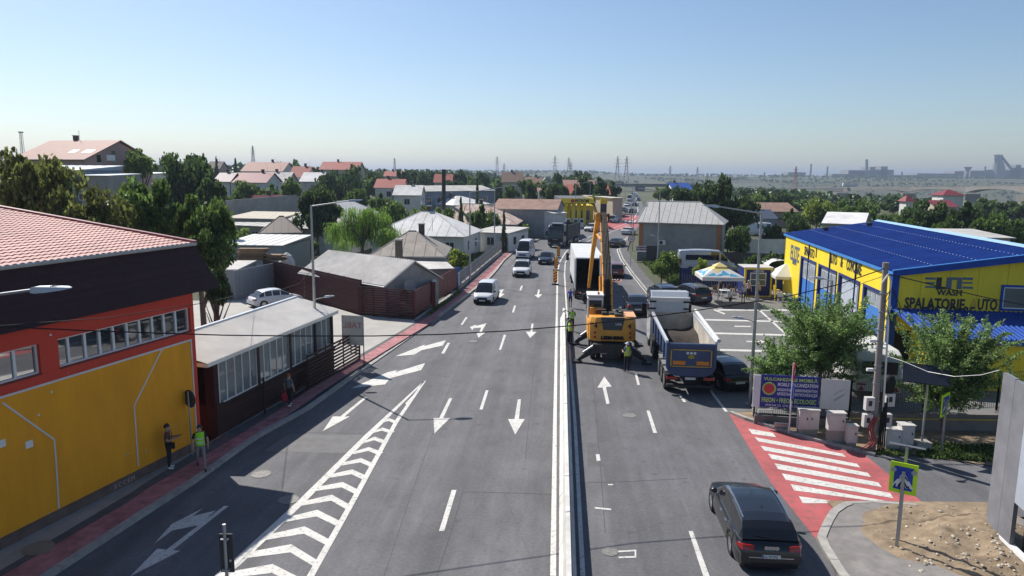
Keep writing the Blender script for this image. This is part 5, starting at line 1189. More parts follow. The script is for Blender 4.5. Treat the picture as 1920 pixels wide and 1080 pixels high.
# boom (twin cheek) and stick
bp = [(.1, .18, 2.4), (1.4, .18, 4.3), (3.9, .18, 6.4), (6.3, .18, 8.35)]
def beam(pts, ws, hs, name, m, parent, lip=None):
    b = MB(); rings = []
    P = [Vector(p) for p in pts]
    for k, p in enumerate(P):
        d = (P[min(k+1, len(P)-1)]-P[max(k-1, 0)]).normalized(); side = Vector((0, 1, 0)); up_ = d.cross(side).normalized(); up_ = -up_ if up_.z < 0 else up_
        w, h = ws[k]/2, hs[k]/2
        rings.append([p-side*w-up_*h, p+side*w-up_*h, p+side*w+up_*h, p-side*w+up_*h])
    b.loft(rings); return b.build(name, m, parent, bevel=.02)
beam(bp, [.44, .44, .42, .38], [.55, .8, .72, .42], 'boom', m_boomb, ex)
for s in (1, -1):
    pts = [(p[0], p[1]+s*.24, p[2]) for p in bp]; beam(pts, [.05]*4, [.5, .74, .66, .38], 'boom_cheek', m_ora, ex)
for k in range(9):
    t = (k+.6)/9.6; i = min(2, int(t*3)); u = t*3-i; p = Vector(bp[i]).lerp(Vector(bp[i+1]), u); MB().box((p.x-.30, p.y, p.z+.32), (.06, .56, .05), ry=R(-45)).build('hose_clamp', m_dark, ex)
for s in (-.14, -.05, .05, .14):
    MB().path([(p[0]-.30, p[1]+s, p[2]+.34) for p in bp], .028, 5).build('hydraulic_hose', m_black, ex)
for s in (1, -1):
    MB().tube((.9, .18+s*.34, 1.9), (2.6, .18+s*.34, 4.6), .11, n=10).build('boom_cylinder', m_ora, ex); MB().tube((2.6, .18+s*.34, 4.6), (3.4, .18+s*.34, 5.9), .065, n=8).build('cylinder_rod', m_chrome, ex)
kn = Vector((6.3, .18, 8.35)); tip = Vector((13.0, .80, 2.3)); sk0 = kn+Vector((-.35, .38, .15))
beam([sk0, kn+Vector((.3, .42, -.3)), kn.lerp(tip, .5)+Vector((.1, .22, .2)), tip], [.28, .32, .28, .22], [.45, .55, .45, .28], 'stick', m_ora, ex)
MB().lathe([(.2, -.55), (.24, -.5), (.24, .45), (.2, .5)], 14, ax='y', c=(6.3, .35, 8.35)).build('knuckle_pin', m_boomb, ex)
MB().bx(5.9, 6.5, .62, .8, 8.1, 8.6).build('knuckle_plate', m_ora, ex, bevel=.08)
MB().bx(5.95, 6.45, -.22, -.08, 8.0, 8.6).build('knuckle_plate', m_boomb, ex, bevel=.05)
MB().tube((4.4, .45, 6.9), (7.6, .6, 7.1), .08, n=8).build('stick_cylinder', m_ora, ex)
b = MB(); b.tube(tip, tip+Vector((0, 0, -.45)), .1); g_ = b.build('grab_link', m_boomb, ex)
for k in range(4):
    a = k*math.pi/2; c, s = math.cos(a), math.sin(a); p = tip+Vector((0, 0, -.45))
    MB().path([p, p+Vector((c*.45, s*.45, -.2)), p+Vector((c*.5, s*.5, -.6)), p+Vector((c*.15, s*.15, -.95))], [.09, .11, .09, .03], 6).build('grab_tine', m_steel, g_)
# ================================================================ STREET FURNITURE
m_bar = mat('barrier_concrete', (.60, .585, .55), .85, var=.16, scale=2.5, bump=.3, bscale=30, big=.16, bigscale=.7, objvar=.07)
bs = G(1050, 598); be = G(1046, 1078); bdir = (be-bs).normalized(); bang_ = math.atan2(bdir.y, bdir.x)
prof = [(-.25, 0), (-.25, .08), (-.135, .28), (-.07, .88), (.07, .88), (.135, .28), (.25, .08), (.25, 0)]
bm = MB().prism([(p[0], p[1]) for p in prof], 0, 1, ax='x').mesh('barrier_block', m_bar)
SL = 8.08; off0 = .3; nb_ = 8
names = ['farthest', 'second farthest', 'third farthest', 'fourth from the far end', 'fifth from the far end', 'sixth from the far end', 'seventh from the far end', 'eighth from the far end']
for k in range(7):
    p = bs+bdir*(k*SL); t = thing('concrete_barrier', 'white concrete median barrier length, '+names[k], 'barrier', p+Vector((.28, 0, 0)), bang_, 'median barrier lengths')
    link('barrier_block', bm, t, None, None, (SL-.06, 1, 1))
    MB().bx(.0, SL-.03, .085, .098, .70, .78).build('dark_seam', mat('dark_seam', (.12, .12, .12), .8), t)
    MB().bx(SL*.5-.6, SL*.5+.6, .23, .255, .0, .05).build('lifting_slot', m_dark, t)
t = thing('cable_loops', 'loose black cable loops hung on the barrier end', 'cable', bs+Vector((.35, -1.4, 0)))
for k in range(3): MB().path([(-.15+.1*k, -.2, .55), (-.28, -.35+.3*k, .8), (-.1, -.5, 1.05), (.2, -.3+.1*k, .9), (.28, .1, .6)], .022, 5).build('cable', m_black, t)
# hazard panels
m_hred = mat('hazard_red', (.55, .03, .03), .5); m_hyel = mat('hazard_yellow', (.75, .52, .05), .5)
for k, (x, y, lab) in enumerate(((1041, 534, 'nearest'), (1042.5, 507, 'middle'), (1047, 484, 'farthest'))):
    t = thing('hazard_panel', 'red and yellow striped hazard panel on the centre line, '+lab+' of three', 'traffic sign', G(x, y), R(-4), 'hazard panels on the centre line')
    MB().bx(-.35, .35, -.2, .2, 0, .12).build('foot', m_black, t, bevel=.03); MB().bx(-.03, .03, -.03, .03, .1, .3).build('stem', m_dark, t)
    pn = MB().bx(-.22, .22, -.02, .02, .25, 1.45).build('panel', m_hred, t)
    for q in range(4):
        z = .32+q*.3; MB().prism([(-.22, z), (.22, z+.22), (.22, z+.36), (-.22, z+.14)], -.026, -.0205, ax='y').build('stripe', m_hyel, pn)
    MB().lathe([(.09, -.03), (.09, .03), (.01, .04)], 10, ax='y', c=(0, 0, 1.55)).build('lamp', m_orange, t)
# street lamps
def lamp_post(label, base, h, arm, adir, low=None, h_low=4.2, grp='street lamps', head=True):
    t = thing('street_lamp', label, 'street lamp', base, 0, grp)
    a = Vector((math.cos(adir), math.sin(adir), 0))
    MB().tube((0, 0, 0), (0, 0, h), .095, .055, 10).build('pole', m_grey, t, smooth=60)
    MB().bx(-.2, .2, -.2, .2, 0, .03).build('base_plate', m_grey, t)
    e = Vector((0, 0, h-.03))+a*arm+Vector((0, 0, .3*arm/2.2)); MB().tube((0, 0, h-.05), e, .038, .03, 8).build('arm', m_grey, t)
    def lampheadat(p, a, s=1.):
        b = MB(); n = Vector((-a.y, a.x, 0)); rings = []
        for u, w, z0, z1 in ((0, .06, -.05, .05), (.12, .11, -.06, .07), (.35, .14, -.05, .06), (.68, .12, -.02, .035), (.78, .05, -.005, .015)):
            c = p+a*u*s+Vector((0, 0, .06*u)); rings.append([c-n*w*s+Vector((0, 0, z0)), c+n*w*s+Vector((0, 0, z0)), c+n*w*s*.8+Vector((0, 0, z1)), c-n*w*s*.8+Vector((0, 0, z1))])
        o = b.loft(rings).build('lamp_head', m_lhead, t, smooth=50)
        for k in range(6): MB().box(tuple(p+a*(.42+k*.05)*s+Vector((0, 0, .085-.006*k))), (.012, .16, .02), rz=math.atan2(a.y, a.x)).build('cooling_fin', m_dark, o)
    lampheadat(e, a)
    if low is not None:
        a2 = Vector((math.cos(low), math.sin(low), 0)); MB().tube((0, 0, h_low), Vector((0, 0, h_low+.12))+a2*.6, .03, n=6).build('lower_arm', m_grey, t); lampheadat(Vector((0, 0, h_low+.12))+a2*.55, a2, .7)
    return t
m_lhead = mat('lamp_grey', (.42, .45, .48), .4, .3, var=.06)
lamp_post('tall grey street lamp rising behind the brown terrace gate', G(594, 702), 9.5, 2.0, R(12), R(12), 4.3)
lamp_post('slim street lamp by the mesh garden fence', G(881, 529), 9.5, 2.0, R(10), R(10), 4.2)
lamp_post('street lamp standing by the white annexe', G(927, 482), 9.5, 2.6, R(18), R(15), 4.2)
lamp_post('street lamp by the maroon fence left of the dark lorry', G(1009, 441), 9.5, 2.6, R(20), R(15), 4.2)
lamp_post('street lamp in front of the fuel station canopy', G(1078, 422), 9.5, 2.4, R(20))
lamp_post('street lamp at the right end of the fuel station', G(1105, 417), 9.5, 2.4, R(20))
lamp_post('tall street lamp beside the black hatchback and blue banner', G(1406, 757), 9.55, 2.0, R(172), R(165), 4.2)
lamp_post('street lamp in front of the grey roofed house', G(1232, 503), 9.5, 2.0, R(170), R(160), 3.9)
lamp_post('street lamp behind the speed limit sign', G(1186, 470), 9.5, 2.0, R(165), R(160), 3.9)
for i, (x, y) in enumerate(((1183, 430), (1150, 400), (1166, 387), (1178, 376))):
    lamp_post(('first', 'second', 'third', 'fourth')[i]+' street lamp along the far stretch of road', G(x-6 if i else x, y), 9.5, 2.2, R(25) if i else R(165))
t = lamp_post('pale lamp head on a long arm reaching in at the left edge', Vector((-14.7, 14.0, 0)), 8.2, 5.2, R(.5)); 
lamp_post('small lamp post with grey head in front of the bay doors', G(1548, 690, .2), 5.2, .5, R(140))
# concrete pole with conduits
cp = G(1640, 843, .03); ptop = VP(1657, 503, cp.xy, (1, 0)); PH = ptop.z
pole = thing('concrete_utility_pole', 'weathered concrete utility pole with white conduit and black pipes', 'utility pole', cp)
lean = Vector((ptop.x-cp.x, 0, 0))*.35
m_cpole = mat('pole_concrete', (.25, .225, .21), .85, var=.14, scale=2, bump=.2, bscale=25)
MB().tube((-.12, 0, 0), Vector((-.12, 0, PH))+lean, .145, .105, 14).build('shaft', m_cpole, pole, smooth=60); MB().tube(Vector((-.12, 0, PH-.02))+lean, Vector((-.12, 0, PH+.2))+lean, .125, .125, 14).build('cap', m_cpole, pole)
for k in range(9): z = .6+k*.75; MB().lathe([(.155, z), (.155, z+.03)], 14, c=(-.12+lean.x*z/PH, 0, 0)).build('strap', m_grey, pole)
MB().path([(.14, -.14, 1.2), (.12+lean.x*.5, -.14, PH*.5), (.05+lean.x*.9, -.14, PH*.93), (-.1+lean.x*.9, -.2, PH*.97), (-.26+lean.x*.9, -.1, PH*.92)], .038, 6).build('white_conduit', m_pvc, pole)
for k in range(4): MB().tube((.02+k*.075, -.2-.02*k, 0), (.04+k*.06, -.2, 1.7+.2*k), .034, n=8).build('black_pipe', m_black, pole)
for k, (x, y, z) in enumerate(((-.45, -.1, 1.75), (-.5, -.15, 1.05), (.42, .0, 1.9), (.40, .05, 1.0))):
    bx_ = MB().bx(x-.18, x+.18, y-.12, y+.12, z, z+.55).build('meter_box', m_cab, pole, bevel=.01); MB().bx(x-.08, x+.06, y-.13, y-.121, z+.2, z+.42).build('meter_window', m_dark, bx_)
MB().lathe([(.05, 2.35), (.22, 2.5), (.26, 2.9), (.2, 3.15), (.05, 3.2)], 10, c=(.36, .05, 0)).build('cable_bag', m_black, pole, smooth=60)
for k, z in enumerate((3.4, 4.6)):
    MB().tube((-.1, -.1, z), (-.6, -.25, z+.12), .03, n=6).build('insulator_arm', m_grey, pole); MB().bx(-.75, -.5, -.32, -.2, z+.05, z+.16).build('clamp_box', m_pvc, pole)
for k in range(5):
    a = random.uniform(0, 6); MB().path([(.05, -.1, PH*.9), (.4*math.cos(a)+.1, -.25, PH*(.86-.03*k)), (.3*math.cos(a+1), -.3, PH*(.8-.02*k)), (.1, -.12, PH*(.74-.02*k))], .014, 5).build('cable_loop', m_black, pole)
for k in range(3): MB().path([(-.3+.08*k, -.25, 1.5), (-.55+.1*k, -.35, 1.0), (-.4+.1*k, -.4, .5), (-.75+.2*k, -.3, .1)], .03, 6).build('red_hose', mat('red_duct', (.28, .03, .03), .6), pole)
def cable(label, pts, r, name='overhead_cable', m=None): return tag(MB().path(pts, r, 6).build(name, m or m_black), label, 'cable')
PT = Vector((cp.x-.12+lean.x, cp.y, PH))
cable('thick black overhead cable sagging across the whole road', [PT]+[AT(x, y, D) for x, y, D in ((1570,534,27.5),(1480,555,27.3),(1380,571,27),(1280,586,26.6),(1180,599,26.2),(1080,610,25.8),(960,620,25.3),(830,627,24.6),(700,630,24),(560,630,23.4),(420,628.5,22.8),(280,624,22),(150,619.5,21),(0,612,20),(-160,602,19),(-400,585,18))], .022)
cable('thin black overhead cable above the thick one at left', [AT(x, y, D) for x, y, D in ((-200,612,17),(0,611,19.5),(60,606,20.5),(200,596,22),(383,568,27),(480,545,40))], .012)
cable('black cable from the pole to the car wash front', [PT+Vector((0, 0, -.2)), AT(1760, 537, 31), AT(1840, 556, 33), AT(1960, 580, 36)], .022)
cable('thin wire from the pole to the car wash bay wall', [PT+Vector((0, 0, -.3)), AT(1620, 530, 32), AT(1560, 560, 38)], .012)
cable('white sagging cable from the pole to the grey kiosk', [Vector((cp.x, cp.y-.1, 4.1)), AT(1690, 676, 27), AT(1740, 697, 26), AT(1790, 706, 25), AT(1840, 703, 24), AT(1874, 694, 23)], .010, m=m_pvc)
cable('thin wire from the street lamp over the car park', [Vector((12.0, 34.8, 4.3)), AT(1480, 588, 38), AT(1560, 556, 44), AT(1600, 520, 50)], .01)
cable('wire from the terrace lamp post to the camera mast', [Vector((-11, 39.4, 6.0)), AT(560, 532, 46), AT(500, 552, 52)], .014)
# traffic signs
m_sback = mat('sign_back', (.045, .045, .048), .6, var=.1)
t = thing('round_sign', 'round traffic sign seen from behind on a grey pole by the yellow wall', 'traffic sign', G(361, 853, KH)); sp = VP(357, 740, G(361, 853, KH).xy, (1, 0))
MB().tube((0, 0, 0), (sp.x*0-.02, 0, sp.z+.12-KH), .035, n=8).build('pole', m_grey, t); MB().lathe([(.36, .03), (.36, .05), (.01, .055)], 28, ax='y', c=(-.02, .0, sp.z-.18-KH)).build('disc', m_sback, t).rotation_euler = (0, 0, R(-32))
t = thing('sign_panel', 'dark rectangular sign seen from behind at the bottom edge', 'traffic sign', Vector((AT(420, 985, 16).x, 16, 0))); z1 = AT(420, 1003, 16).z; z0 = AT(420, 1075, 16).z
MB().tube((0, 0, 0), (0, 0, AT(420, 983, 16).z), .04, n=10).build('pole', m_grey, t); pn = MB().bx(-.16, .17, .04, .08, z0, z1).build('panel', m_sback, t, bevel=.01)
for z in (z0+.08, z1-.12): MB().bx(-.09, .09, -.05, .045, z, z+.035).build('clamp', m_grey, t)
MB().bx(.07, .11, .035, .041, z0+.28, z0+.33).build('sticker', m_pvc, pn)
def cross_sign(label, base, pxt, yaw, w=.9, h=1.05, solar=True, two=True, zbot=None):
    t = thing('crossing_sign', label, 'traffic sign', base, yaw); top = zbot
    MB().bx(-.045, .045, -.03, .03, 0, top+.72).build('pole', m_grey, t)
    if two: MB().bx(-.05, .03, .42, .50, 0, top+1.35).build('rear_pole', m_grey, t)
    pn = MB().bx(-w/2, w/2, .035, .06, top, top+h).build('panel', mat('fluorescent_lime', (.58, .85, .02), .5), t)
    MB().bx(-w/2+.12, w/2-.12, .022, .036, top+.12, top+h-.12).build('blue_field', mat('sign_blue', (.015, .05, .36), .5), pn)
    MB().prism([(-.30, top+.2), (.30, top+.2), (0, top+h-.26)], .014, .023, ax='y').build('white_triangle', mat('sign_white', (.75, .75, .75), .5), pn)
    b = MB(); c = top+h*.46
    b.lathe([(.045, .0), (.045, .013), (.01, .013)], 10, ax='y', c=(.0, 0, c+.20)); b.prism([(-.05, c+.14), (.05, c+.14), (.04, c-.04), (-.04, c-.04)], .004, .013, ax='y')
    b.prism([(-.04, c-.03), (.0, c-.03), (-.10, c-.24), (-.14, c-.22)], .004, .0128, ax='y'); b.prism([(.0, c-.03), (.04, c-.03), (.14, c-.22), (.10, c-.24)], .004, .0126, ax='y'); b.prism([(-.05, c+.1), (-.03, c+.13), (-.13, c+.0), (-.15, c+.03)], .004, .0124, ax='y'); b.prism([(.05, c+.13), (.03, c+.1), (.13, c-.02), (.15, c+.01)], .004, .0122, ax='y')
    b.build('walking_figure', m_black, pn)
    for k in range(4): MB().prism([(-.24+k*.13, top+.2), (-.19+k*.13, top+.2), (-.17+k*.11, top+.28), (-.21+k*.11, top+.28)], .006, .012, ax='y').build('zebra_bar', m_black, pn)
    for s in (-1, 1): MB().lathe([(.075, .0), (.075, .03), (.01, .03)], 12, ax='y', c=(s*.27, 0, top+h-.24)).build('lamp', m_grey, pn)
    if solar: MB().box((0, .46, top+1.38), (.95, .5, .04), rx=R(-20)).build('solar_panel', mat('solar_white', (.55, .56, .58), .4), t)
    return t
cb = G(1681, 1025, .09); zb1 = VP(1690, 925, cb.xy, (1, 0)).z
cross_sign('lime bordered pedestrian crossing sign with solar panel by the dirt heap', cb, 0, R(-34), zbot=zb1-.09-.02, w=.74, h=.96)
cb = G(1765, 848, .03); cross_sign('lime pedestrian crossing sign turned edge on by the bent tree', cb, 0, R(40), solar=False, two=False, zbot=1.55, w=.8, h=.95)
# stop sign and blue arrow sign on one pole, nearly edge on
p = G(1479, 812, .03); t = thing('stop_sign', 'red octagon STOP sign with blue sign below, turned almost edge on', 'traffic sign', p, R(62))
MB().tube((0, 0.0, 0), (0, 0, 3.2), .035, n=8).build('pole', m_pvc, t)
oc = [(.40*math.cos(R(22.5+45*i)), 2.55+.40*math.sin(R(22.5+45*i))+.25) for i in range(8)]
o8 = MB().prism(oc, -.065, -.04, ax='y').build('octagon', mat('stop_red', (.48, .03, .035), .5), t)
lettering('stop_text', 'STOP', o8, Matrix.Translation((0, -.07, 2.69)) @ Matrix.Rotation(R(90), 4, 'X'), .30, MATS['sign_white'], extrude=.003, align='CENTER', sx=.85)
o9 = MB().lathe([(.36, -.065), (.36, -.04), (.01, -.04)], 22, ax='y', c=(0, 0, 1.85)).build('blue_disc', MATS['sign_blue'], t); MB().bx(-.05, .05, -.075, -.066, 1.6, 2.1).build('white_arrow', MATS['sign_white'], o9)
# 50 sign, solar panel post
p = G(1182, 497, .1); t = thing('speed_sign', 'round speed limit fifty sign at the road bend', 'traffic sign', p); zc_ = VP(1182, 449, p.xy, (1, 0)).z
MB().tube((0, 0, 0), (0, 0, zc_+.5), .04, n=8).build('pole', m_grey, t); d_ = MB().lathe([(.42, -.06), (.42, -.04), (.01, -.04)], 24, ax='y', c=(0, 0, zc_)).build('red_disc', MATS['stop_red'], t); MB().lathe([(.32, -.07), (.32, -.06), (.01, -.07)], 24, ax='y', c=(0, 0, zc_)).build('white_disc', MATS['sign_white'], d_)
lettering('number', '50', d_, Matrix.Translation((0, -.08, zc_-.15)) @ Matrix.Rotation(R(90), 4, 'X'), .42, m_black, extrude=.003, align='CENTER')
p = G(1727, 842, .03); t = thing('solar_post', 'dark tilted solar panel on a grey post by the retaining wall', 'solar panel', p); 
MB().bx(-.3, .3, -.25, .25, 0, .35).build('footing', m_conc, t); MB().tube((0, 0, .3), (0, 0, 3.05), .045, n=8).build('post', m_grey, t)
sp_ = MB().box((-.05, .1, 3.2), (1.7, 1.1, .05), rx=R(32), rz=R(-28)).build('panel', mat('solar_cell', (.012, .014, .022), .2, var=.1), t)
# small notice
p = G(1204, 490, .1); t = thing('notice_board', 'white notice board with red lettering by the grey roofed house', 'sign', p, R(-8)); MB().bx(-.9, .9, -.03, .0, 1.35, 2.05).build('panel', mat('notice_white', (.6, .55, .55), .6), t); MB().bx(-.7, .7, 0, .5, 0, 1.3).build('cabinet', m_pan, t)
for x0, x1, z in ((-.78, -.70, 1.78), (-.6, .18, 1.78), (.26, .76, 1.76), (-.78, -.5, 1.48), (-.4, .1, 1.48), (.2, .74, 1.47)): MB().bx(x0, x1, -.036, -.03, z, z+.16).build('blurred_print', mat('faded_print', (.30, .06, .10), .7), t)
p = G(1222, 494, .1); t = thing('dark_board', 'blank dark board beside the white notice', 'sign', p); MB().bx(-.75, .75, 0, .06, .3, 2.3).build('panel', m_sback, t)
# ================================================================ KIOSK CORNER OF THE CAR PARK
m_chair = mat('chair_brown', (.22, .13, .08), .7, var=.15); m_canv = mat('canvas_white', (.72, .71, .68), .8, var=.04, trans=.25); m_canvy = mat('canvas_yellow', (.80, .66, .28), .8, var=.04, trans=.25); m_canvb = mat('canvas_blue', (.06, .36, .58), .8, var=.08, trans=.2)
# blue boundary fence
t = fence_panelled('blue_sheet_fence', 'navy blue sheet fence behind the parasol', G(1274, 533).xy, G(1420, 541).xy, 1.75, m_navy, 0, .25)
t = fence_panelled('blue_sheet_fence', 'navy blue sheet fence between the kiosk and the car wash', G(1428, 541).xy, G(1481, 546).xy, 2.1, m_navy, 0, .25)
# parasol
pu = G(1346, 566); um = thing('parasol', 'large square parasol, yellow top and white skirt with blue mountains', 'parasol', pu, R(-4))
HU, CU, EU = 3.5, 1.85, 2.5
MB().tube((0, 0, 0), (0, 0, HU+.1), .045, n=10).build('pole', m_pvc, um); MB().bx(-.4, .4, -.4, .4, 0, .12).build('base', m_conc, um)
cor = [(-CU, -CU), (CU, -CU), (CU, CU), (-CU, CU)]
f1 = .45; mid = [(x*f1, y*f1) for x, y in cor]; z1_ = EU+(HU-EU)*(1-f1)
b = MB()
for i in range(4):
    a, c = cor[i], cor[(i+1) % 4]; am, cm = mid[i], mid[(i+1) % 4]; b.quad((a[0], a[1], EU), (c[0], c[1], EU), (cm[0], cm[1], z1_), (am[0], am[1], z1_))
can = b.build('canopy', m_canv, um)
b = MB()
for i in range(4): b.quad((mid[i][0], mid[i][1], z1_+.004), (mid[(i+1) % 4][0], mid[(i+1) % 4][1], z1_+.004), (0, 0, HU))
b.build('yellow_crown', m_canvy, can)
b = MB(); k_ = .32
for i in range(4):
    a, c = cor[i], cor[(i+1) % 4]; b.quad((a[0]*k_, a[1]*k_, HU-.22), (c[0]*k_, c[1]*k_, HU-.22), (0, 0, HU+.14))
b.build('vent_cap', m_canvy, can)
for i in range(4):
    a, c = cor[i], cor[(i+1) % 4]; MB().quad((a[0], a[1], EU-.32), (c[0], c[1], EU-.32), (c[0], c[1], EU), (a[0], a[1], EU)).build('skirt', m_canv, can)
    A_, C_ = Vector((a[0], a[1], EU)), Vector((c[0], c[1], EU)); Am, Cm = Vector((mid[i][0], mid[i][1], z1_)), Vector((mid[(i+1) % 4][0], mid[(i+1) % 4][1], z1_)); nrm = (C_-A_).cross(Am-A_).normalized()*.008
    def S(u, v): return A_.lerp(C_, u).lerp(Am.lerp(Cm, u), v)+nrm
    for tri in (((.05, .15), (.2, .6), (.32, .2)), ((.3, .12), (.42, .5), (.47, .2)), ((.42, .25), (.55, .92), (.72, .3)), ((.66, .15), (.78, .55), (.93, .12))):
        MB().quad(*[S(*q) for q in tri]).build('blue_mountain', m_canvb, can)
    MB().quad(S(.02, .97), S(.3, .62), S(.42, .82), S(.6, 1.0)).build('yellow_slope', m_canvy, can)
for x0, x1 in ((-.75, -.42), (-.38, .0), (.05, .22), (.34, .45), (.52, .64)): MB().bx(x0, x1, -CU-.012, -CU-.004, EU-.22, EU-.14).build('skirt_print', mat('skirt_print', (.42, .44, .50), .8), can)
for i in range(4): MB().tube((0, 0, HU-.1), (cor[i][0], cor[i][1], EU-.01), .015, n=5).build('rib', m_pvc, um)
# kiosk
kp = G(1394, 556); ki = thing('kiosk', 'small blue cabin with yellow trim and white service window', 'kiosk', kp, R(-3)); kw, kh, kdp = 2.55, 2.75, 2.3
MB().bx(0, kw, 0, kdp, 0, kh).build('walls', m_navy, ki)
for x in (-.02, kw-.14): MB().bx(x, x+.16, -.04, .1, 0, kh).build('corner_trim', m_cyel, ki)
MB().bx(.14, kw-.14, -.04, .02, kh-.14, kh-.002).build('top_trim', m_cyel, ki); MB().bx(.14, kw-.14, -.04, .02, 0, .1).build('bottom_trim', m_cyel, ki)
MB().bx(-.08, kw+.08, -.12, kdp+.08, kh, kh+.08).build('roof', mat('kiosk_roof', (.52, .50, .47), .6, var=.1), ki)
wd = MB().bx(.55, 1.95, -.03, -.005, 1.1, 2.25).build('service_window', mat('kiosk_glass', (.10, .11, .11), .1, var=.4, scale=3), ki); b = MB()
for r_ in ((.5, 2.0, 2.22, 2.3), (.5, 2.0, 1.05, 1.12), (.5, .58, 1.12, 2.22), (1.92, 2.0, 1.12, 2.22), (1.2, 1.28, 1.12, 2.22), (.58, 1.92, 1.62, 1.68)): b.bx(r_[0], r_[1], -.06, -.03, r_[2], r_[3])
b.build('frame', m_pvc, wd); lettering('sign_text', 'CASIERIE', ki, Matrix.Translation((1.27, -.05, 2.36)) @ Matrix.Rotation(R(90), 4, 'X'), .26, m_pvc, extrude=.004, align='CENTER')
# white tent
tp = G(1493, 566); te = thing('white_tent', 'white open sided tent between the blue kiosk and the car wash', 'tent', tp, CA)
for x in (-1.9, 0.35):
    for y in (0, 3.0): MB().tube((x, y, 0), (x, y, 2.3), .05, n=6).build('leg', m_cyel if x < -1 else m_navy, te)
b = MB(); tc = [(-2.0, -.2), (.45, -.2), (.45, 3.2), (-2.0, 3.2)]
for i in range(4): a, c = tc[i], tc[(i+1) % 4]; b.quad((a[0], a[1], 2.3), (c[0], c[1], 2.3), (-.8, 1.5, 3.35))
b.build('canopy', m_canv, te)
for i in range(4): a, c = tc[i], tc[(i+1) % 4]; MB().quad((a[0], a[1], 2.05), (c[0], c[1], 2.05), (c[0], c[1], 2.3), (a[0], a[1], 2.3)).build('skirt', m_canv, te)
p = G(1462, 541); te2 = thing('white_awning', 'curved white awning behind the white tent', 'awning', p)
b = MB(); rr = []
for i in range(9): a = math.pi*i/8; rr.append([(-1.3*math.cos(a), 0, 2.3+.6*math.sin(a)), (-1.3*math.cos(a), 2.2, 2.3+.6*math.sin(a))])
b.loft([[r[0], r[1]] for r in rr], cap=False, closed=False); b.build('canopy', m_canv, te2, smooth=180)
for x in (-1.25, 1.25): MB().tube((x, .1, 0), (x, .1, 2.3), .04, n=6).build('leg', m_pvc, te2)
def chair(label, pos, rz, m, grp): 
    t = thing('chair', label, 'chair', pos, rz, grp)
    MB().bx(-.24, .24, -.24, .24, .42, .47).build('seat', m, t); o = MB().bx(-.24, .24, .21, .25, .47, .92).build('backrest', m, t)
    for x in (-.21, .21):
        for y in (-.21, .21): MB().bx(x-.025, x+.025, y-.025, y+.025, 0, .42).build('leg', m, t)
    return t
def table(label, pos, rz, m, w=1.0):
    t = thing('table', label, 'table', pos, rz); MB().bx(-w/2, w/2, -.4, .4, .70, .74).build('table_top', m, t)
    for x in (-w/2+.06, w/2-.06):
        for y in (-.34, .34): MB().bx(x-.025, x+.025, y-.025, y+.025, 0, .70).build('leg', m, t)
    return t
table('white table under the parasol', G(1358, 558), R(5), m_pvc); table('white table in front of the white tent', G(1472, 566), R(15), m_pvc, 1.1)
for i, (x, y, m, l) in enumerate(((1342, 553, m_chair, 'brown chair under the parasol left of the white table'), (1369, 552, m_chair, 'brown chair under the parasol behind the white table'), (1383, 556, m_chair, 'brown chair right of the white table by the kiosk'), (1440, 556, m_pvc, 'white garden chair at the right kiosk corner'), (1456, 552, mat('chair_yellow', (.65, .42, .04), .5), 'yellow plastic chair by the blue fence'), (1483, 568, m_pvc, 'white garden chair beside the tent table'), (1463, 567, m_pvc, 'white garden chair left of the tent table'))):
    chair(l, G(x, y), R(10+i*23), m, 'chairs by the kiosk')
t = thing('litter_bin', 'small dark litter bin at the car wash corner', 'bin', G(1492, 577)); MB().lathe([(.2, 0), (.24, .8), (.26, .82), (.2, .84), (.02, .84)], 12).build('drum', m_dark, t)
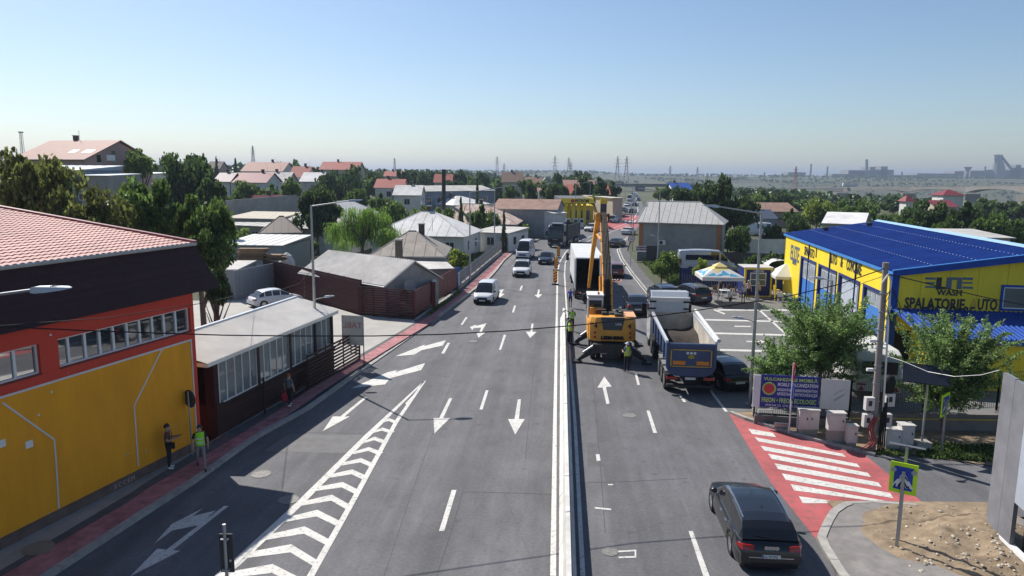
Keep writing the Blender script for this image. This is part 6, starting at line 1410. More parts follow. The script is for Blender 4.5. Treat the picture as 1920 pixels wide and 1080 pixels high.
# ================================================================ PEOPLE
SKIN = mat('skin', (.40, .24, .17), .6, var=.06); 
def cloth(n, c): return mat(n, c, .85, var=.10, scale=8, coords='obj')
PARTS = {}
def person(label, pos, face, h, shirt, pants, shoes, hair, pose='stand', arms=('down', 'down'), shorts=False, sleeve=.55, vest=None, skirt=None, cap=None, long_hair=False, build=1.0):
    s = h/1.75; root = thing('person', label, 'person', pos, face)
    V = []; E_ = []; Rr = []; tagm = []
    def add(p, r, par=None, tg=None):
        V.append(Vector(p)); Rr.append(r if isinstance(r, tuple) else (r, r)); i = len(V)-1
        if par is not None: E_.append((par, i)); tagm.append(tg)
        return i
    B = build
    pel = add((0, 0, .96), (.145*B, .105*B)); sp = add((.0, 0, 1.15), (.135*B, .10*B), pel, 'torso'); ch = add((.0, 0, 1.34), (.15*B, .105*B), sp, 'torso'); nk = add((.005, 0, 1.50), .058, ch, 'neck'); hd_ = add((.02, 0, 1.60), (.082, .092), nk, 'head'); ht = add((.015, 0, 1.70), (.062, .072), hd_, 'head')
    add((.11, 0, 1.595), .018, hd_, 'head')   # nose
    LEG = {'stand': ((.02, .0, .0, .02), (-.02, .0, .0, .02)), 'walk': ((.20, .30, .10, .02), (-.10, -.34, .14, .10)), 'stroll': ((.12, .18, .06, .02), (-.05, -.20, .10, .06))}[pose]
    for sd, (kx, ax_, dz, az) in zip((1, -1), LEG):
        hp = add((0, sd*.095, .90), .088*B, pel, 'hip'); kn_ = add((kx*.6+.02, sd*.105, .50+dz*.15), .060, hp, 'thigh'); an_ = add((ax_, sd*.105, .085+az), .042, kn_, 'calf'); hl = add((ax_-.03, sd*.105, .045+az), .040, an_, 'foot'); add((ax_+.17, sd*.115, .035+az*.4), .034, hl, 'foot')
    for sd, am in zip((1, -1), arms):
        sh = add((0, sd*.185*B, 1.41), .060, ch, 'shoulder')
        el, wr_, hn = {'down': ((-.03, sd*.255, 1.14), (.05, sd*.265, .90), (.08, sd*.26, .80)), 'front': ((.0, sd*.25, 1.14), (.24, sd*.15, 1.17), (.33, sd*.10, 1.20)), 'swing': ((.10, sd*.26, 1.15), (.27, sd*.25, .99), (.33, sd*.24, .92)), 'back': ((-.14, sd*.25, 1.15), (-.20, sd*.26, .91), (-.20, sd*.26, .81)), 'hip': ((-.06, sd*.34, 1.17), (.05, sd*.19, 1.02), (.10, sd*.13, 1.0))}[am]
        e_ = add(el, .046, sh, 'uparm'); w_ = add(wr_, .031, e_, 'forearm'); h_ = add(hn, (.020, .038), w_, 'hand')
        d = (Vector(hn)-Vector(wr_)).normalized(); lat = Vector((1, 0, 0)) if abs(d.z) > .7 else Vector((0, 0, 1)); lat = (lat-d*lat.dot(d)).normalized()
        for k, (o_, L_) in enumerate(((-.028, .06), (-.010, .075), (.010, .07), (.028, .05))): add(Vector(hn)+lat*o_+d*L_+Vector((.012, 0, 0)), .0085, h_, 'hand')
        add(Vector(wr_).lerp(Vector(hn), .35)+lat*.055+d*.03, .010, w_, 'hand')
    me = bpy.data.meshes.new('figure'); me.from_pydata([tuple(v*s) for v in V], E_, [])
    ob = bpy.data.objects.new('figure', me); COL.objects.link(ob); ob.modifiers.new('skin', 'SKIN'); sv_ = me.skin_vertices[0].data
    for i, r in enumerate(Rr): sv_[i].radius = (r[0]*s, r[1]*s); sv_[i].use_root = (i == 0)
    ss = ob.modifiers.new('ss', 'SUBSURF'); ss.levels = 1; ss.render_levels = 1
    dg = bpy.context.evaluated_depsgraph_get(); dg.update(); m2 = bpy.data.meshes.new_from_object(ob.evaluated_get(dg)); bpy.data.objects.remove(ob)
    m2.name = 'body'; m2.materials.clear()
    for m in (SKIN, shirt, pants, shoes): m2.materials.append(m)
    segs = [(V[a]*s, V[c]*s, tg) for (a, c), tg in zip(E_, tagm)]; mi = []
    for p in m2.polygons:
        c = p.center; best = None
        for a, e, tg in segs:
            d = e-a; t = max(0, min(1, (c-a).dot(d)/d.length_squared)); dd = (c-(a+d*t)).length
            if best is None or dd < best[0]: best = (dd, tg, t)
        _, tg, t = best
        if tg in ('torso', 'shoulder'): k = 2 if c.z < 1.0*s and tg == 'torso' else 1
        elif tg == 'uparm': k = 1 if t < sleeve*1.2 else 0
        elif tg == 'forearm': k = 1 if sleeve > .9 else 0
        elif tg == 'hip': k = 2
        elif tg == 'thigh': k = 2 if (not shorts or t < .85) else 0
        elif tg == 'calf': k = 2 if not shorts else (3 if t > .8 else 0)
        elif tg == 'foot': k = 3
        elif tg == 'neck': k = 1 if t < .25 else 0
        else: k = 0
        mi.append(k)
    m2.polygons.foreach_set('material_index', mi); m2.shade_smooth(); link('body', m2, root)
    # hair or cap, face
    b = MB(); rings = []
    for j in range(6):
        a = j/5*math.pi/2*.98; r = math.cos(a)
        rings.append([(.004*s+(.108*r*math.cos(q)-.012)*s, .093*r*math.sin(q)*s, (1.625+.125*math.sin(a)-(.035 if math.cos(q) < .2 else 0)*(1-j/5)-((.10 if long_hair else .0) if math.cos(q) < .1 else 0)*(1-j/5))*s) for q in [2*math.pi*i/14 for i in range(14)]])
    b.loft(rings); b.build('hair' if not cap else 'cap', cap or hair, root, smooth=60)
    if cap: MB().bx(.06*s, .19*s, -.07*s, .07*s, 1.635*s, 1.65*s).build('cap_peak', cap, root)
    for sd in (1, -1):
        MB().lathe([(.01, -.014), (.024, 0), (.01, .014)], 8, ax='y').build('ear', SKIN, root, loc=(.0, sd*.094*s, 1.60*s)); MB().lathe([(.004, -.006), (.010, 0), (.004, .006)], 6, ax='x').build('eye', m_black, root, loc=(.098*s, sd*.034*s, 1.622*s))
    MB().bx(.095*s, .103*s, -.022*s, .022*s, 1.548*s, 1.556*s).build('mouth', mat('lips', (.25, .10, .08), .6), root)
    def shell(z0, z1, e, n=5, flare=0., gap=0):
        b = MB(); rings = []
        for j in range(n):
            z = z0+(z1-z0)*j/(n-1); t = interp([(.5, .20), (.9, .165), (1.0, .155), (1.15, .145), (1.34, .165), (1.44, .185), (1.5, .10)], z)*B+e+flare*(1-j/(n-1)); u = interp([(.5, .17), (.9, .125), (1.15, .11), (1.34, .115), (1.44, .085), (1.5, .07)], z)*B+e+flare*(1-j/(n-1))
            rings.append([(u*math.cos(q)*s, t*math.sin(q)*s, z*s) for q in [2*math.pi*i/18 for i in range(18)]])
        b.loft(rings, cap=False); return b
    if vest:
        vo = shell(.95, 1.46, .016).build('vest', vest, root, smooth=180)
        for z in (1.05, 1.2): shell(z, z+.05, .021, 2).build('reflective_band', mat('reflective_silver', (.60, .62, .62), .3), vo, smooth=180)
    if skirt: shell(skirt[1], 1.02, .012, 5, .03).build('skirt', skirt[0], root, smooth=180)
    return root
K_blk = cloth('cloth_black', (.012, .012, .015)); K_nvy = cloth('cloth_navy', (.014, .018, .035)); K_wht = cloth('cloth_white', (.66, .65, .63)); K_gry = cloth('cloth_grey', (.24, .23, .22)); K_plum = cloth('cloth_plum', (.12, .055, .06)); K_blu = cloth('cloth_blue', (.015, .07, .42)); K_den = cloth('cloth_denim', (.04, .09, .20)); K_mus = cloth('cloth_mustard', (.42, .27, .07)); K_lil = cloth('cloth_lilac', (.55, .45, .50)); K_olv = cloth('cloth_olive', (.10, .085, .05)); K_slate = cloth('cloth_slate', (.11, .12, .15))
V_lime = cloth('vest_lime', (.30, .72, .03)); V_yel = cloth('vest_yellow', (.62, .78, .03))
S_w = cloth('shoe_white', (.65, .65, .66)); S_d = cloth('shoe_dark', (.03, .03, .032)); H_blk = mat('hair_black', (.012, .010, .009), .5); H_red = mat('hair_auburn', (.22, .06, .02), .5); H_gry = mat('hair_grey', (.35, .33, .31), .6); H_bld = mat('hair_fair', (.32, .20, .10), .6); C_w = cloth('cap_white', (.65, .68, .72)); C_g = cloth('cap_khaki', (.38, .36, .30))
m1 = person('man in plum shirt and dark jeans looking at his phone by the yellow wall', G(318, 879, KH), R(20), 1.80, K_plum, K_nvy, S_w, H_blk, arms=('front', 'front'))
o = tag(MB().box((0, 0, 0), (.15, .075, .012), ry=R(-25)).build('mobile_phone', m_black), 'dark phone held by the man in the plum shirt', 'phone'); o.location = m1.matrix_basis @ Vector((.42, .0, 1.28)); o.rotation_euler = (0, 0, R(20))
o = thing('shoulder_bag', 'small black shoulder bag hanging at the plum shirted man\'s hip', 'bag', m1.matrix_basis @ Vector((.12, -.22, .86)), R(20)); MB().bx(-.14, .14, -.05, .05, 0, .24).build('pouch', m_black, o, bevel=.02); MB().path([(0, 0, .24), (.06, .05, .5), (-.02, .18, .66), (-.12, .2, .5), (-.13, .1, .3), (0, 0, .24)], .012, 5).build('strap', m_black, o)
person('man in lime safety vest and pale trousers walking on the red pavement', G(378, 879, KH), R(-62), 1.76, K_blk, K_gry, S_d, H_blk, 'walk', ('swing', 'swing'), vest=V_lime)
w1 = person('red haired woman in grey top walking away past the brown terrace', G(543, 762, KH), R(70), 1.66, K_slate, K_blk, S_w, H_red, 'stroll', ('down', 'down'))
o = thing('red_bag', 'red shopping bag carried by the red haired woman', 'bag', w1.matrix_basis @ Vector((.05, .30, .22)), R(70)); MB().hexa([(-.14, -.09, 0), (.14, -.09, 0), (.14, .09, 0), (-.14, .09, 0)], [(-.2, -.05, .42), (.2, -.05, .42), (.2, .05, .42), (-.2, .05, .42)]).build('sack', cloth('bag_red', (.40, .02, .04)), o, bevel=.03); MB().path([(-.1, 0, .42), (-.06, 0, .58), (.06, 0, .58), (.1, 0, .42)], .012, 5).build('handle', MATS['bag_red'], o)
person('worker in yellow vest with white cap standing right of the excavator', G(1175, 697), R(120), 1.78, K_den, K_blk, S_d, H_blk, arms=('front', 'down'), vest=V_yel, cap=C_w)
person('worker in bright yellow vest holding papers at the barrier end', G(1069, 646), R(35), 1.74, K_gry, K_blk, S_d, H_blk, arms=('front', 'front'), vest=V_yel)
person('worker in lime vest half hidden behind his colleague at the barrier', G(1065, 641), R(-20), 1.74, K_den, K_blk, S_d, H_blk, arms=('down', 'front'), vest=V_lime)
person('worker in lime vest and khaki cap facing the camera beside the excavator cab', G(1072, 621), R(-85), 1.76, K_olv, K_blk, S_d, H_blk, arms=('front', 'down'), vest=V_lime, cap=C_g)
person('man in blue shirt and black shorts walking by the box lorry', G(1069, 577), R(80), 1.74, K_blu, K_blk, S_d, H_gry, 'stroll', ('down', 'swing'), shorts=True)
person('fair haired woman in white top and dark shorts crossing the car park', G(1369, 576), R(-150), 1.66, K_wht, K_blk, S_d, H_bld, 'stroll', ('hip', 'down'), shorts=True)
person('grey haired man in white shirt and denim shorts by the kiosk', G(1393, 568), R(60), 1.74, K_wht, K_den, S_d, H_gry, arms=('front', 'down'), shorts=True)
person('tall man in lilac shirt and black trousers at the kiosk window', G(1402, 562), R(-80), 1.86, K_lil, K_blk, S_d, H_gry, arms=('down', 'down'))
person('man in mustard shirt and dark shorts standing by the kiosk corner', G(1421, 564), R(120), 1.76, K_mus, K_nvy, S_d, H_gry, arms=('hip', 'down'), shorts=True)
person('person in black standing in the shade of the parasol', G(1350, 556), R(-90), 1.7, K_blk, K_blk, S_d, H_blk, shorts=True)
# ================================================================ HOUSES
m_rgrey = mat('weathered_sheet', (.47, .45, .42), .75, var=.16, scale=1.0, big=.12, bigscale=.25, spec=.2, objvar=.06)
m_rslate = mat('pale_sheet_roof', (.60, .585, .565), .7, var=.14, scale=1.0, big=.12, bigscale=.3, spec=.2, objvar=.09)
m_rbrown = mat('brown_sheet_roof', (.32, .28, .24), .75, var=.18, scale=1.0, spec=.2, objvar=.08)
m_rust = mat('rusty_sheet_roof', (.36, .13, .07), .85, var=.35, scale=.9, col2=(.52, .47, .42), objvar=.25)
m_rred = mat('red_tile_roof', (.32, .085, .065), .7, var=.15, scale=2, spec=.2); m_rmar = mat('maroon_roof', (.20, .045, .055), .6, var=.12, spec=.2); m_rpink = mat('faded_red_roof', (.36, .20, .16), .7, var=.12, scale=1, spec=.2)
m_rust2 = mat('rust_brown_roof', (.27, .17, .13), .8, var=.25, scale=.8, spec=.2); m_rdk = mat('dark_slate_roof', (.05, .065, .10), .6, var=.1)
m_cream = mat('cream_render', (.48, .42, .33), .85, var=.1); m_pinkw = mat('pink_render', (.42, .29, .27), .85, var=.08); m_brick = mat('brick_orange', (.42, .17, .08), .85, var=.15, scale=3); m_bluew = mat('blue_grey_render', (.20, .24, .31), .85, var=.12, scale=.8)
m_asb = mat('asbestos_sheet', (.64, .60, .55), .85, var=.16, scale=1.0, big=.10, bigscale=.3, spec=.15)
m_win = mat('house_window', (.03, .035, .04), .1, var=.1, spec=.7)
def house(name, label, A, B, ze, depth, rise, kind, mr, mw, zb=0., over=.35, seams=0, wins=(), name2='building', corr=False, hip=(1, 1), mside=None, fwin=(), flip=False):
    """A,B: world xy of the front (near) eave ends; depth goes away from the camera"""
    A = Vector((A[0], A[1], 0)); B = Vector((B[0], B[1], 0)); d = B-A; L = d.length; rz = math.atan2(d.y, d.x)
    t = thing(name, label, name2, A+Vector((0, 0, zb)), rz); ze -= zb; o = over; ws = []
    MB().bx(o, L-o, o, depth-o, -1.5 if zb else -.2, ze).build('walls', mw, t)
    r = bpy.data.objects.new('roof', None); hd = depth/2; zr = ze+rise
    h1, h2 = (min(hd*.95, L*.45)*hip[0], min(hd*.95, L*.45)*hip[1]) if kind == 'hip' else (0, 0)
    if kind in ('gable', 'hip'):
        P = dict(a=(0, 0, ze), b=(L, 0, ze), c=(L, depth, ze), d=(0, depth, ze), e=(h1, hd, zr), f=(L-h2, hd, zr)); th = .09
        b = MB(); q = [P[k] for k in 'abcdef']; low = [(x, y, z-th) for x, y, z in q]
        fs = [(0, 1, 5, 4), (2, 3, 4, 5), (1, 2, 5), (3, 0, 4)]
        b.add(q, fs); b.add(low, [tuple(reversed(f)) for f in fs]); b.add(q+low, [(0, 6, 7, 1), (1, 7, 8, 2), (2, 8, 9, 3), (3, 9, 6, 0)])
        if kind == 'gable':
            b.mi = [0]*len(b.f); ro = None
            gp = [(o, ze), (depth-o, ze), (hd, zr-o*rise/hd-.02)]; MB().prism(gp, o, o+.12, ax='x').build('gable_wall', mside or mw, t); MB().prism(gp, L-o-.12, L-o, ax='x').build('gable_wall', mside or mw, t)
            b = MB(); b.add([q[0], q[1], q[5], q[4]], [(0, 1, 2, 3)]); b.add([q[2], q[3], q[4], q[5]], [(0, 1, 2, 3)]); b.add([low[0], low[1], low[5], low[4]], [(3, 2, 1, 0)]); b.add([low[2], low[3], low[4], low[5]], [(3, 2, 1, 0)])
            b.add(q+low, [(0, 6, 7, 1), (2, 8, 9, 3), (1, 7, 11, 5), (5, 11, 8, 2), (3, 9, 10, 4), (4, 10, 6, 0)])
        ro = b.build('roof', mr, t)
        if seams:
            n = int(L/seams)
            for i in range(1, n):
                x = L*i/n; yt = hd
                if kind == 'hip':
                    if x < h1: yt = hd*x/h1
                    elif x > L-h2: yt = hd*(L-x)/h2
                zt = ze+rise*yt/hd; a, c = Vector((x, 0, ze+.01)), Vector((x, yt, zt+.01))
                if yt > .3: MB().tube(a, c, .03, n=4).build('roof_seam', mr, ro)
            MB().tube((h1, hd, zr+.02), (L-h2, hd, zr+.02), .07, n=6).build('ridge_cap', mr, ro)
            if h2:
                for e_, f_ in (((L, 0, ze), (L-h2, hd, zr)), ((0, 0, ze), (h1, hd, zr))): MB().tube(e_, f_, .06, n=5).build('hip_cap', mr, ro)
        if corr:
            b = MB(); n = int(L/.30)
            for i in range(n):
                x = L*i/n
                for (u0, z0), (u1, z1) in zip(((0, 0), (.3, .06), (.6, .06), (.9, 0)), ((.3, .06), (.6, .06), (.9, 0), (1, 0))):
                    b.quad((x+u0*.30, -.05, ze+.012+z0), (x+u1*.30, -.05, ze+.012+z1), (x+u1*.30, hd, zr+.012+z1), (x+u0*.30, hd, zr+.012+z0))
            b.build('corrugated_sheet', mr, ro)
    else:  # flat / mono
        b = MB(); b.hexa([(0, 0, ze-.12), (L, 0, ze-.12), (L, depth, ze+rise-.12), (0, depth, ze+rise-.12)], [(0, 0, ze), (L, 0, ze), (L, depth, ze+rise), (0, depth, ze+rise)]); ro = b.build('roof', mr, t)
        if rise > .3: MB().hexa([(o, o, ze-.2), (L-o, o, ze-.2), (L-o, depth-o, ze-.2), (o, depth-o, ze-.2)], [(o, o, ze-.11), (L-o, o, ze-.11), (L-o, depth-o, ze+rise*.95-.13), (o, depth-o, ze+rise*.95-.13)]).build('upper_wall', mw, t)
        if seams:
            for i in range(1, int(L/seams)): x = i*seams; MB().tube((x, 0, ze+.01), (x, depth, ze+rise+.01), .03, n=4).build('roof_seam', mr, ro)
    if not fwin and ze > 2.6 and L > 4 and name not in ('metal_shed', 'metal_store', 'corrugated_house', 'brown_gazebo', 'warehouse', 'orange_corner_house', 'blue_grey_hall'):
        nw = max(1, int(L/4)); fwin = [((i+.5)/nw, ze*.36, 1.1, min(1.3, ze*.38)) for i in range(nw)]
        if not wins: wins = [(.3, ze*.36, 1.0, min(1.3, ze*.38)), (.7, ze*.36, 1.0, min(1.3, ze*.38))]
        if kind in ('gable', 'hip') and rise > 1.5:
            cx = L*(.3+.4*((int(A.x*7)) % 10)/10); ch_ = MB().bx(cx-.3, cx+.3, hd+.2, hd+.75, zr-1.2, zr+.7).build('chimney', MATS['soot_brick'] if 'soot_brick' in MATS else mw, ro); MB().bx(cx-.37, cx+.37, hd+.13, hd+.82, zr+.7, zr+.8).build('chimney_cap', m_wall_c, ro)
            MB().tube((cx+1.2, hd, zr), (cx+1.2, hd, zr+1.5), .03, n=4).build('aerial', m_grey, ro)
    MB().tube((0, -.06, ze-.06), (L, -.06, ze-.06), .06, n=6).build('gutter', m_grey, t)
    for (u, v, w, h_) in fwin:   # front windows: fraction along, sill height, width, height
        x = L*u; wn_ = MB().bx(x-w/2, x+w/2, o-.03, o-.005, v, v+h_).build('window', m_win, t)
        b = MB(); b.bx(x-w/2-.06, x+w/2+.06, o-.05, o-.004, v-.06, v); b.bx(x-w/2-.06, x+w/2+.06, o-.05, o-.004, v+h_, v+h_+.06); b.bx(x-w/2-.06, x-w/2, o-.05, o-.004, v, v+h_); b.bx(x+w/2, x+w/2+.06, o-.05, o-.004, v, v+h_); b.bx(x-.03, x+.03, o-.05, o-.031, v, v+h_); b.build('frame', m_pvc, wn_)
    for (u, v, w, h_) in wins:   # right end windows
        y = depth*u; wn_ = MB().bx(L-o+.005, L-o+.03, y-w/2, y+w/2, v, v+h_).build('window', m_win, t); MB().bx(L-o+.004, L-o+.06, y-w/2-.06, y+w/2+.06, v-.07, v).build('sill', m_pvc, wn_)
    return t
def hp(A, B, ze): a, c = G(A[0], A[1], ze), G(B[0], B[1], ze); return a, c
def H(name, label, A, B, ze, depth, rise, kind, mr, mw, zb=0., **k): a, c = hp(A, B, ze); return house(name, label, a, c, ze, depth, rise, kind, mr, mw, zb, **k)
# -- left row, near to far
h1 = H('corrugated_house', 'low house with pale corrugated roof behind the brown board fence', (560, 511), (722, 537), 2.5, 6.4, 1.75, 'gable', m_asb, m_wall_c, corr=True, over=.3, wins=((.35, .9, .9, 1.0), (.68, 1.2, .8, .8)))
t = thing('satellite_dish', 'pale satellite dish on the gable of the corrugated house', 'dish', h1.matrix_basis @ Vector(((G(722,537,2.5)-G(560,511,2.5)).length+.35, 2.2, 2.3))); o = MB().lathe([(.02, 0), (.3, .04), (.52, .14), (.55, .16), (.5, .15), (.02, .03)], 20, ax='z').build('reflector', m_wall_c, t, smooth=50); o.rotation_euler = (R(70), 0, R(40)); MB().tube((0, 0, -.2), (-.3, 0, -.3), .03).build('bracket', m_grey, t)
t = thing('chimney_stack', 'dark chimney stack on the corrugated house ridge', 'chimney', G(748, 470, 4.3)); MB().bx(-.3, .3, -.3, .3, -1.4, .95).build('shaft', mat('soot_brick', (.09, .075, .065), .9, var=.25), t); MB().bx(-.36, .36, -.36, .36, .95, 1.08).build('cap', m_wall_c, t)
H('hip_roof_house', 'grey brown hip roofed house right behind the corrugated house', (690, 480), (836, 481), 3.0, 9.5, 2.2, 'hip', m_rbrown, m_wall_c, seams=1.1)
H('blue_door_shed', 'flat grey shed with blue doors beside the corrugated house', (782, 505), (852, 503), 2.3, 5, .3, 'mono', m_rgrey, m_wall_c, over=.12)
p = G(795, 548); t = thing('blue_gate', 'bright blue sheet gate of the shed', 'gate', Vector((-6.2, 71.4, 0))); MB().bx(-1.6, 1.0, 0, .06, 0, 2.1).build('leaf', m_dblue, t); MB().bx(-1.7, -.4, -.12, -.06, 0, 1.1).build('white_board', m_wall_c, t)
H('grey_roof_house', 'white house with large pale grey sheet roof behind the willow', (690, 440), (873, 444), 3.2, 12, 2.9, 'hip', m_rslate, m_whitewall, seams=1.3)
H('white_annexe', 'small flat roofed white annexe by the red pavement', (884, 434), (955, 437), 2.9, 8, .35, 'mono', m_rgrey, m_whitewall, over=.15)
H('rusty_roof_house', 'grey house with patchy rusty sheet roof', (780, 418), (970, 421), 3.2, 14, 3.0, 'hip', m_rust, m_wall_c, seams=1.2, wins=((.3, .9, 1, 1.3), (.55, .9, 1, 1.3)))
H('pale_roof_house', 'house with pale ribbed hip roof left of the willow crown', (655, 430), (745, 412), 3.6, 12, 3.4, 'hip', m_rslate, m_whitewall, seams=1.2)
H('warehouse', 'long grey warehouse with faded rusty roof edge', (922, 391), (1046, 393), 5.2, 14, 1.6, 'gable', m_rust2, m_wall_c, over=.2)
H('white_workshop', 'white workshop with grey gable roof at the petrol station', (1038, 400), (1064, 399), 4.6, 26, 1.8, 'gable', m_rslate, m_whitewall, over=.2, wins=((.2, 1, 1.2, 1.4), (.45, 1, 1.2, 1.4), (.7, 1, 1.2, 1.4)))
H('blue_grey_office', 'long low blue grey office with white windows', (785, 359), (930, 357), 7.2, 11, 1.3, 'gable', m_rgrey, m_bluew, zb=3.2, over=.4, fwin=((.13, .9, 1.6, 1.5), (.27, .9, 2.2, 1.6), (.42, .9, 2.2, 1.6), (.58, .9, 2, 1.6), (.72, .9, 1.6, 1.5), (.86, .9, 1.6, 1.5)))
t = thing('factory_stack', 'slim dark steel stack on the blue grey office', 'chimney', AT(832, 350, 128)); MB().tube((0, 0, -4), (0, 0, 3), .35, n=8).build('shaft', m_dark, t)
H('navy_pavilion', 'small pavilion with dark blue pyramid roof', (886, 372), (921, 372), 5.0, 6, 2.0, 'hip', m_rdk, m_wall_c)
H('pale_low_house', 'low house with pale sheet roof before the navy pavilion', (850, 385), (925, 383), 4.0, 12, 2.0, 'hip', m_rslate, m_whitewall)
# -- sheds on the left
H('metal_shed', 'galvanised shed with flat white roof behind the wood pile', (408, 458), (530, 460), 3.6, 9, .4, 'mono', mat('white_sheet', (.55, .54, .52), .6, var=.1), mat('galv_sheet', (.26, .29, .32), .5, .2, var=.14, stretch=(6, 6, .3), scale=1.5), over=.2, seams=1.0)
H('metal_store', 'galvanised store with flat roof left of the white hatchback', (392, 505), (446, 505), 2.75, 6.0, .1, 'mono', m_rgrey, MATS['galv_sheet'], over=.05)
a, c = Vector((-24.3, 62.4, 0)), Vector((-22.4, 69.6, 0)); fence_panelled('sheet_fence', 'galvanised sheet fence between the store and the brown fence', a.xy, c.xy, 2.75, MATS['galv_sheet'], 0, .3)
def woodpile(label, pos, w, n, rz):
    t = thing('wood_pile', label, 'wood pile', pos, rz); m = mat('pallet_wood', (.26, .17, .10), .85, var=.3, scale=3, objvar=.3)
    for k in range(n):
        for j in range(3): MB().bx(-w/2+random.uniform(-.2, .2), w/2+random.uniform(-.3, .3), j*.35, j*.35+.28, k*.15, k*.15+.11).build('plank', m, t)
p = G(470, 482, 2.7); woodpile('stack of pallet planks on the galvanised store', Vector((G(472, 488, 2.75).x, G(472, 488, 2.75).y, 2.72)), 2.7, 8, R(4)); woodpile('lower heap of planks beside the tall pallet stack', Vector((G(514, 488, 2.75).x, G(514, 488, 2.75).y, 2.72)), 1.8, 4, R(-6))
t = thing('white_bundle', 'white plastic wrapped bundle behind the sheet fence', 'bundle', G(538, 492, 2.3)); MB().lathe([(.9, -1), (.8, .1), (.5, .7), (.1, 1.0)], 9).build('wrap', m_whitewall, t)
H('lean_to_roofs', 'low shed with patched pale roof below the playground wall', (402, 420), (500, 424), 3.4, 10, .6, 'mono', m_rgrey, m_wall_c, seams=1.6)
H('patched_shed', 'shed with beige patched roof behind the low shed', (420, 408), (520, 410), 4.2, 9, .6, 'mono', mat('beige_sheet', (.44, .39, .31), .8, var=.2), m_wall_c)
H('brown_gazebo', 'gazebo with brown hip roof among the shrubs', (484, 437), (568, 436), 3.3, 8, 2.0, 'hip', mat('gazebo_brown', (.10, .065, .058), .6, var=.12), m_wood if 'm_wood' in globals() else m_chair, seams=.9)
H('maroon_roof_house', 'small house with maroon roof by the concrete wall', (508, 394), (562, 390), 4.5, 8, 2.6, 'gable', m_rmar, m_cream)
w = thing('concrete_wall', 'long grey concrete wall below the playground', 'wall', (0, 0, 0)); p0, p1 = AT(385, 395, 118), AT(560, 378, 140); d = p1-p0
for i in range(11):
    a, c = p0+d*(i/11), p0+d*((i+.985)/11); wallseg(Vector((a.x, a.y, 0)), Vector((c.x, c.y, 0)), -1, p0.z+2.6-(p0.z-p1.z)*i/11-1.2, .3).build('wall_length', m_wall_c, w)
# -- on the hill
def HY(name, label, A, B, Y, depth, rise, kind, mr, mw, wallh, YB=None, **k):
    a, c = AT(A[0], A[1], Y), AT(B[0], B[1], YB or Y); ze = (a.z+c.z)/2; return house(name, label, a, c, ze, depth, rise, kind, mr, mw, ze-wallh, **k)
pinkh = HY('pink_house', 'large pink house with faded red roof and attic windows on the hill', (20, 298), (158, 299), 108, 13.5, 3.0, 'gable', m_rpink, m_pinkw, 6, YB=104, over=.5, wins=((.22, 5.6, .7, 1.1), (.42, 5.9, .7, 1.5), (.62, 5.9, .7, 1.5), (.80, 5.6, .7, 1.1), (.5, 2.5, 1.4, 1.2)))
for fx, w_ in ((.66, 1.2), (.86, 1.7)):
    L_ = (AT(158, 299, 104)-AT(20, 298, 108)).length; o = MB().bx(L_*fx-w_/2, L_*fx+w_/2, 2.2, 3.4, 0, .06).build('skylight', m_pvc, pinkh); o.location = (0, -.15, 6+3.0*2.6/6.75); 
    o.rotation_euler = (0, 0, 0); o.data.transform(Matrix.Translation((0, 2.8, 0)) @ Matrix.Rotation(math.atan(3.0/6.75), 4, 'X') @ Matrix.Translation((0, -2.8, 0)))
t = thing('air_conditioner', 'white air conditioner on the pink gable', 'air conditioner', AT(211, 296, 106)); MB().bx(-.5, .5, -.6, -.2, -.4, .4).build('case', m_pvc, t)
HY('blue_grey_hall', 'blue grey hall with pale ribbed roof below the pink house', (0, 311), (140, 326), 84, 7, .6, 'mono', mat('pale_blue_roof', (.42, .47, .52), .6, var=.08), mat('hall_blue', (.27, .33, .40), .8, var=.12, scale=.6), 7, YB=81, over=.15, seams=1.4)
HY('grey_store_block', 'grey yellow storage block at the end of the blue hall', (146, 328), (205, 329), 80, 7, .2, 'mono', MATS['pale_blue_roof'], m_wall_c, 7, over=.1, fwin=((.1, 4.3, .9, .7), (.7, 4.3, .9, .7)))
HY('white_flat_house', 'white flat roofed block among trees on the hill', (245, 325), (288, 325), 125, 8, .2, 'mono', m_pvc, m_whitewall, 4)
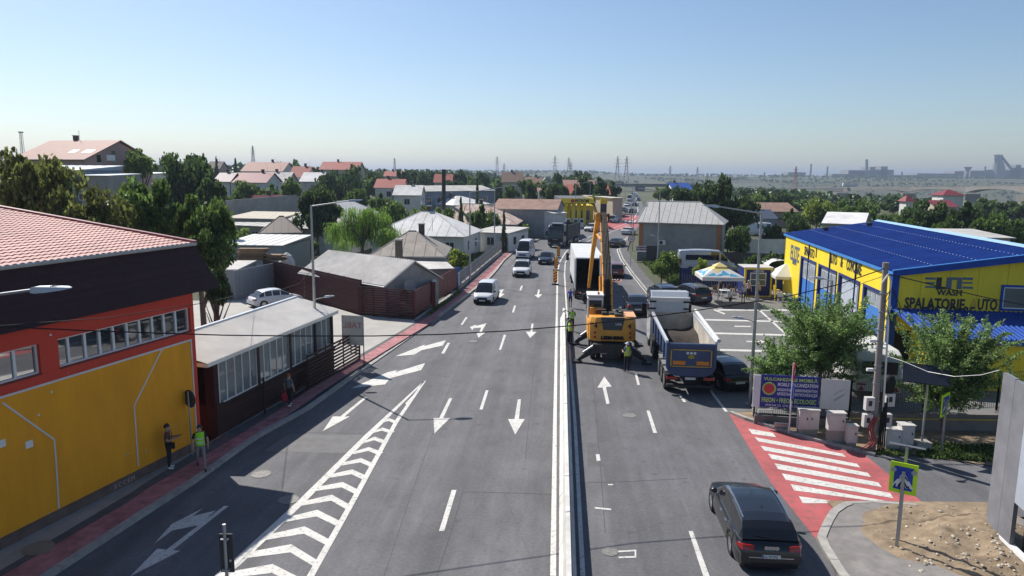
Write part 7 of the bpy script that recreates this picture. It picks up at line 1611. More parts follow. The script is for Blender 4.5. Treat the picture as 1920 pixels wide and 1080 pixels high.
for nm, lb, A, B, Y, dp, rs, kd, mr, mw, wh in (
    ('hill_house', 'pinkish white low roof beyond the dark trees', (398, 343), (432, 338), 165, 9, 2.0, 'gable', mat('pink_sheet', (.46, .36, .34), .7), m_whitewall, 3.5),
    ('hill_house', 'maroon sheet roof above the playground trees', (428, 341), (500, 343), 165, 12, 2.2, 'gable', m_rmar, m_whitewall, 3.5),
    ('hill_house', 'white house with beige pink roof on the hill', (450, 320), (530, 322), 215, 14, 2.8, 'gable', m_rpink, m_whitewall, 5),
    ('hill_house', 'beige hall roof below the white hill house', (478, 342), (540, 343), 180, 10, 2.6, 'gable', m_rgrey, m_cream, 3.5),
    ('hill_house', 'small red roofed house right of the white hill house', (540, 331), (577, 333), 200, 10, 3.0, 'gable', m_rred, m_whitewall, 4),
    ('hill_house', 'pale roofed house left of the lattice mast', (560, 340), (612, 341), 190, 10, 2.4, 'gable', m_rslate, m_whitewall, 3.5),
    ('hill_house', 'tall house with reddish roof behind the willow tree line', (597, 318), (672, 318), 235, 12, 2.6, 'gable', m_rred, m_cream, 6),
    ('hill_house', 'low house with bright red roof left of the office', (700, 352), (757, 352), 185, 10, 2.2, 'gable', m_rred, m_whitewall, 3.5),
    ('hill_house', 'red brown roofed house on the skyline', (718, 330), (760, 331), 280, 10, 2.0, 'gable', m_rred, m_cream, 4),
    ('hill_house', 'pale grey shed roof left of the blue grey office', (735, 366), (790, 366), 150, 9, 2.0, 'gable', m_rslate, m_whitewall, 3),
    ('hill_house', 'red roofed house above the blue grey office', (812, 342), (848, 342), 230, 9, 2.6, 'gable', m_rred, m_cream, 4),
    ('hill_house', 'brown gabled house in the tree belt', (940, 341), (982, 342), 235, 9, 3.2, 'gable', mat('brown_tile', (.20, .13, .10), .8), m_cream, 4),
    ('hill_house', 'house with dark red roof left of the station', (985, 349), (1018, 349), 240, 10, 3.0, 'gable', m_rust2, m_wall_c, 4),
    ('hill_house', 'pale roofed low shop behind the warehouse', (1008, 360), (1034, 360), 190, 9, 1.0, 'gable', m_rpink, m_whitewall, 3),
    ('hill_house', 'white house with beige roof behind the petrol canopy', (1057, 356), (1118, 356), 262, 14, 3.5, 'gable', m_rpink, m_whitewall, 5),
    ('hill_house', 'long shed with bright red roof beside the petrol canopy', (1064, 364), (1146, 364), 205, 15, 2.6, 'gable', m_rred, m_whitewall, 6),
    ('hill_house', 'dark brown roofed skyline house near the left mast', (385, 316), (412, 316), 260, 9, 2.6, 'gable', mat('dark_tile', (.13, .09, .08), .8), m_pinkw, 4)):
    HY(nm, lb, A, B, Y, dp, rs, kd, mr, mw, wh)
H('beige_block', 'beige flat block far along the left side of the road', (1148, 371), (1171, 371), 6, 40, .2, 'mono', m_rgrey, m_cream)
# ---- fuel station
ca = thing('petrol_station', 'yellow petrol station canopy with black PETROM lettering', 'petrol station', (0, 0, 0)); YP = 158
a, c = AT(1050, 372, YP), AT(1111, 372, YP); zlo = AT(1080, 381, YP).z
MB().bx(a.x, c.x, YP, YP+.3, zlo, a.z).build('fascia', m_cyel, ca); MB().bx(a.x, c.x+.2, YP+.3, YP+22, zlo+.1, a.z+.05).build('canopy_roof', mat('canopy_dark', (.09, .09, .10), .7, var=.2), ca)
MB().bx(c.x, c.x+.3, YP, YP+22, zlo, a.z+.1).build('side_fascia', m_cyel, ca)
me = text_mesh('PETROM', 1., .03, 'LEFT', 1., .03); x0, x1 = AT(1078, 377, YP).x, AT(1104, 377, YP).x; wx = max(v.co.x for v in me.vertices); me.transform(Matrix.Translation((x0, YP-.05, AT(1080, 379.3, YP).z)) @ Matrix.Rotation(R(90), 4, 'X') @ Matrix.Diagonal(((x1-x0)/wx, .95, 1, 1))); me.materials.clear(); me.materials.append(m_char); link('station_lettering', me, ca)
MB().lathe([(.4, -.06), (.4, 0), (.05, -.06)], 12, ax='y', c=(AT(1073.5, 377, YP).x, YP, (zlo+a.z)/2)).build('station_logo', MATS['stop_red'], ca)
for x in (1060, 1075, 1085, 1096): 
    for k in range(2): q = AT(x, 400, YP+2); MB().bx(q.x-.35, q.x+.35, YP+2+k*12, YP+2.7+k*12, 0, zlo+.1).build('column', m_cyel, ca)
for k, x in enumerate((1066, 1080, 1091)): q = AT(x, 405, YP+1); pmp = MB().bx(q.x-.5, q.x+.5, YP+1, YP+1.6, 0, 2.0).build('fuel_pump', m_pvc, ca); MB().bx(q.x-.35, q.x+.35, YP+.97, YP+1, 1.1, 1.7).build('display', m_dark, pmp)
MB().bx(AT(1062, 400, YP+18).x, AT(1116, 400, YP+18).x, YP+22, YP+30, 0, 4).build('shop', m_cyel, ca); MB().bx(AT(1066, 400, YP+18).x, AT(1110, 400, YP+18).x, YP+21.9, YP+22, .4, 2.8).build('shop_window', m_win, ca)
p = G(1131, 417); to = thing('price_totem', 'blue and yellow price totem at the petrol station', 'sign', (p.x, p.y, 0)); zt = VP(1131, 373, p.xy, (1, 0)).z; MB().bx(-.75, .75, 0, .4, 0, zt-1.2).build('blue_part', m_navy, to); MB().bx(-.85, .85, -.05, .45, zt-1.2, zt).build('yellow_head', m_cyel, to); MB().bx(-.5, .5, -.03, 0, zt-3.4, zt-1.6).build('price_board', m_dark, to)
# ---- right: house with grey seamed roof
hr = H('orange_corner_house', 'grey rendered house with orange corners and seamed grey roof', (1193, 416), (1358, 421), 4.7, 9, 2.9, 'hip', mat('seamed_roof', (.50, .48, .45), .6, var=.10, spec=.25), m_wall_c, seams=.85, over=.4, hip=(.2, .9))
Lh = (G(1358, 421, 4.7)-G(1193, 416, 4.7)).length
for x in (.38, Lh-1.0): MB().bx(x, x+.62, .36, .5, -.2, 4.6).build('orange_pilaster', m_brick, hr)
MB().bx(Lh-.42, Lh-.39, .4, 8.4, -.2, 4.6).build('side_face', m_wall_c, hr)
acu = MB().bx(Lh*.27, Lh*.27+.95, .1, .38, 1.5, 2.15).build('air_conditioner', m_pvc, hr); MB().lathe([(.26, .085), (.26, .1), (.02, .085)], 16, ax='y', c=(Lh*.27+.35, 0, 1.82)).build('fan', m_dark, acu)
MB().tube((Lh*.34, .33, 1.4), (Lh*.34, .33, 4), .05, n=6).build('flue_pipe', m_grey, hr)
# right background buildings
fence_panelled('white_sheet_fence', 'white sheet fence beyond the black fence on the right', G(1378, 482).xy, G(1478, 483).xy, 2.6, m_whitewall, 0, .5)
fence_panelled('black_sheet_fence', 'black sheet fence behind the silver minibus', G(1352, 500).xy, G(1479, 506).xy, 1.9, m_sback, 0, .4)
H('grey_gable_hall', 'grey hall with blue trimmed gable behind the car wash', (1540, 418), (1622, 421), 4.6, 14, 1.4, 'gable', m_rslate, m_wall_c, over=.2)
HY('brick_long_shed', 'long brownish shed with red tile roof right of the dark trees', (1392, 395), (1498, 398), 165, 14, 1.8, 'gable', m_rust2, m_pinkw, 4.5, fwin=((.45, 2.5, 3, .7), (.7, 2.5, 3, .7)))
HY('dark_blue_shed', 'dark blue shed with white vans in front', (1398, 409), (1460, 410), 146, 10, 1.6, 'gable', m_rdk, m_bluew, 3)
HY('white_tower_house', 'white house with maroon roofs among the trees at right', (1698, 377), (1718, 378), 145, 3.2, 1.2, 'hip', m_rmar, m_whitewall, 8)
HY('white_tower_block', 'taller white block with maroon roof behind the tower house', (1768, 366), (1812, 366), 160, 5, 1.2, 'hip', m_rmar, m_whitewall, 8)
HY('low_maroon_house', 'low maroon roofed house right of the white tower', (1756, 388), (1800, 388), 140, 7, 1.2, 'gable', m_rmar, m_cream, 4)
HY('white_hut', 'grey white flat roofed hut right behind the car wash ridge', (1790, 442), (1905, 449), 72, 7, .4, 'mono', m_rgrey, m_whitewall, 3.5)
HY('blue_roof_hall', 'small hall with blue roof far along the right of the road', (1261, 356), (1300, 356), 215, 12, 2, 'gable', m_cblue, m_whitewall, 5)
for i, (x, y, Y, l) in enumerate(((1432, 432, 88, 'white delivery van parked by the dark blue shed'), (1414, 430, 90, 'white van left of the delivery van by the dark blue shed'))):
    q = G(x, 441); car('parked_van', l, 'van', (q.x, q.y, 0), R(-5), 5.5, 2.0, 2.5, 'van', pk_white, 'vans by the dark blue shed', detail=False)
# ================================================================ VEGETATION
def leafm(name, c, tr=.48, var=.35): return mat(name, c, .5, var=var, scale=.9, island=.55, trans=tr, objvar=.12, spec=.4)
L_dark = leafm('leaf_dark', (0.062, 0.102, 0.029)); L_mid = leafm('leaf_mid', (0.105, 0.168, 0.039)); L_light = leafm('leaf_light', (0.150, 0.220, 0.049)); L_yel = leafm('leaf_yellow_green', (0.224, 0.284, 0.045)); L_wil = leafm('leaf_willow', (0.187, 0.308, 0.055)); L_wal = leafm('leaf_walnut', (0.147, 0.167, 0.044)); L_aca = leafm('leaf_acacia', (0.196, 0.300, 0.092)); L_far = leafm('leaf_far', (0.090, 0.139, 0.053), .2)
m_bark = mat('bark', (.13, .10, .08), .9, var=.3, scale=6)
def quad_leaf(b, p, s, rn, up=.3, asp=1.0):
    n = Vector((rn.gauss(0, 1), rn.gauss(0, 1), rn.gauss(0, 1)+up)).normalized(); u = n.orthogonal().normalized(); a = rn.uniform(0, 6.28)
    u = (u*math.cos(a)+n.cross(u)*math.sin(a)); w = n.cross(u)*asp; u = u*s; w = w*s
    b.v += [tuple(p-u*.5-w*.1), tuple(p-w*.5+u*.05), tuple(p+u*.5+w*.05), tuple(p+w*.5-u*.05)]; k = len(b.v)-4; b.f.append((k, k+1, k+2, k+3)); b.mi.append(0)
def crown(seed, n, size, lobes=26, zc=.5, shape='round', gap=.15):
    rn = random.Random(seed); b = MB(); C = []
    for i in range(lobes):
        while True:
            d = Vector((rn.uniform(-1, 1), rn.uniform(-1, 1), rn.uniform(-1, 1)))
            if .1 < d.length < 1: break
        d = d.normalized()*rn.uniform(.35, .86)
        if shape == 'cone': z = rn.random(); d = Vector((d.x, d.y, 0)).normalized()*(1-z)*rn.uniform(.3, .9); C.append((Vector((d.x, d.y, z)), .14+.16*(1-z)))
        else: C.append((Vector((d.x, d.y, .5+d.z*.5*(1 if d.z > 0 else .8))), rn.uniform(.13, .34)))
    for k in range(n):
        c, r = C[rn.randrange(lobes)]; d = Vector((rn.gauss(0, 1), rn.gauss(0, 1), rn.gauss(0, 1))).normalized(); rr = r*(rn.random()**.28)*rn.uniform(.85, 1.12)
        p = c+Vector((d.x*rr, d.y*rr, d.z*rr*.55)); quad_leaf(b, p, size*rn.uniform(.6, 1.35), rn)
    return b
CROWNS = {}
def crown_mesh(kind, seed):
    k = (kind, seed)
    if k not in CROWNS:
        if kind == 'near': b = crown(seed, 7500, .078, 46)
        elif kind == 'mid': b = crown(seed, 3600, .10, 34)
        elif kind == 'far': b = crown(seed, 1500, .15, 22)
        elif kind == 'cone': b = crown(seed, 1800, .10, 40, shape='cone')
        CROWNS[k] = b.mesh('crown', L_mid)
    return CROWNS[k]
def trunk_mb(h, r, seed, spread=1., zb=0.):
    rn = random.Random(seed); b = MB(); top = h*.72; b.path([(0, 0, zb), (rn.uniform(-.1, .1)*r*4, 0, h*.25), (rn.uniform(-1, 1)*r, rn.uniform(-1, 1)*r, top)], [r, r*.8, r*.3], 8)
    for i in range(6):
        a = rn.uniform(0, 6.28); z = h*rn.uniform(.22, .5); L = spread*rn.uniform(.45, .8)
        b.path([(0, 0, z), (math.cos(a)*L*.5, math.sin(a)*L*.5, z+h*.16), (math.cos(a)*L, math.sin(a)*L, z+h*.33)], [r*.5, r*.32, r*.12], 6)
    return b
def setmat(o, m): o.material_slots[0].link = 'OBJECT'; o.material_slots[0].material = m
def tree(label, px, ytop, hw, Y, kind='mid', m=None, grp='trees', seed=None, base=.22, zg=None, name='tree', sq=1.0, ybot=None, lean=0):
    top = AT(px, ytop, Y); r = hw/FPX*Y*1.0; zg = ground_z(top.x, Y) if zg is None else zg; h = max(1.5, top.z-zg); seed = seed if seed is not None else int(px*7+ytop) % 5
    t = thing(name, label, 'tree', (top.x, Y, zg), 0, grp)
    zb = max(h*base, h-(2.1*r if kind != 'cone' else 99)) if ybot is None else AT(px, ybot, Y).z-zg
    if kind != 'far': trunk_mb(h, max(.08, h*.022), seed, r).build('trunk', m_bark, t, smooth=60)
    else: MB().tube((0, 0, -.5), (0, 0, h*.6), max(.12, h*.02), n=5).build('trunk', m_bark, t)
    c = link('crown', crown_mesh(kind, seed), t, (0, 0, zb-(h-zb)*.04), (0, 0, random.uniform(0, 6.28)), (r, r*sq, (h-zb)*1.02)); setmat(c, m or L_mid)
    return t
# near left trees behind the hall
g_ = 'trees behind the red hall'
tree('yellowish leaved tree at the far left above the tiled roof', 58, 268, 78, 44, 'near', L_wal, g_, 1, .18)
tree('leafy tree left of centre above the tiled roof', 165, 340, 80, 42, 'near', L_wal, g_, 2, .15)
tree('dark leaved tree just behind the roof verge', 262, 328, 70, 47, 'near', L_mid, g_, 3, .12)
tree('dark glossy tree hanging over the hall corner', 368, 352, 75, 46, 'near', L_mid, g_, 4, .05)
tree('dark leaves beside the hall corner above the yard', 396, 420, 48, 44, 'near', L_mid, g_, 1, .05)
tree('low leafy branches at the hall corner beside the yard', 402, 500, 36, 41, 'near', L_dark, g_, 5, .05)
tree('big round dark walnut tree on the hill', 345, 275, 62, 98, 'near', L_dark, 'hill trees', 6, .12)
tree('lighter tree left of the big round walnut', 262, 276, 30, 110, 'mid', L_light, 'hill trees', 2)
tree('dark tree right below the big round walnut', 392, 330, 32, 84, 'mid', L_dark, 'hill trees', 3)
tree('pale tree in front of the blue grey hall', 112, 352, 45, 50, 'near', L_wal, g_, 3, .1)
# garden trees around the houses
gh = 'garden trees between the houses'
for i, (px, yt, hw, Y, k, m, lb) in enumerate((
 (592, 343, 48, 100, 'near', L_dark, 'dark leafy tree left of the willow'), (640, 305, 48, 165, 'mid', L_far, 'feathery grey green tree rising behind the willow'),
 (545, 330, 22, 140, 'mid', L_mid, 'tree by the maroon roofed little house'), (458, 335, 34, 150, 'mid', L_mid, 'leafy tree at the playground edge'), (505, 340, 30, 150, 'mid', L_mid, 'leafy tree right of the playground'),
 (415, 345, 22, 140, 'mid', L_light, 'small light tree by the playground lamp'), (540, 296, 24, 260, 'mid', L_mid, 'rounded tree on the skyline above the red house'), (690, 320, 28, 230, 'mid', L_dark, 'dark tree beside the lattice mast'),
 (668, 350, 30, 150, 'mid', L_mid, 'tree behind the pale ribbed roof'), (715, 358, 26, 140, 'mid', L_mid, 'tree left of the office'), (772, 345, 26, 165, 'mid', L_light, 'light green willowy tree left of the office'), (740, 372, 40, 118, 'mid', L_mid, 'bushy tree in front of the office left end'),
 (798, 383, 34, 112, 'mid', L_light, 'light bush in front of the blue grey office'), (835, 385, 30, 110, 'mid', L_mid, 'bush in front of the office windows'), (905, 380, 34, 118, 'mid', L_mid, 'bush before the warehouse'), (945, 398, 10, 105, 'cone', L_dark, 'small dark conifer beside the warehouse wall'),
 (895, 338, 9, 150, 'cone', L_dark, 'slim conifer at the office right end'), (864, 372, 12, 118, 'cone', L_mid, 'young conifer in front of the office'), (978, 418, 24, 125, 'mid', L_light, 'vine covered bush by the maroon fence'), (960, 370, 24, 160, 'mid', L_dark, 'tree behind the warehouse'),
 (860, 466, 26, 84, 'mid', L_yel, 'bright vine arbour in the wire fenced garden'), (835, 470, 18, 86, 'mid', L_light, 'shrub beside the vine arbour'), (520, 450, 30, 92, 'mid', L_light, 'light shrubs beside the brown gazebo'), (445, 425, 36, 95, 'mid', L_light, 'light shrubs in front of the sheds'), (573, 440, 24, 90, 'mid', L_mid, 'shrub right of the brown gazebo'),
 (405, 297, 8, 240, 'cone', L_dark, 'dark conifer on the left skyline'), (441, 299, 9, 240, 'cone', L_dark, 'second dark conifer right of the first on the skyline'))):
    tree(lb, px, yt, hw, Y, k, m, gh, i % 5, .08 if k != 'cone' else .05)
# skyline belt
rn = random.Random(11); k = 0
belt = [(570,318),(600,312),(625,322),(655,318),(705,318),(735,320),(755,318),(780,322),(800,314),(822,320),(838,322),(862,318),(880,322),(902,320),(922,326),(945,328),(965,322),(985,330),(1003,335),(1022,338),(1042,332),(1058,340),(1078,318),(1095,330),(1112,336),(1128,333),(1150,338),(585,330),(690,335),(760,335),(850,330),(890,340),(930,345),(960,345),(1000,350),(1030,345),(1050,325),(1130,350)]
ORD = ['first', 'second', 'third', 'fourth', 'fifth', 'sixth', 'seventh', 'eighth', 'ninth', 'tenth', 'eleventh', 'twelfth', 'thirteenth', 'fourteenth', 'fifteenth', 'sixteenth', 'seventeenth', 'eighteenth', 'nineteenth', 'twentieth']
for bi, (px, yt) in enumerate(sorted(belt)):
    blab = 'rounded green tree in the skyline belt, '+(ORD[bi]+' from the left' if bi < 19 else ORD[len(belt)-1-bi]+' from the right')
    Y = rn.uniform(250, 330) if yt < 330 else rn.uniform(190, 240)
    tree(blab, px, yt, rn.uniform(16, 30), Y, 'far', rn.choice((L_far, L_mid, L_dark)), 'trees in the skyline belt', k % 5, .1); k += 1
tree('big rounded tree in front of the pylons near the station', 1080, 320, 38, 290, 'mid', L_far, 'trees near the petrol station', 1, .05)
tree('dark tree between the station and the far road', 1140, 345, 18, 230, 'mid', L_dark, 'trees near the petrol station', 2, .05)
tree('tree behind the petrol station shop', 1118, 362, 14, 190, 'mid', L_mid, 'trees near the petrol station', 3, .1)
# right hand trees
gr_ = 'trees on the right'
for i, (px, yt, hw, Y, k, m, lb) in enumerate((
 (1345, 328, 58, 122, 'near', L_dark, 'big dark tree behind the grey roofed house'), (1290, 338, 32, 130, 'near', L_dark, 'dark tree left of the big dark tree'), (1395, 362, 34, 118, 'mid', L_dark, 'dark tree right of the big dark tree'), (1388, 420, 30, 100, 'mid', L_mid, 'lower tree by the white sheet fence'),
 (1425, 350, 36, 190, 'mid', L_mid, 'tree behind the brick shed'), (1462, 358, 30, 210, 'mid', L_dark, 'dark tree left of the yellow green tree'), (1535, 365, 36, 160, 'near', L_yel, 'yellow green tree on the right'), (1608, 370, 42, 150, 'near', L_mid, 'green tree right of the yellow green tree'), (1500, 405, 26, 110, 'mid', L_dark, 'dark bush beside the grey gable hall'), (1485, 388, 20, 150, 'mid', L_mid, 'bush left of the grey gable hall'),
 (1450, 420, 28, 115, 'mid', L_dark, 'dark bush by the white vans'), (1655, 390, 34, 130, 'mid', L_mid, 'tree behind the car wash roof'), (1738, 370, 44, 118, 'near', L_dark, 'dark full tree right of the white tower house'), (1690, 400, 30, 110, 'mid', L_mid, 'tree below the white tower house'), (1818, 372, 40, 120, 'mid', L_dark, 'dark tree right of the maroon roofs'), (1855, 398, 44, 100, 'near', L_mid, 'leafy tree above the car wash ridge'), (1905, 395, 36, 105, 'mid', L_mid, 'tree at the right edge above the car wash'),
 (1780, 400, 30, 105, 'mid', L_mid, 'tree between the white hut and the tower house'), (1575, 395, 24, 125, 'mid', L_mid, 'tree right behind the grey gable hall'), (1250, 345, 16, 210, 'mid', L_mid, 'tree by the far road on the right'), (1235, 350, 12, 260, 'mid', L_light, 'light tree beyond the blue roofed hall'),
 (1432, 468, 34, 76, 'mid', L_dark, 'dark hedge shrub before the white fence'), (1465, 474, 20, 74, 'mid', L_dark, 'shrub left of the car wash corner'), (1255, 468, 26, 76, 'mid', L_light, 'weedy shrub beside the grey roofed house'), (1242, 482, 20, 72, 'mid', L_light, 'light weedy shrub by the street lamp'), (1318, 484, 20, 72, 'mid', L_yel, 'young bright shrub behind the parasol'))):
    tree(lb, px, yt, hw, Y, k, m, gr_, i % 5, .06)
for i, (px, yt, hw, Y) in enumerate(sorted(((1330, 360, 40, 260), (1400, 352, 30, 300), (1500, 368, 34, 240), (1560, 378, 30, 230), (1590, 362, 26, 280), (1640, 372, 30, 230), (1680, 372, 28, 240), (1780, 385, 40, 200), (1850, 372, 36, 220), (1900, 372, 36, 210), (1930, 365, 40, 230), (1300, 352, 22, 300), (1270, 355, 16, 320)))):
    tree('green tree in the valley belt below the bridge, '+ORD[i]+' from the left', px, yt, hw, Y, 'far', (L_far, L_mid, L_dark)[i % 3], 'trees in the valley belt', i % 5, .05)
# willow
def willow(px, ytop, ybot, hw, Y):
    top = AT(px, ytop, Y); zg = 0; r = hw/FPX*Y; h = top.z; zb = max(.4, AT(px, ybot, Y).z); t = thing('willow_tree', 'bright green weeping willow in front of the grey roofs', 'tree', (top.x, Y, 0)); rn = random.Random(4)
    trunk_mb(h, .28, 3, r*.7).build('trunk', m_bark, t, smooth=60); b = MB()
    cl = []
    for i in range(30):
        a = rn.uniform(0, 6.28); q = math.sqrt(rn.random())*rn.uniform(.75, 1.08); cl.append((a, q, h*(1-.45*q*q)*rn.uniform(.80, 1.0), rn.uniform(.65, 1.05)))
    for i in range(1250):
        a, q, zc_, lf = cl[i % 30]; x, y = math.cos(a)*r*q+rn.gauss(0, .45), math.sin(a)*r*q*.85+rn.gauss(0, .45); z0 = zc_-abs(rn.gauss(0, .35)); L = lf*rn.uniform(.5, 1.05)*(z0-zb)
        n = int(L/.11); dx, dy = rn.gauss(0, .25), rn.gauss(0, .25)
        for k in range(n):
            u = k/max(1, n); p = Vector((x+dx*u+math.cos(a)*.5*u*(1-u), y+dy*u, z0-L*u)); n_ = Vector((rn.gauss(0, 1), rn.gauss(0, 1), 0)).normalized(); s_ = rn.uniform(.10, .18)
            b.v += [tuple(p+n_*s_*.55), tuple(p+Vector((0, 0, -.06))), tuple(p+Vector((0, 0, -.26))-n_*s_*.3), tuple(p-n_*s_*.5+Vector((0, 0, -.05)))]; f = len(b.v)-4; b.f.append((f, f+1, f+2, f+3)); b.mi.append(0)
    b.build('crown', L_wil, t)
willow(678, 380, 468, 70, 84)
# feathery young trees by the banner
def feathery(label, px, ytop, ybase, hw, zb, seed, nst=95, trunk_bend=0., Y=None):
    p = G(px, ybase, zb); top = VP(px, ytop, p.xy, (1, 0)); h = top.z-zb; r = hw/FPX*p.y; t = thing('young_tree', label, 'tree', p, 0, 'feathery trees by the fence'); rn = random.Random(seed); b = MB(); tb = MB()
    tb.path([(-trunk_bend*.2, 0, -.1), (-trunk_bend*.7, 0, h*.15), (-trunk_bend*.2, 0, h*.32), (0, 0, h*.5), (.1, 0, h*.7)], [.10, .09, .075, .06, .03], 7)
    for i in range(nst):
        a = rn.uniform(0, 6.28); z0 = h*rn.uniform(.18, .62); lng = i % 4 == 0; L = rn.uniform(1.1, 1.45) if lng else rn.uniform(.4, 1.0); el = rn.uniform(.75, 1.35) if lng else rn.uniform(.1, 1.2); d = Vector((math.cos(a)*math.cos(el), math.sin(a)*math.cos(el), math.sin(el)))
        s0 = Vector((rn.gauss(0, .12)*r, rn.gauss(0, .12)*r, z0)); reach = min(r*L/max(.25, math.cos(el)), (h-z0)*(1.12 if lng else .86)/max(.2, math.sin(el))); pts = []
        for k in range(7): u = k/6; pts.append(s0+d*reach*u+Vector((0, 0, -.22*reach*u*u*math.cos(el)))+Vector((rn.gauss(0, .03), rn.gauss(0, .03), 0)))
        tb.path(pts, [.02, .017, .014, .012, .010, .008, .005], 4)
        for k in range(int(reach*(26 if lng else 32))):
            u = rn.uniform(.12, 1); j = min(5, int(u*6)); q = pts[j].lerp(pts[j+1], u*6-j); off = Vector((rn.gauss(0, .13), rn.gauss(0, .13), rn.gauss(0, .09)))*(1.15-(.95 if lng else .5)*u)
            for m_ in range(3): quad_leaf(b, q+off+Vector((rn.gauss(0, .05), rn.gauss(0, .05), rn.gauss(0, .03))), rn.uniform(.07, .14), rn, .5, .6)
    tb.build('trunk', m_bark, t); b.build('crown', L_aca, t)
feathery('feathery young tree spreading above the blue banner', 1535, 562, 742, 108, .5, 5, 190)
feathery('feathery young tree left part above the white banner edge', 1460, 640, 752, 62, .5, 8, 100)
feathery('feathery bent tree beside the dark solar panel', 1772, 598, 800, 98, .5, 6, 190, .35)
feathery('feathery twigs leaning in at the right edge behind the kiosk', 1900, 690, 790, 34, .8, 9, 24)
# grass and weeds
def weeds(name, label, poly, n, hmin, hmax, m, z=0., seed=1):
    P = [G(x, y, z) for x, y in poly]; xs_ = [p.x for p in P]; ys__ = [p.y for p in P]; rn = random.Random(seed); b = MB()
    def inside(x, y):
        r = False; j = len(P)-1
        for i in range(len(P)):
            if (P[i].y > y) != (P[j].y > y) and x < (P[j].x-P[i].x)*(y-P[i].y)/(P[j].y-P[i].y)+P[i].x: r = not r
            j = i
        return r
    k = 0
    while k < n:
        x, y = rn.uniform(min(xs_), max(xs_)), rn.uniform(min(ys__), max(ys__))
        if not inside(x, y): n -= .3; continue
        k += 1; h = rn.uniform(hmin, hmax)*(.5+.9*abs(noise.noise(Vector((x*.6, y*.6, 2)))))*1.4; a = rn.uniform(0, 6.28); w = h*.16+.02; dx, dy = math.cos(a)*w, math.sin(a)*w; lx, ly = rn.gauss(0, .3)*h, rn.gauss(0, .3)*h; zz = z+ground_z(x, y)-.02
        b.add([(x-dx, y-dy, zz), (x+dx, y+dy, zz), (x+lx+dx*.3, y+ly+dy*.3, zz+h), (x+lx-dx*.5, y+ly-dy*.5, zz+h*.8)], [(0, 1, 2, 3)])
    o = b.build(name, m); tag(o, label, 'weeds'); return stuff(o)
L_grass = leafm('grass_blades', (.10, .14, .035), .3); L_dry = leafm('dry_weeds', (.16, .15, .06), .3)
weeds('tall_weeds', 'tall weeds between the black fence and the blue fence', [(1392,508),(1480,512),(1480,538),(1420,536),(1392,528)], 5000, .3, .9, L_grass)
weeds('roadside_weeds', 'green weeds on the verge by the grey roofed house', [(1204,492),(1222,482),(1262,484),(1275,505),(1272,535),(1250,530),(1225,510)], 5000, .2, .6, L_grass)
weeds('verge_weeds', 'weeds under the retaining wall', [(1715,835),(1860,838),(1900,860),(1850,868),(1720,858)], 3000, .06, .24, L_mid)
weeds('cabinet_weeds', 'sparse weeds by the grey cabinets', [(1655,845),(1712,848),(1700,856),(1640,852)], 500, .06, .22, L_grass)
weeds('fence_weeds', 'weeds along the foot of the oxblood fence', [(800,590),(858,548),(864,549),(806,592)], 900, .08, .3, L_grass, KH)
weeds('garden_weeds', 'grass in the wire fenced garden', [(800,560),(860,520),(930,480),(900,475),(820,500),(780,540)], 5000, .15, .5, L_grass)
weeds('yard_weeds', 'weeds behind the sheds on the left', [(380,470),(560,455),(600,450),(560,440),(380,445)], 4000, .3, .9, L_light)
# far woodland
def woodland(name, label, area, n, seed, m, hmin=4, hmax=9):
    rn = random.Random(seed); b = MB(); k = 0
    for i in range(n):
        x, y = area(rn)
        if x is None: continue
        z = ground_z(x, y); h = rn.uniform(hmin, hmax); r = h*rn.uniform(.4, .65)
        for j in range(15):
            d = Vector((rn.gauss(0, 1), rn.gauss(0, 1), abs(rn.gauss(0, .8)))).normalized(); quad_leaf(b, Vector((x+d.x*r*.7, y+d.y*r*.7, z+h*.45+d.z*h*.45)), r*rn.uniform(.6, 1.0), rn, .6)
    o = b.build(name, m); tag(o, label, 'woodland'); return stuff(o)
def areaR(rn):
    y = 250+rn.random()**1.6*1500; x = .17*y+45+rn.random()*y*.85
    return (x, y) if noise.noise(Vector((x*.006, y*.006, 5))) > -.18 else (None, None)
def areaL(rn):
    y = 320+rn.random()**1.5*900; x = .17*y-20-rn.random()*y*.95; return (x, y)
def areaP(rn):
    k = int(rn.random()*70); r2 = random.Random(k); y0 = 1250+1500*r2.random(); x0 = r2.uniform(-.25, .85)*y0; L = r2.uniform(150, 500); u = rn.random(); return (x0+L*u, y0+40*math.sin(u*5+k)+rn.gauss(0, 9))
woodland('valley_woodland', 'bushy green slopes of the valley under the bridge', areaR, 2600, 21, L_far, 3, 6.5)
woodland('hill_woodland', 'wooded far slope behind the left houses', areaL, 1000, 22, L_far, 5, 9)
woodland('plateau_woodland', 'hazy scattered woods on the far plateau', areaP, 2600, 23, L_far, 4, 8)
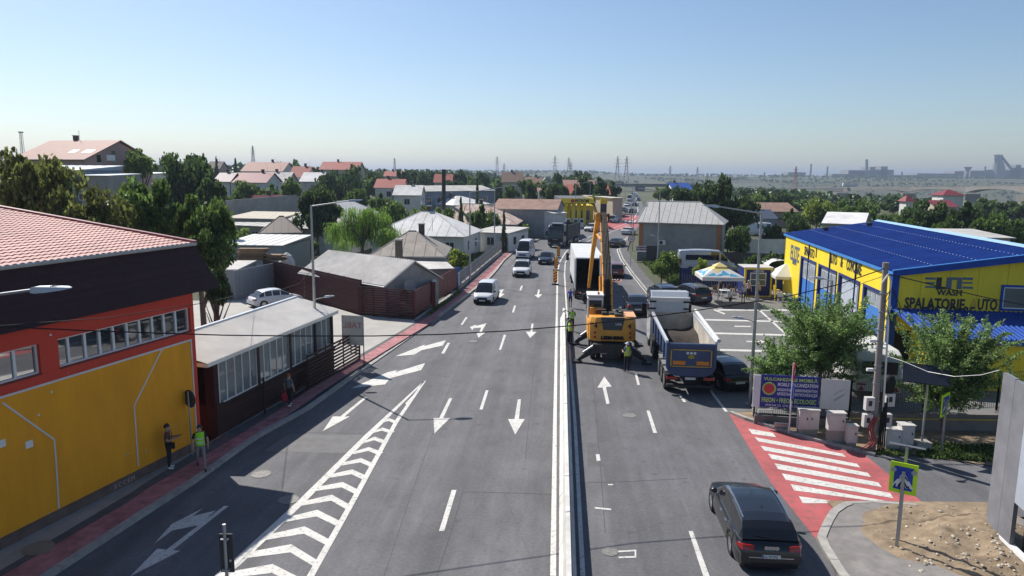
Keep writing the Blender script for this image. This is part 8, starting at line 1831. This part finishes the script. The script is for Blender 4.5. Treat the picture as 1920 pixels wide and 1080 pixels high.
# ================================================================ FAR BACKGROUND
m_lat = mat('lattice_steel', (.30, .29, .29), .6, .2, var=.1); m_latr = mat('lattice_red', (.35, .16, .14), .6, var=.1); m_far = mat('far_concrete', (.24, .24, .24), .9, var=.1, scale=.05); m_bridge = mat('bridge_concrete', (.20, .185, .17), .9, var=.12, scale=.1)
def pylon(label, px, ytop, ybase, Y, arms=3, m=None, s=1.0, red=False):
    top = AT(px, ytop, Y); bot = AT(px, ybase, Y); h = top.z-bot.z; w = h*.10; t = thing('pylon', label, 'pylon', (bot.x, Y, bot.z-3), 0, 'power pylons'); h += 3; th = max(.16, Y*.00030)
    def half(z): return w*(1-z/h)*.9*(1 if z < h*.45 else 1)+h*.010
    b = MB(); zs = [h*k/9 for k in range(10)]
    for sx in (-1, 1):
        for sy in (-1, 1): b.path([(sx*half(z), sy*half(z), z) for z in zs], th, 4)
    for a, c in zip(zs, zs[1:]):
        for sy in (-1, 1): b.tube((-half(a), sy*half(a), a), (half(c), sy*half(c), c), th*.6, n=3); b.tube((half(a), sy*half(a), a), (-half(c), sy*half(c), c), th*.6, n=3)
    b.build('tower', m or m_lat, t)
    if red:
        for k in (3, 5, 7): MB().path([(-half(zs[k])-.1, -half(zs[k])-.1, zs[k]), (-half(zs[k+1])-.1, -half(zs[k+1])-.1, zs[k+1])], th*1.3, 4).build('red_band', m_latr, t)
    for k in range(arms):
        z = h*(.60+.13*k); L = h*(.13, .16, .12)[k % 3]; MB().path([(-L, 0, z+.2), (0, 0, z+h*.03), (L, 0, z+.2)], th*.9, 4).build('cross_arm', m or m_lat, t)
for i, (px, yt, yb, Y, lb) in enumerate(((1040,292,338,1000,'red and white pylon left of the boom with three arms'),(1066,295,332,1150,'left pylon of the pair behind the rounded tree'),(1070,304,332,1300,'right pylon of the pair behind the rounded tree'),(1157,293,340,1000,'left of the two tall pylons near the road end'),(1174,293,338,1050,'right of the two tall pylons near the road end'),
    (475,273,306,700,'lone pylon on the left skyline'),(932,293,326,1200,'slim pylon above the tree belt'),(945,306,328,1500,'small pylon right of the slim one'),(1102,323,338,1900,'tiny pylon between the tall pairs'),(1256,311,332,1500,'pylon right of the far road'),(1307,313,334,1600,'thin pylon left of the big dark tree top'),(1490,312,352,900,'reddish pylon by the bridge'),(740,296,316,1500,'faint pylon on the left tree line'),(1432,322,345,1700,'faint pylon left of the bridge pylon'))):
    pylon(lb, px, yt, yb, Y, 3, m_latr if i == 11 else m_lat, red=i in (0, 1, 3, 4))
for i, (px, yt, yb, Y, lb) in enumerate(((41,249,270,320,'thin telecom mast far left above the pink house'),(673,326,352,175,'lattice lamp mast beside the dark trees'))):
    t = thing('mast', lb, 'mast', AT(px, yb, Y)-Vector((0, 0, 6))); hh = AT(px, yt, Y).z-AT(px, yb, Y).z+6
    for sx in (-1, 1):
        for sy in (-1, 1): MB().tube((sx*.5, sy*.5, 0), (sx*.4, sy*.4, hh), .09, n=4).build('leg', m_lat, t)
    b = MB()
    for k in range(10): b.path([(-.45, -.45, hh*k/10), (.45, -.45, hh*(k+.5)/10), (-.45, -.45, hh*(k+1)/10)], .05, 3)
    b.build('bracing', m_lat, t); MB().bx(-.7, .7, -.7, .7, hh, hh+.5).build('head', m_lat, t)
# motorway bridge
br = thing('road_bridge', 'long concrete road bridge with arched haunches over the valley', 'bridge', (0, 0, 0))
Pq = [(1440,352.5,860),(1577,352,760),(1702,351,660),(1820,350,565),(1932,349,480),(2080,348,400)]
pt_ = [AT(*q) for q in Pq]; W2_ = 6
fine = []
for a, c in zip(pt_, pt_[1:]):
    for k in range(10): u = k/10; fine.append((a.lerp(c, u), 2.0+2.6*(abs(2*u-1)**2.6)))
top_ = []; 
b = MB(); rings = []
for p, d_ in fine: rings.append([(p.x, p.y-W2_, p.z-d_), (p.x, p.y-W2_, p.z), (p.x, p.y+W2_, p.z), (p.x, p.y+W2_, p.z-d_)])
b.loft(rings); b.build('deck', m_bridge, br)
b = MB(); b.path([(p.x, p.y-W2_-.2, p.z+1.1) for p, d_ in fine], .12, 4); b.build('parapet', m_bridge, br)
for p in pt_[1:-1]: MB().hexa([(p.x-4.5, p.y-3, -33), (p.x+4.5, p.y-3, -33), (p.x+4.5, p.y+3, -33), (p.x-4.5, p.y+3, -33)], [(p.x-6, p.y-4, p.z-5.5), (p.x+6, p.y-4, p.z-5.5), (p.x+6, p.y+4, p.z-5.5), (p.x-6, p.y+4, p.z-5.5)]).build('pier', m_bridge, br)
for i in range(12): p = fine[4+i*4][0]; MB().tube((p.x, p.y, p.z), (p.x, p.y, p.z+7), .12, n=4).build('lamp_pole', m_lat, br)
p = AT(1590, 350, 752); t = thing('bridge_lorry', 'white lorry crossing the bridge', 'truck', (p.x, p.y-3, p.z-.0)); MB().bx(-7, 6, -1.25, 1.25, 1.0, 4).build('box', m_pvc, t); MB().bx(6.3, 8.5, -1.2, 1.2, .6, 3.4).build('cab', m_pvc, t); MB().bx(-7, 8, -1, 1, .3, 1).build('chassis', m_dark, t)
# steelworks on the plateau
YS = 2300
def blk(t, name, x0, x1, yt, yb, Y=YS, dp=60, m=None): a, c = AT(x0, yt, Y), AT(x1, yb, Y); return MB().bx(a.x, c.x, Y, Y+dp, c.z-14, a.z).build(name, m or m_far, t)
t = thing('power_plant', 'hazy plant building with two blocks and a tall chimney on the plateau', 'factory', (0, 0, 0))
for x0, x1, yt in ((1591, 1632, 319), (1632, 1640, 313), (1640, 1675, 318), (1652, 1663, 312)): blk(t, 'block', x0, x1, yt, 332)
MB().tube(AT(1625, 332, YS), AT(1625, 299, YS), 5, 4, 10).build('chimney', m_far, t)
for k in range(9): blk(t, 'window_bay', 1594+k*4, 1596+k*4, 321, 329, YS-1, 2, m_dark)
t = thing('blast_furnace', 'hazy blast furnace tower with inclined skip bridge on the plateau', 'factory', (0, 0, 0))
MB().tube(AT(1872, 331, YS), AT(1872, 305, YS), 22, 15, 12).build('furnace', m_far, t); MB().tube(AT(1872, 305, YS), AT(1872, 292, YS), 9, 6, 10).build('furnace_top', m_far, t)
for x in (1866, 1878): MB().tube(AT(x, 330, YS), AT(x, 290, YS), 2.4, n=5).build('frame_leg', m_far, t)
for y in (291, 297, 303, 309): MB().tube(AT(1864, y, YS), AT(1880, y, YS), 2, n=5).build('platform', m_far, t)
MB().tube(AT(1876, 291, YS), AT(1897, 318, YS), 4, n=6).build('skip_bridge', m_far, t)
for x0, x1, yt in ((1850, 1866, 318), (1880, 1900, 319), (1895, 1925, 314), (1905, 1912, 309), (1925, 1950, 318)): blk(t, 'hall', x0, x1, yt, 334)
for px, yt, lb in ((1519, 307, 'left of the two slim chimneys'), (1550, 312, 'right of the two slim chimneys'), (1690, 322, 'short stack right of the power plant'), (1845, 312, 'slim stack left of the blast furnace'), (1185, 323, 'stack beyond the far road end')):
    t = thing('factory_chimney', 'distant factory chimney on the plateau, '+lb, 'chimney', AT(px, 336, YS), 0, 'distant factory chimneys'); MB().tube((0, 0, -8), (0, 0, AT(px, yt, YS).z-AT(px, 336, YS).z), 3.6, 2.6, 8).build('stack', m_far, t)
t = thing('cooling_tower', 'small flared water tower left of the blast furnace', 'tower', AT(1813, 334, YS)); hh = AT(1813, 313, YS).z-AT(1813, 334, YS).z; MB().lathe([(5, -8), (4, hh*.6), (11, hh*.95), (12, hh), (1, hh)], 12).build('bowl', m_far, t)
for i, (x0, x1, yt, lb) in enumerate(((1478,1510,323,'low block left of the slim chimneys'),(1440,1460,328,'small hall far left on the plateau'),(1205,1230,328,'hall by the far road end'),(1720,1790,325,'long hall right of the power plant'),(1790,1806,321,'hall below the water tower'),(1820,1848,320,'hall between water tower and furnace'),(1560,1590,326,'low sheds left of the power plant'),(1310,1335,330,'shed behind the dark tree tops'),(1675,1720,328,'low shed right of the chimney block'))):
    t = thing('plateau_hall', 'hazy '+lb, 'factory', (0, 0, 0), 0, 'distant plateau halls'); blk(t, 'hall', x0, x1, yt, 336)
# overpass at the end of the road
a, c = AT(1153, 348, 560), AT(1198, 348, 560); t = thing('overpass', 'brownish overpass closing the far end of the road', 'bridge', (0, 0, 0)); MB().bx(a.x-60, c.x+60, 560, 572, AT(1170, 347.5, 560).z-1.0, AT(1170, 344, 560).z).build('deck', m_bridge, t)
for x in (a.x-2, c.x+2): MB().bx(x-3, x+3, 561, 571, -1, AT(1170, 347, 560).z-1).build('abutment', m_bridge, t)
# ================================================================ HAZE
hz = MB().bx(-7500, 7500, -90, 9800, -40, 92).build('haze', mat('haze_air', (1, 1, 1)))
hm = hz.data.materials[0]; hn = hm.node_tree.nodes
for n_ in list(hn):
    if n_.type != 'OUTPUT_MATERIAL': hn.remove(n_)
pv = hn.new('ShaderNodeVolumePrincipled'); pv.inputs['Density'].default_value = .00022; pv.inputs['Color'].default_value = (.47, .57, .74, 1); pv.inputs['Anisotropy'].default_value = .25
hm.node_tree.links.new(pv.outputs[0], hn['Material Output'].inputs['Volume'])
stuff(hz)
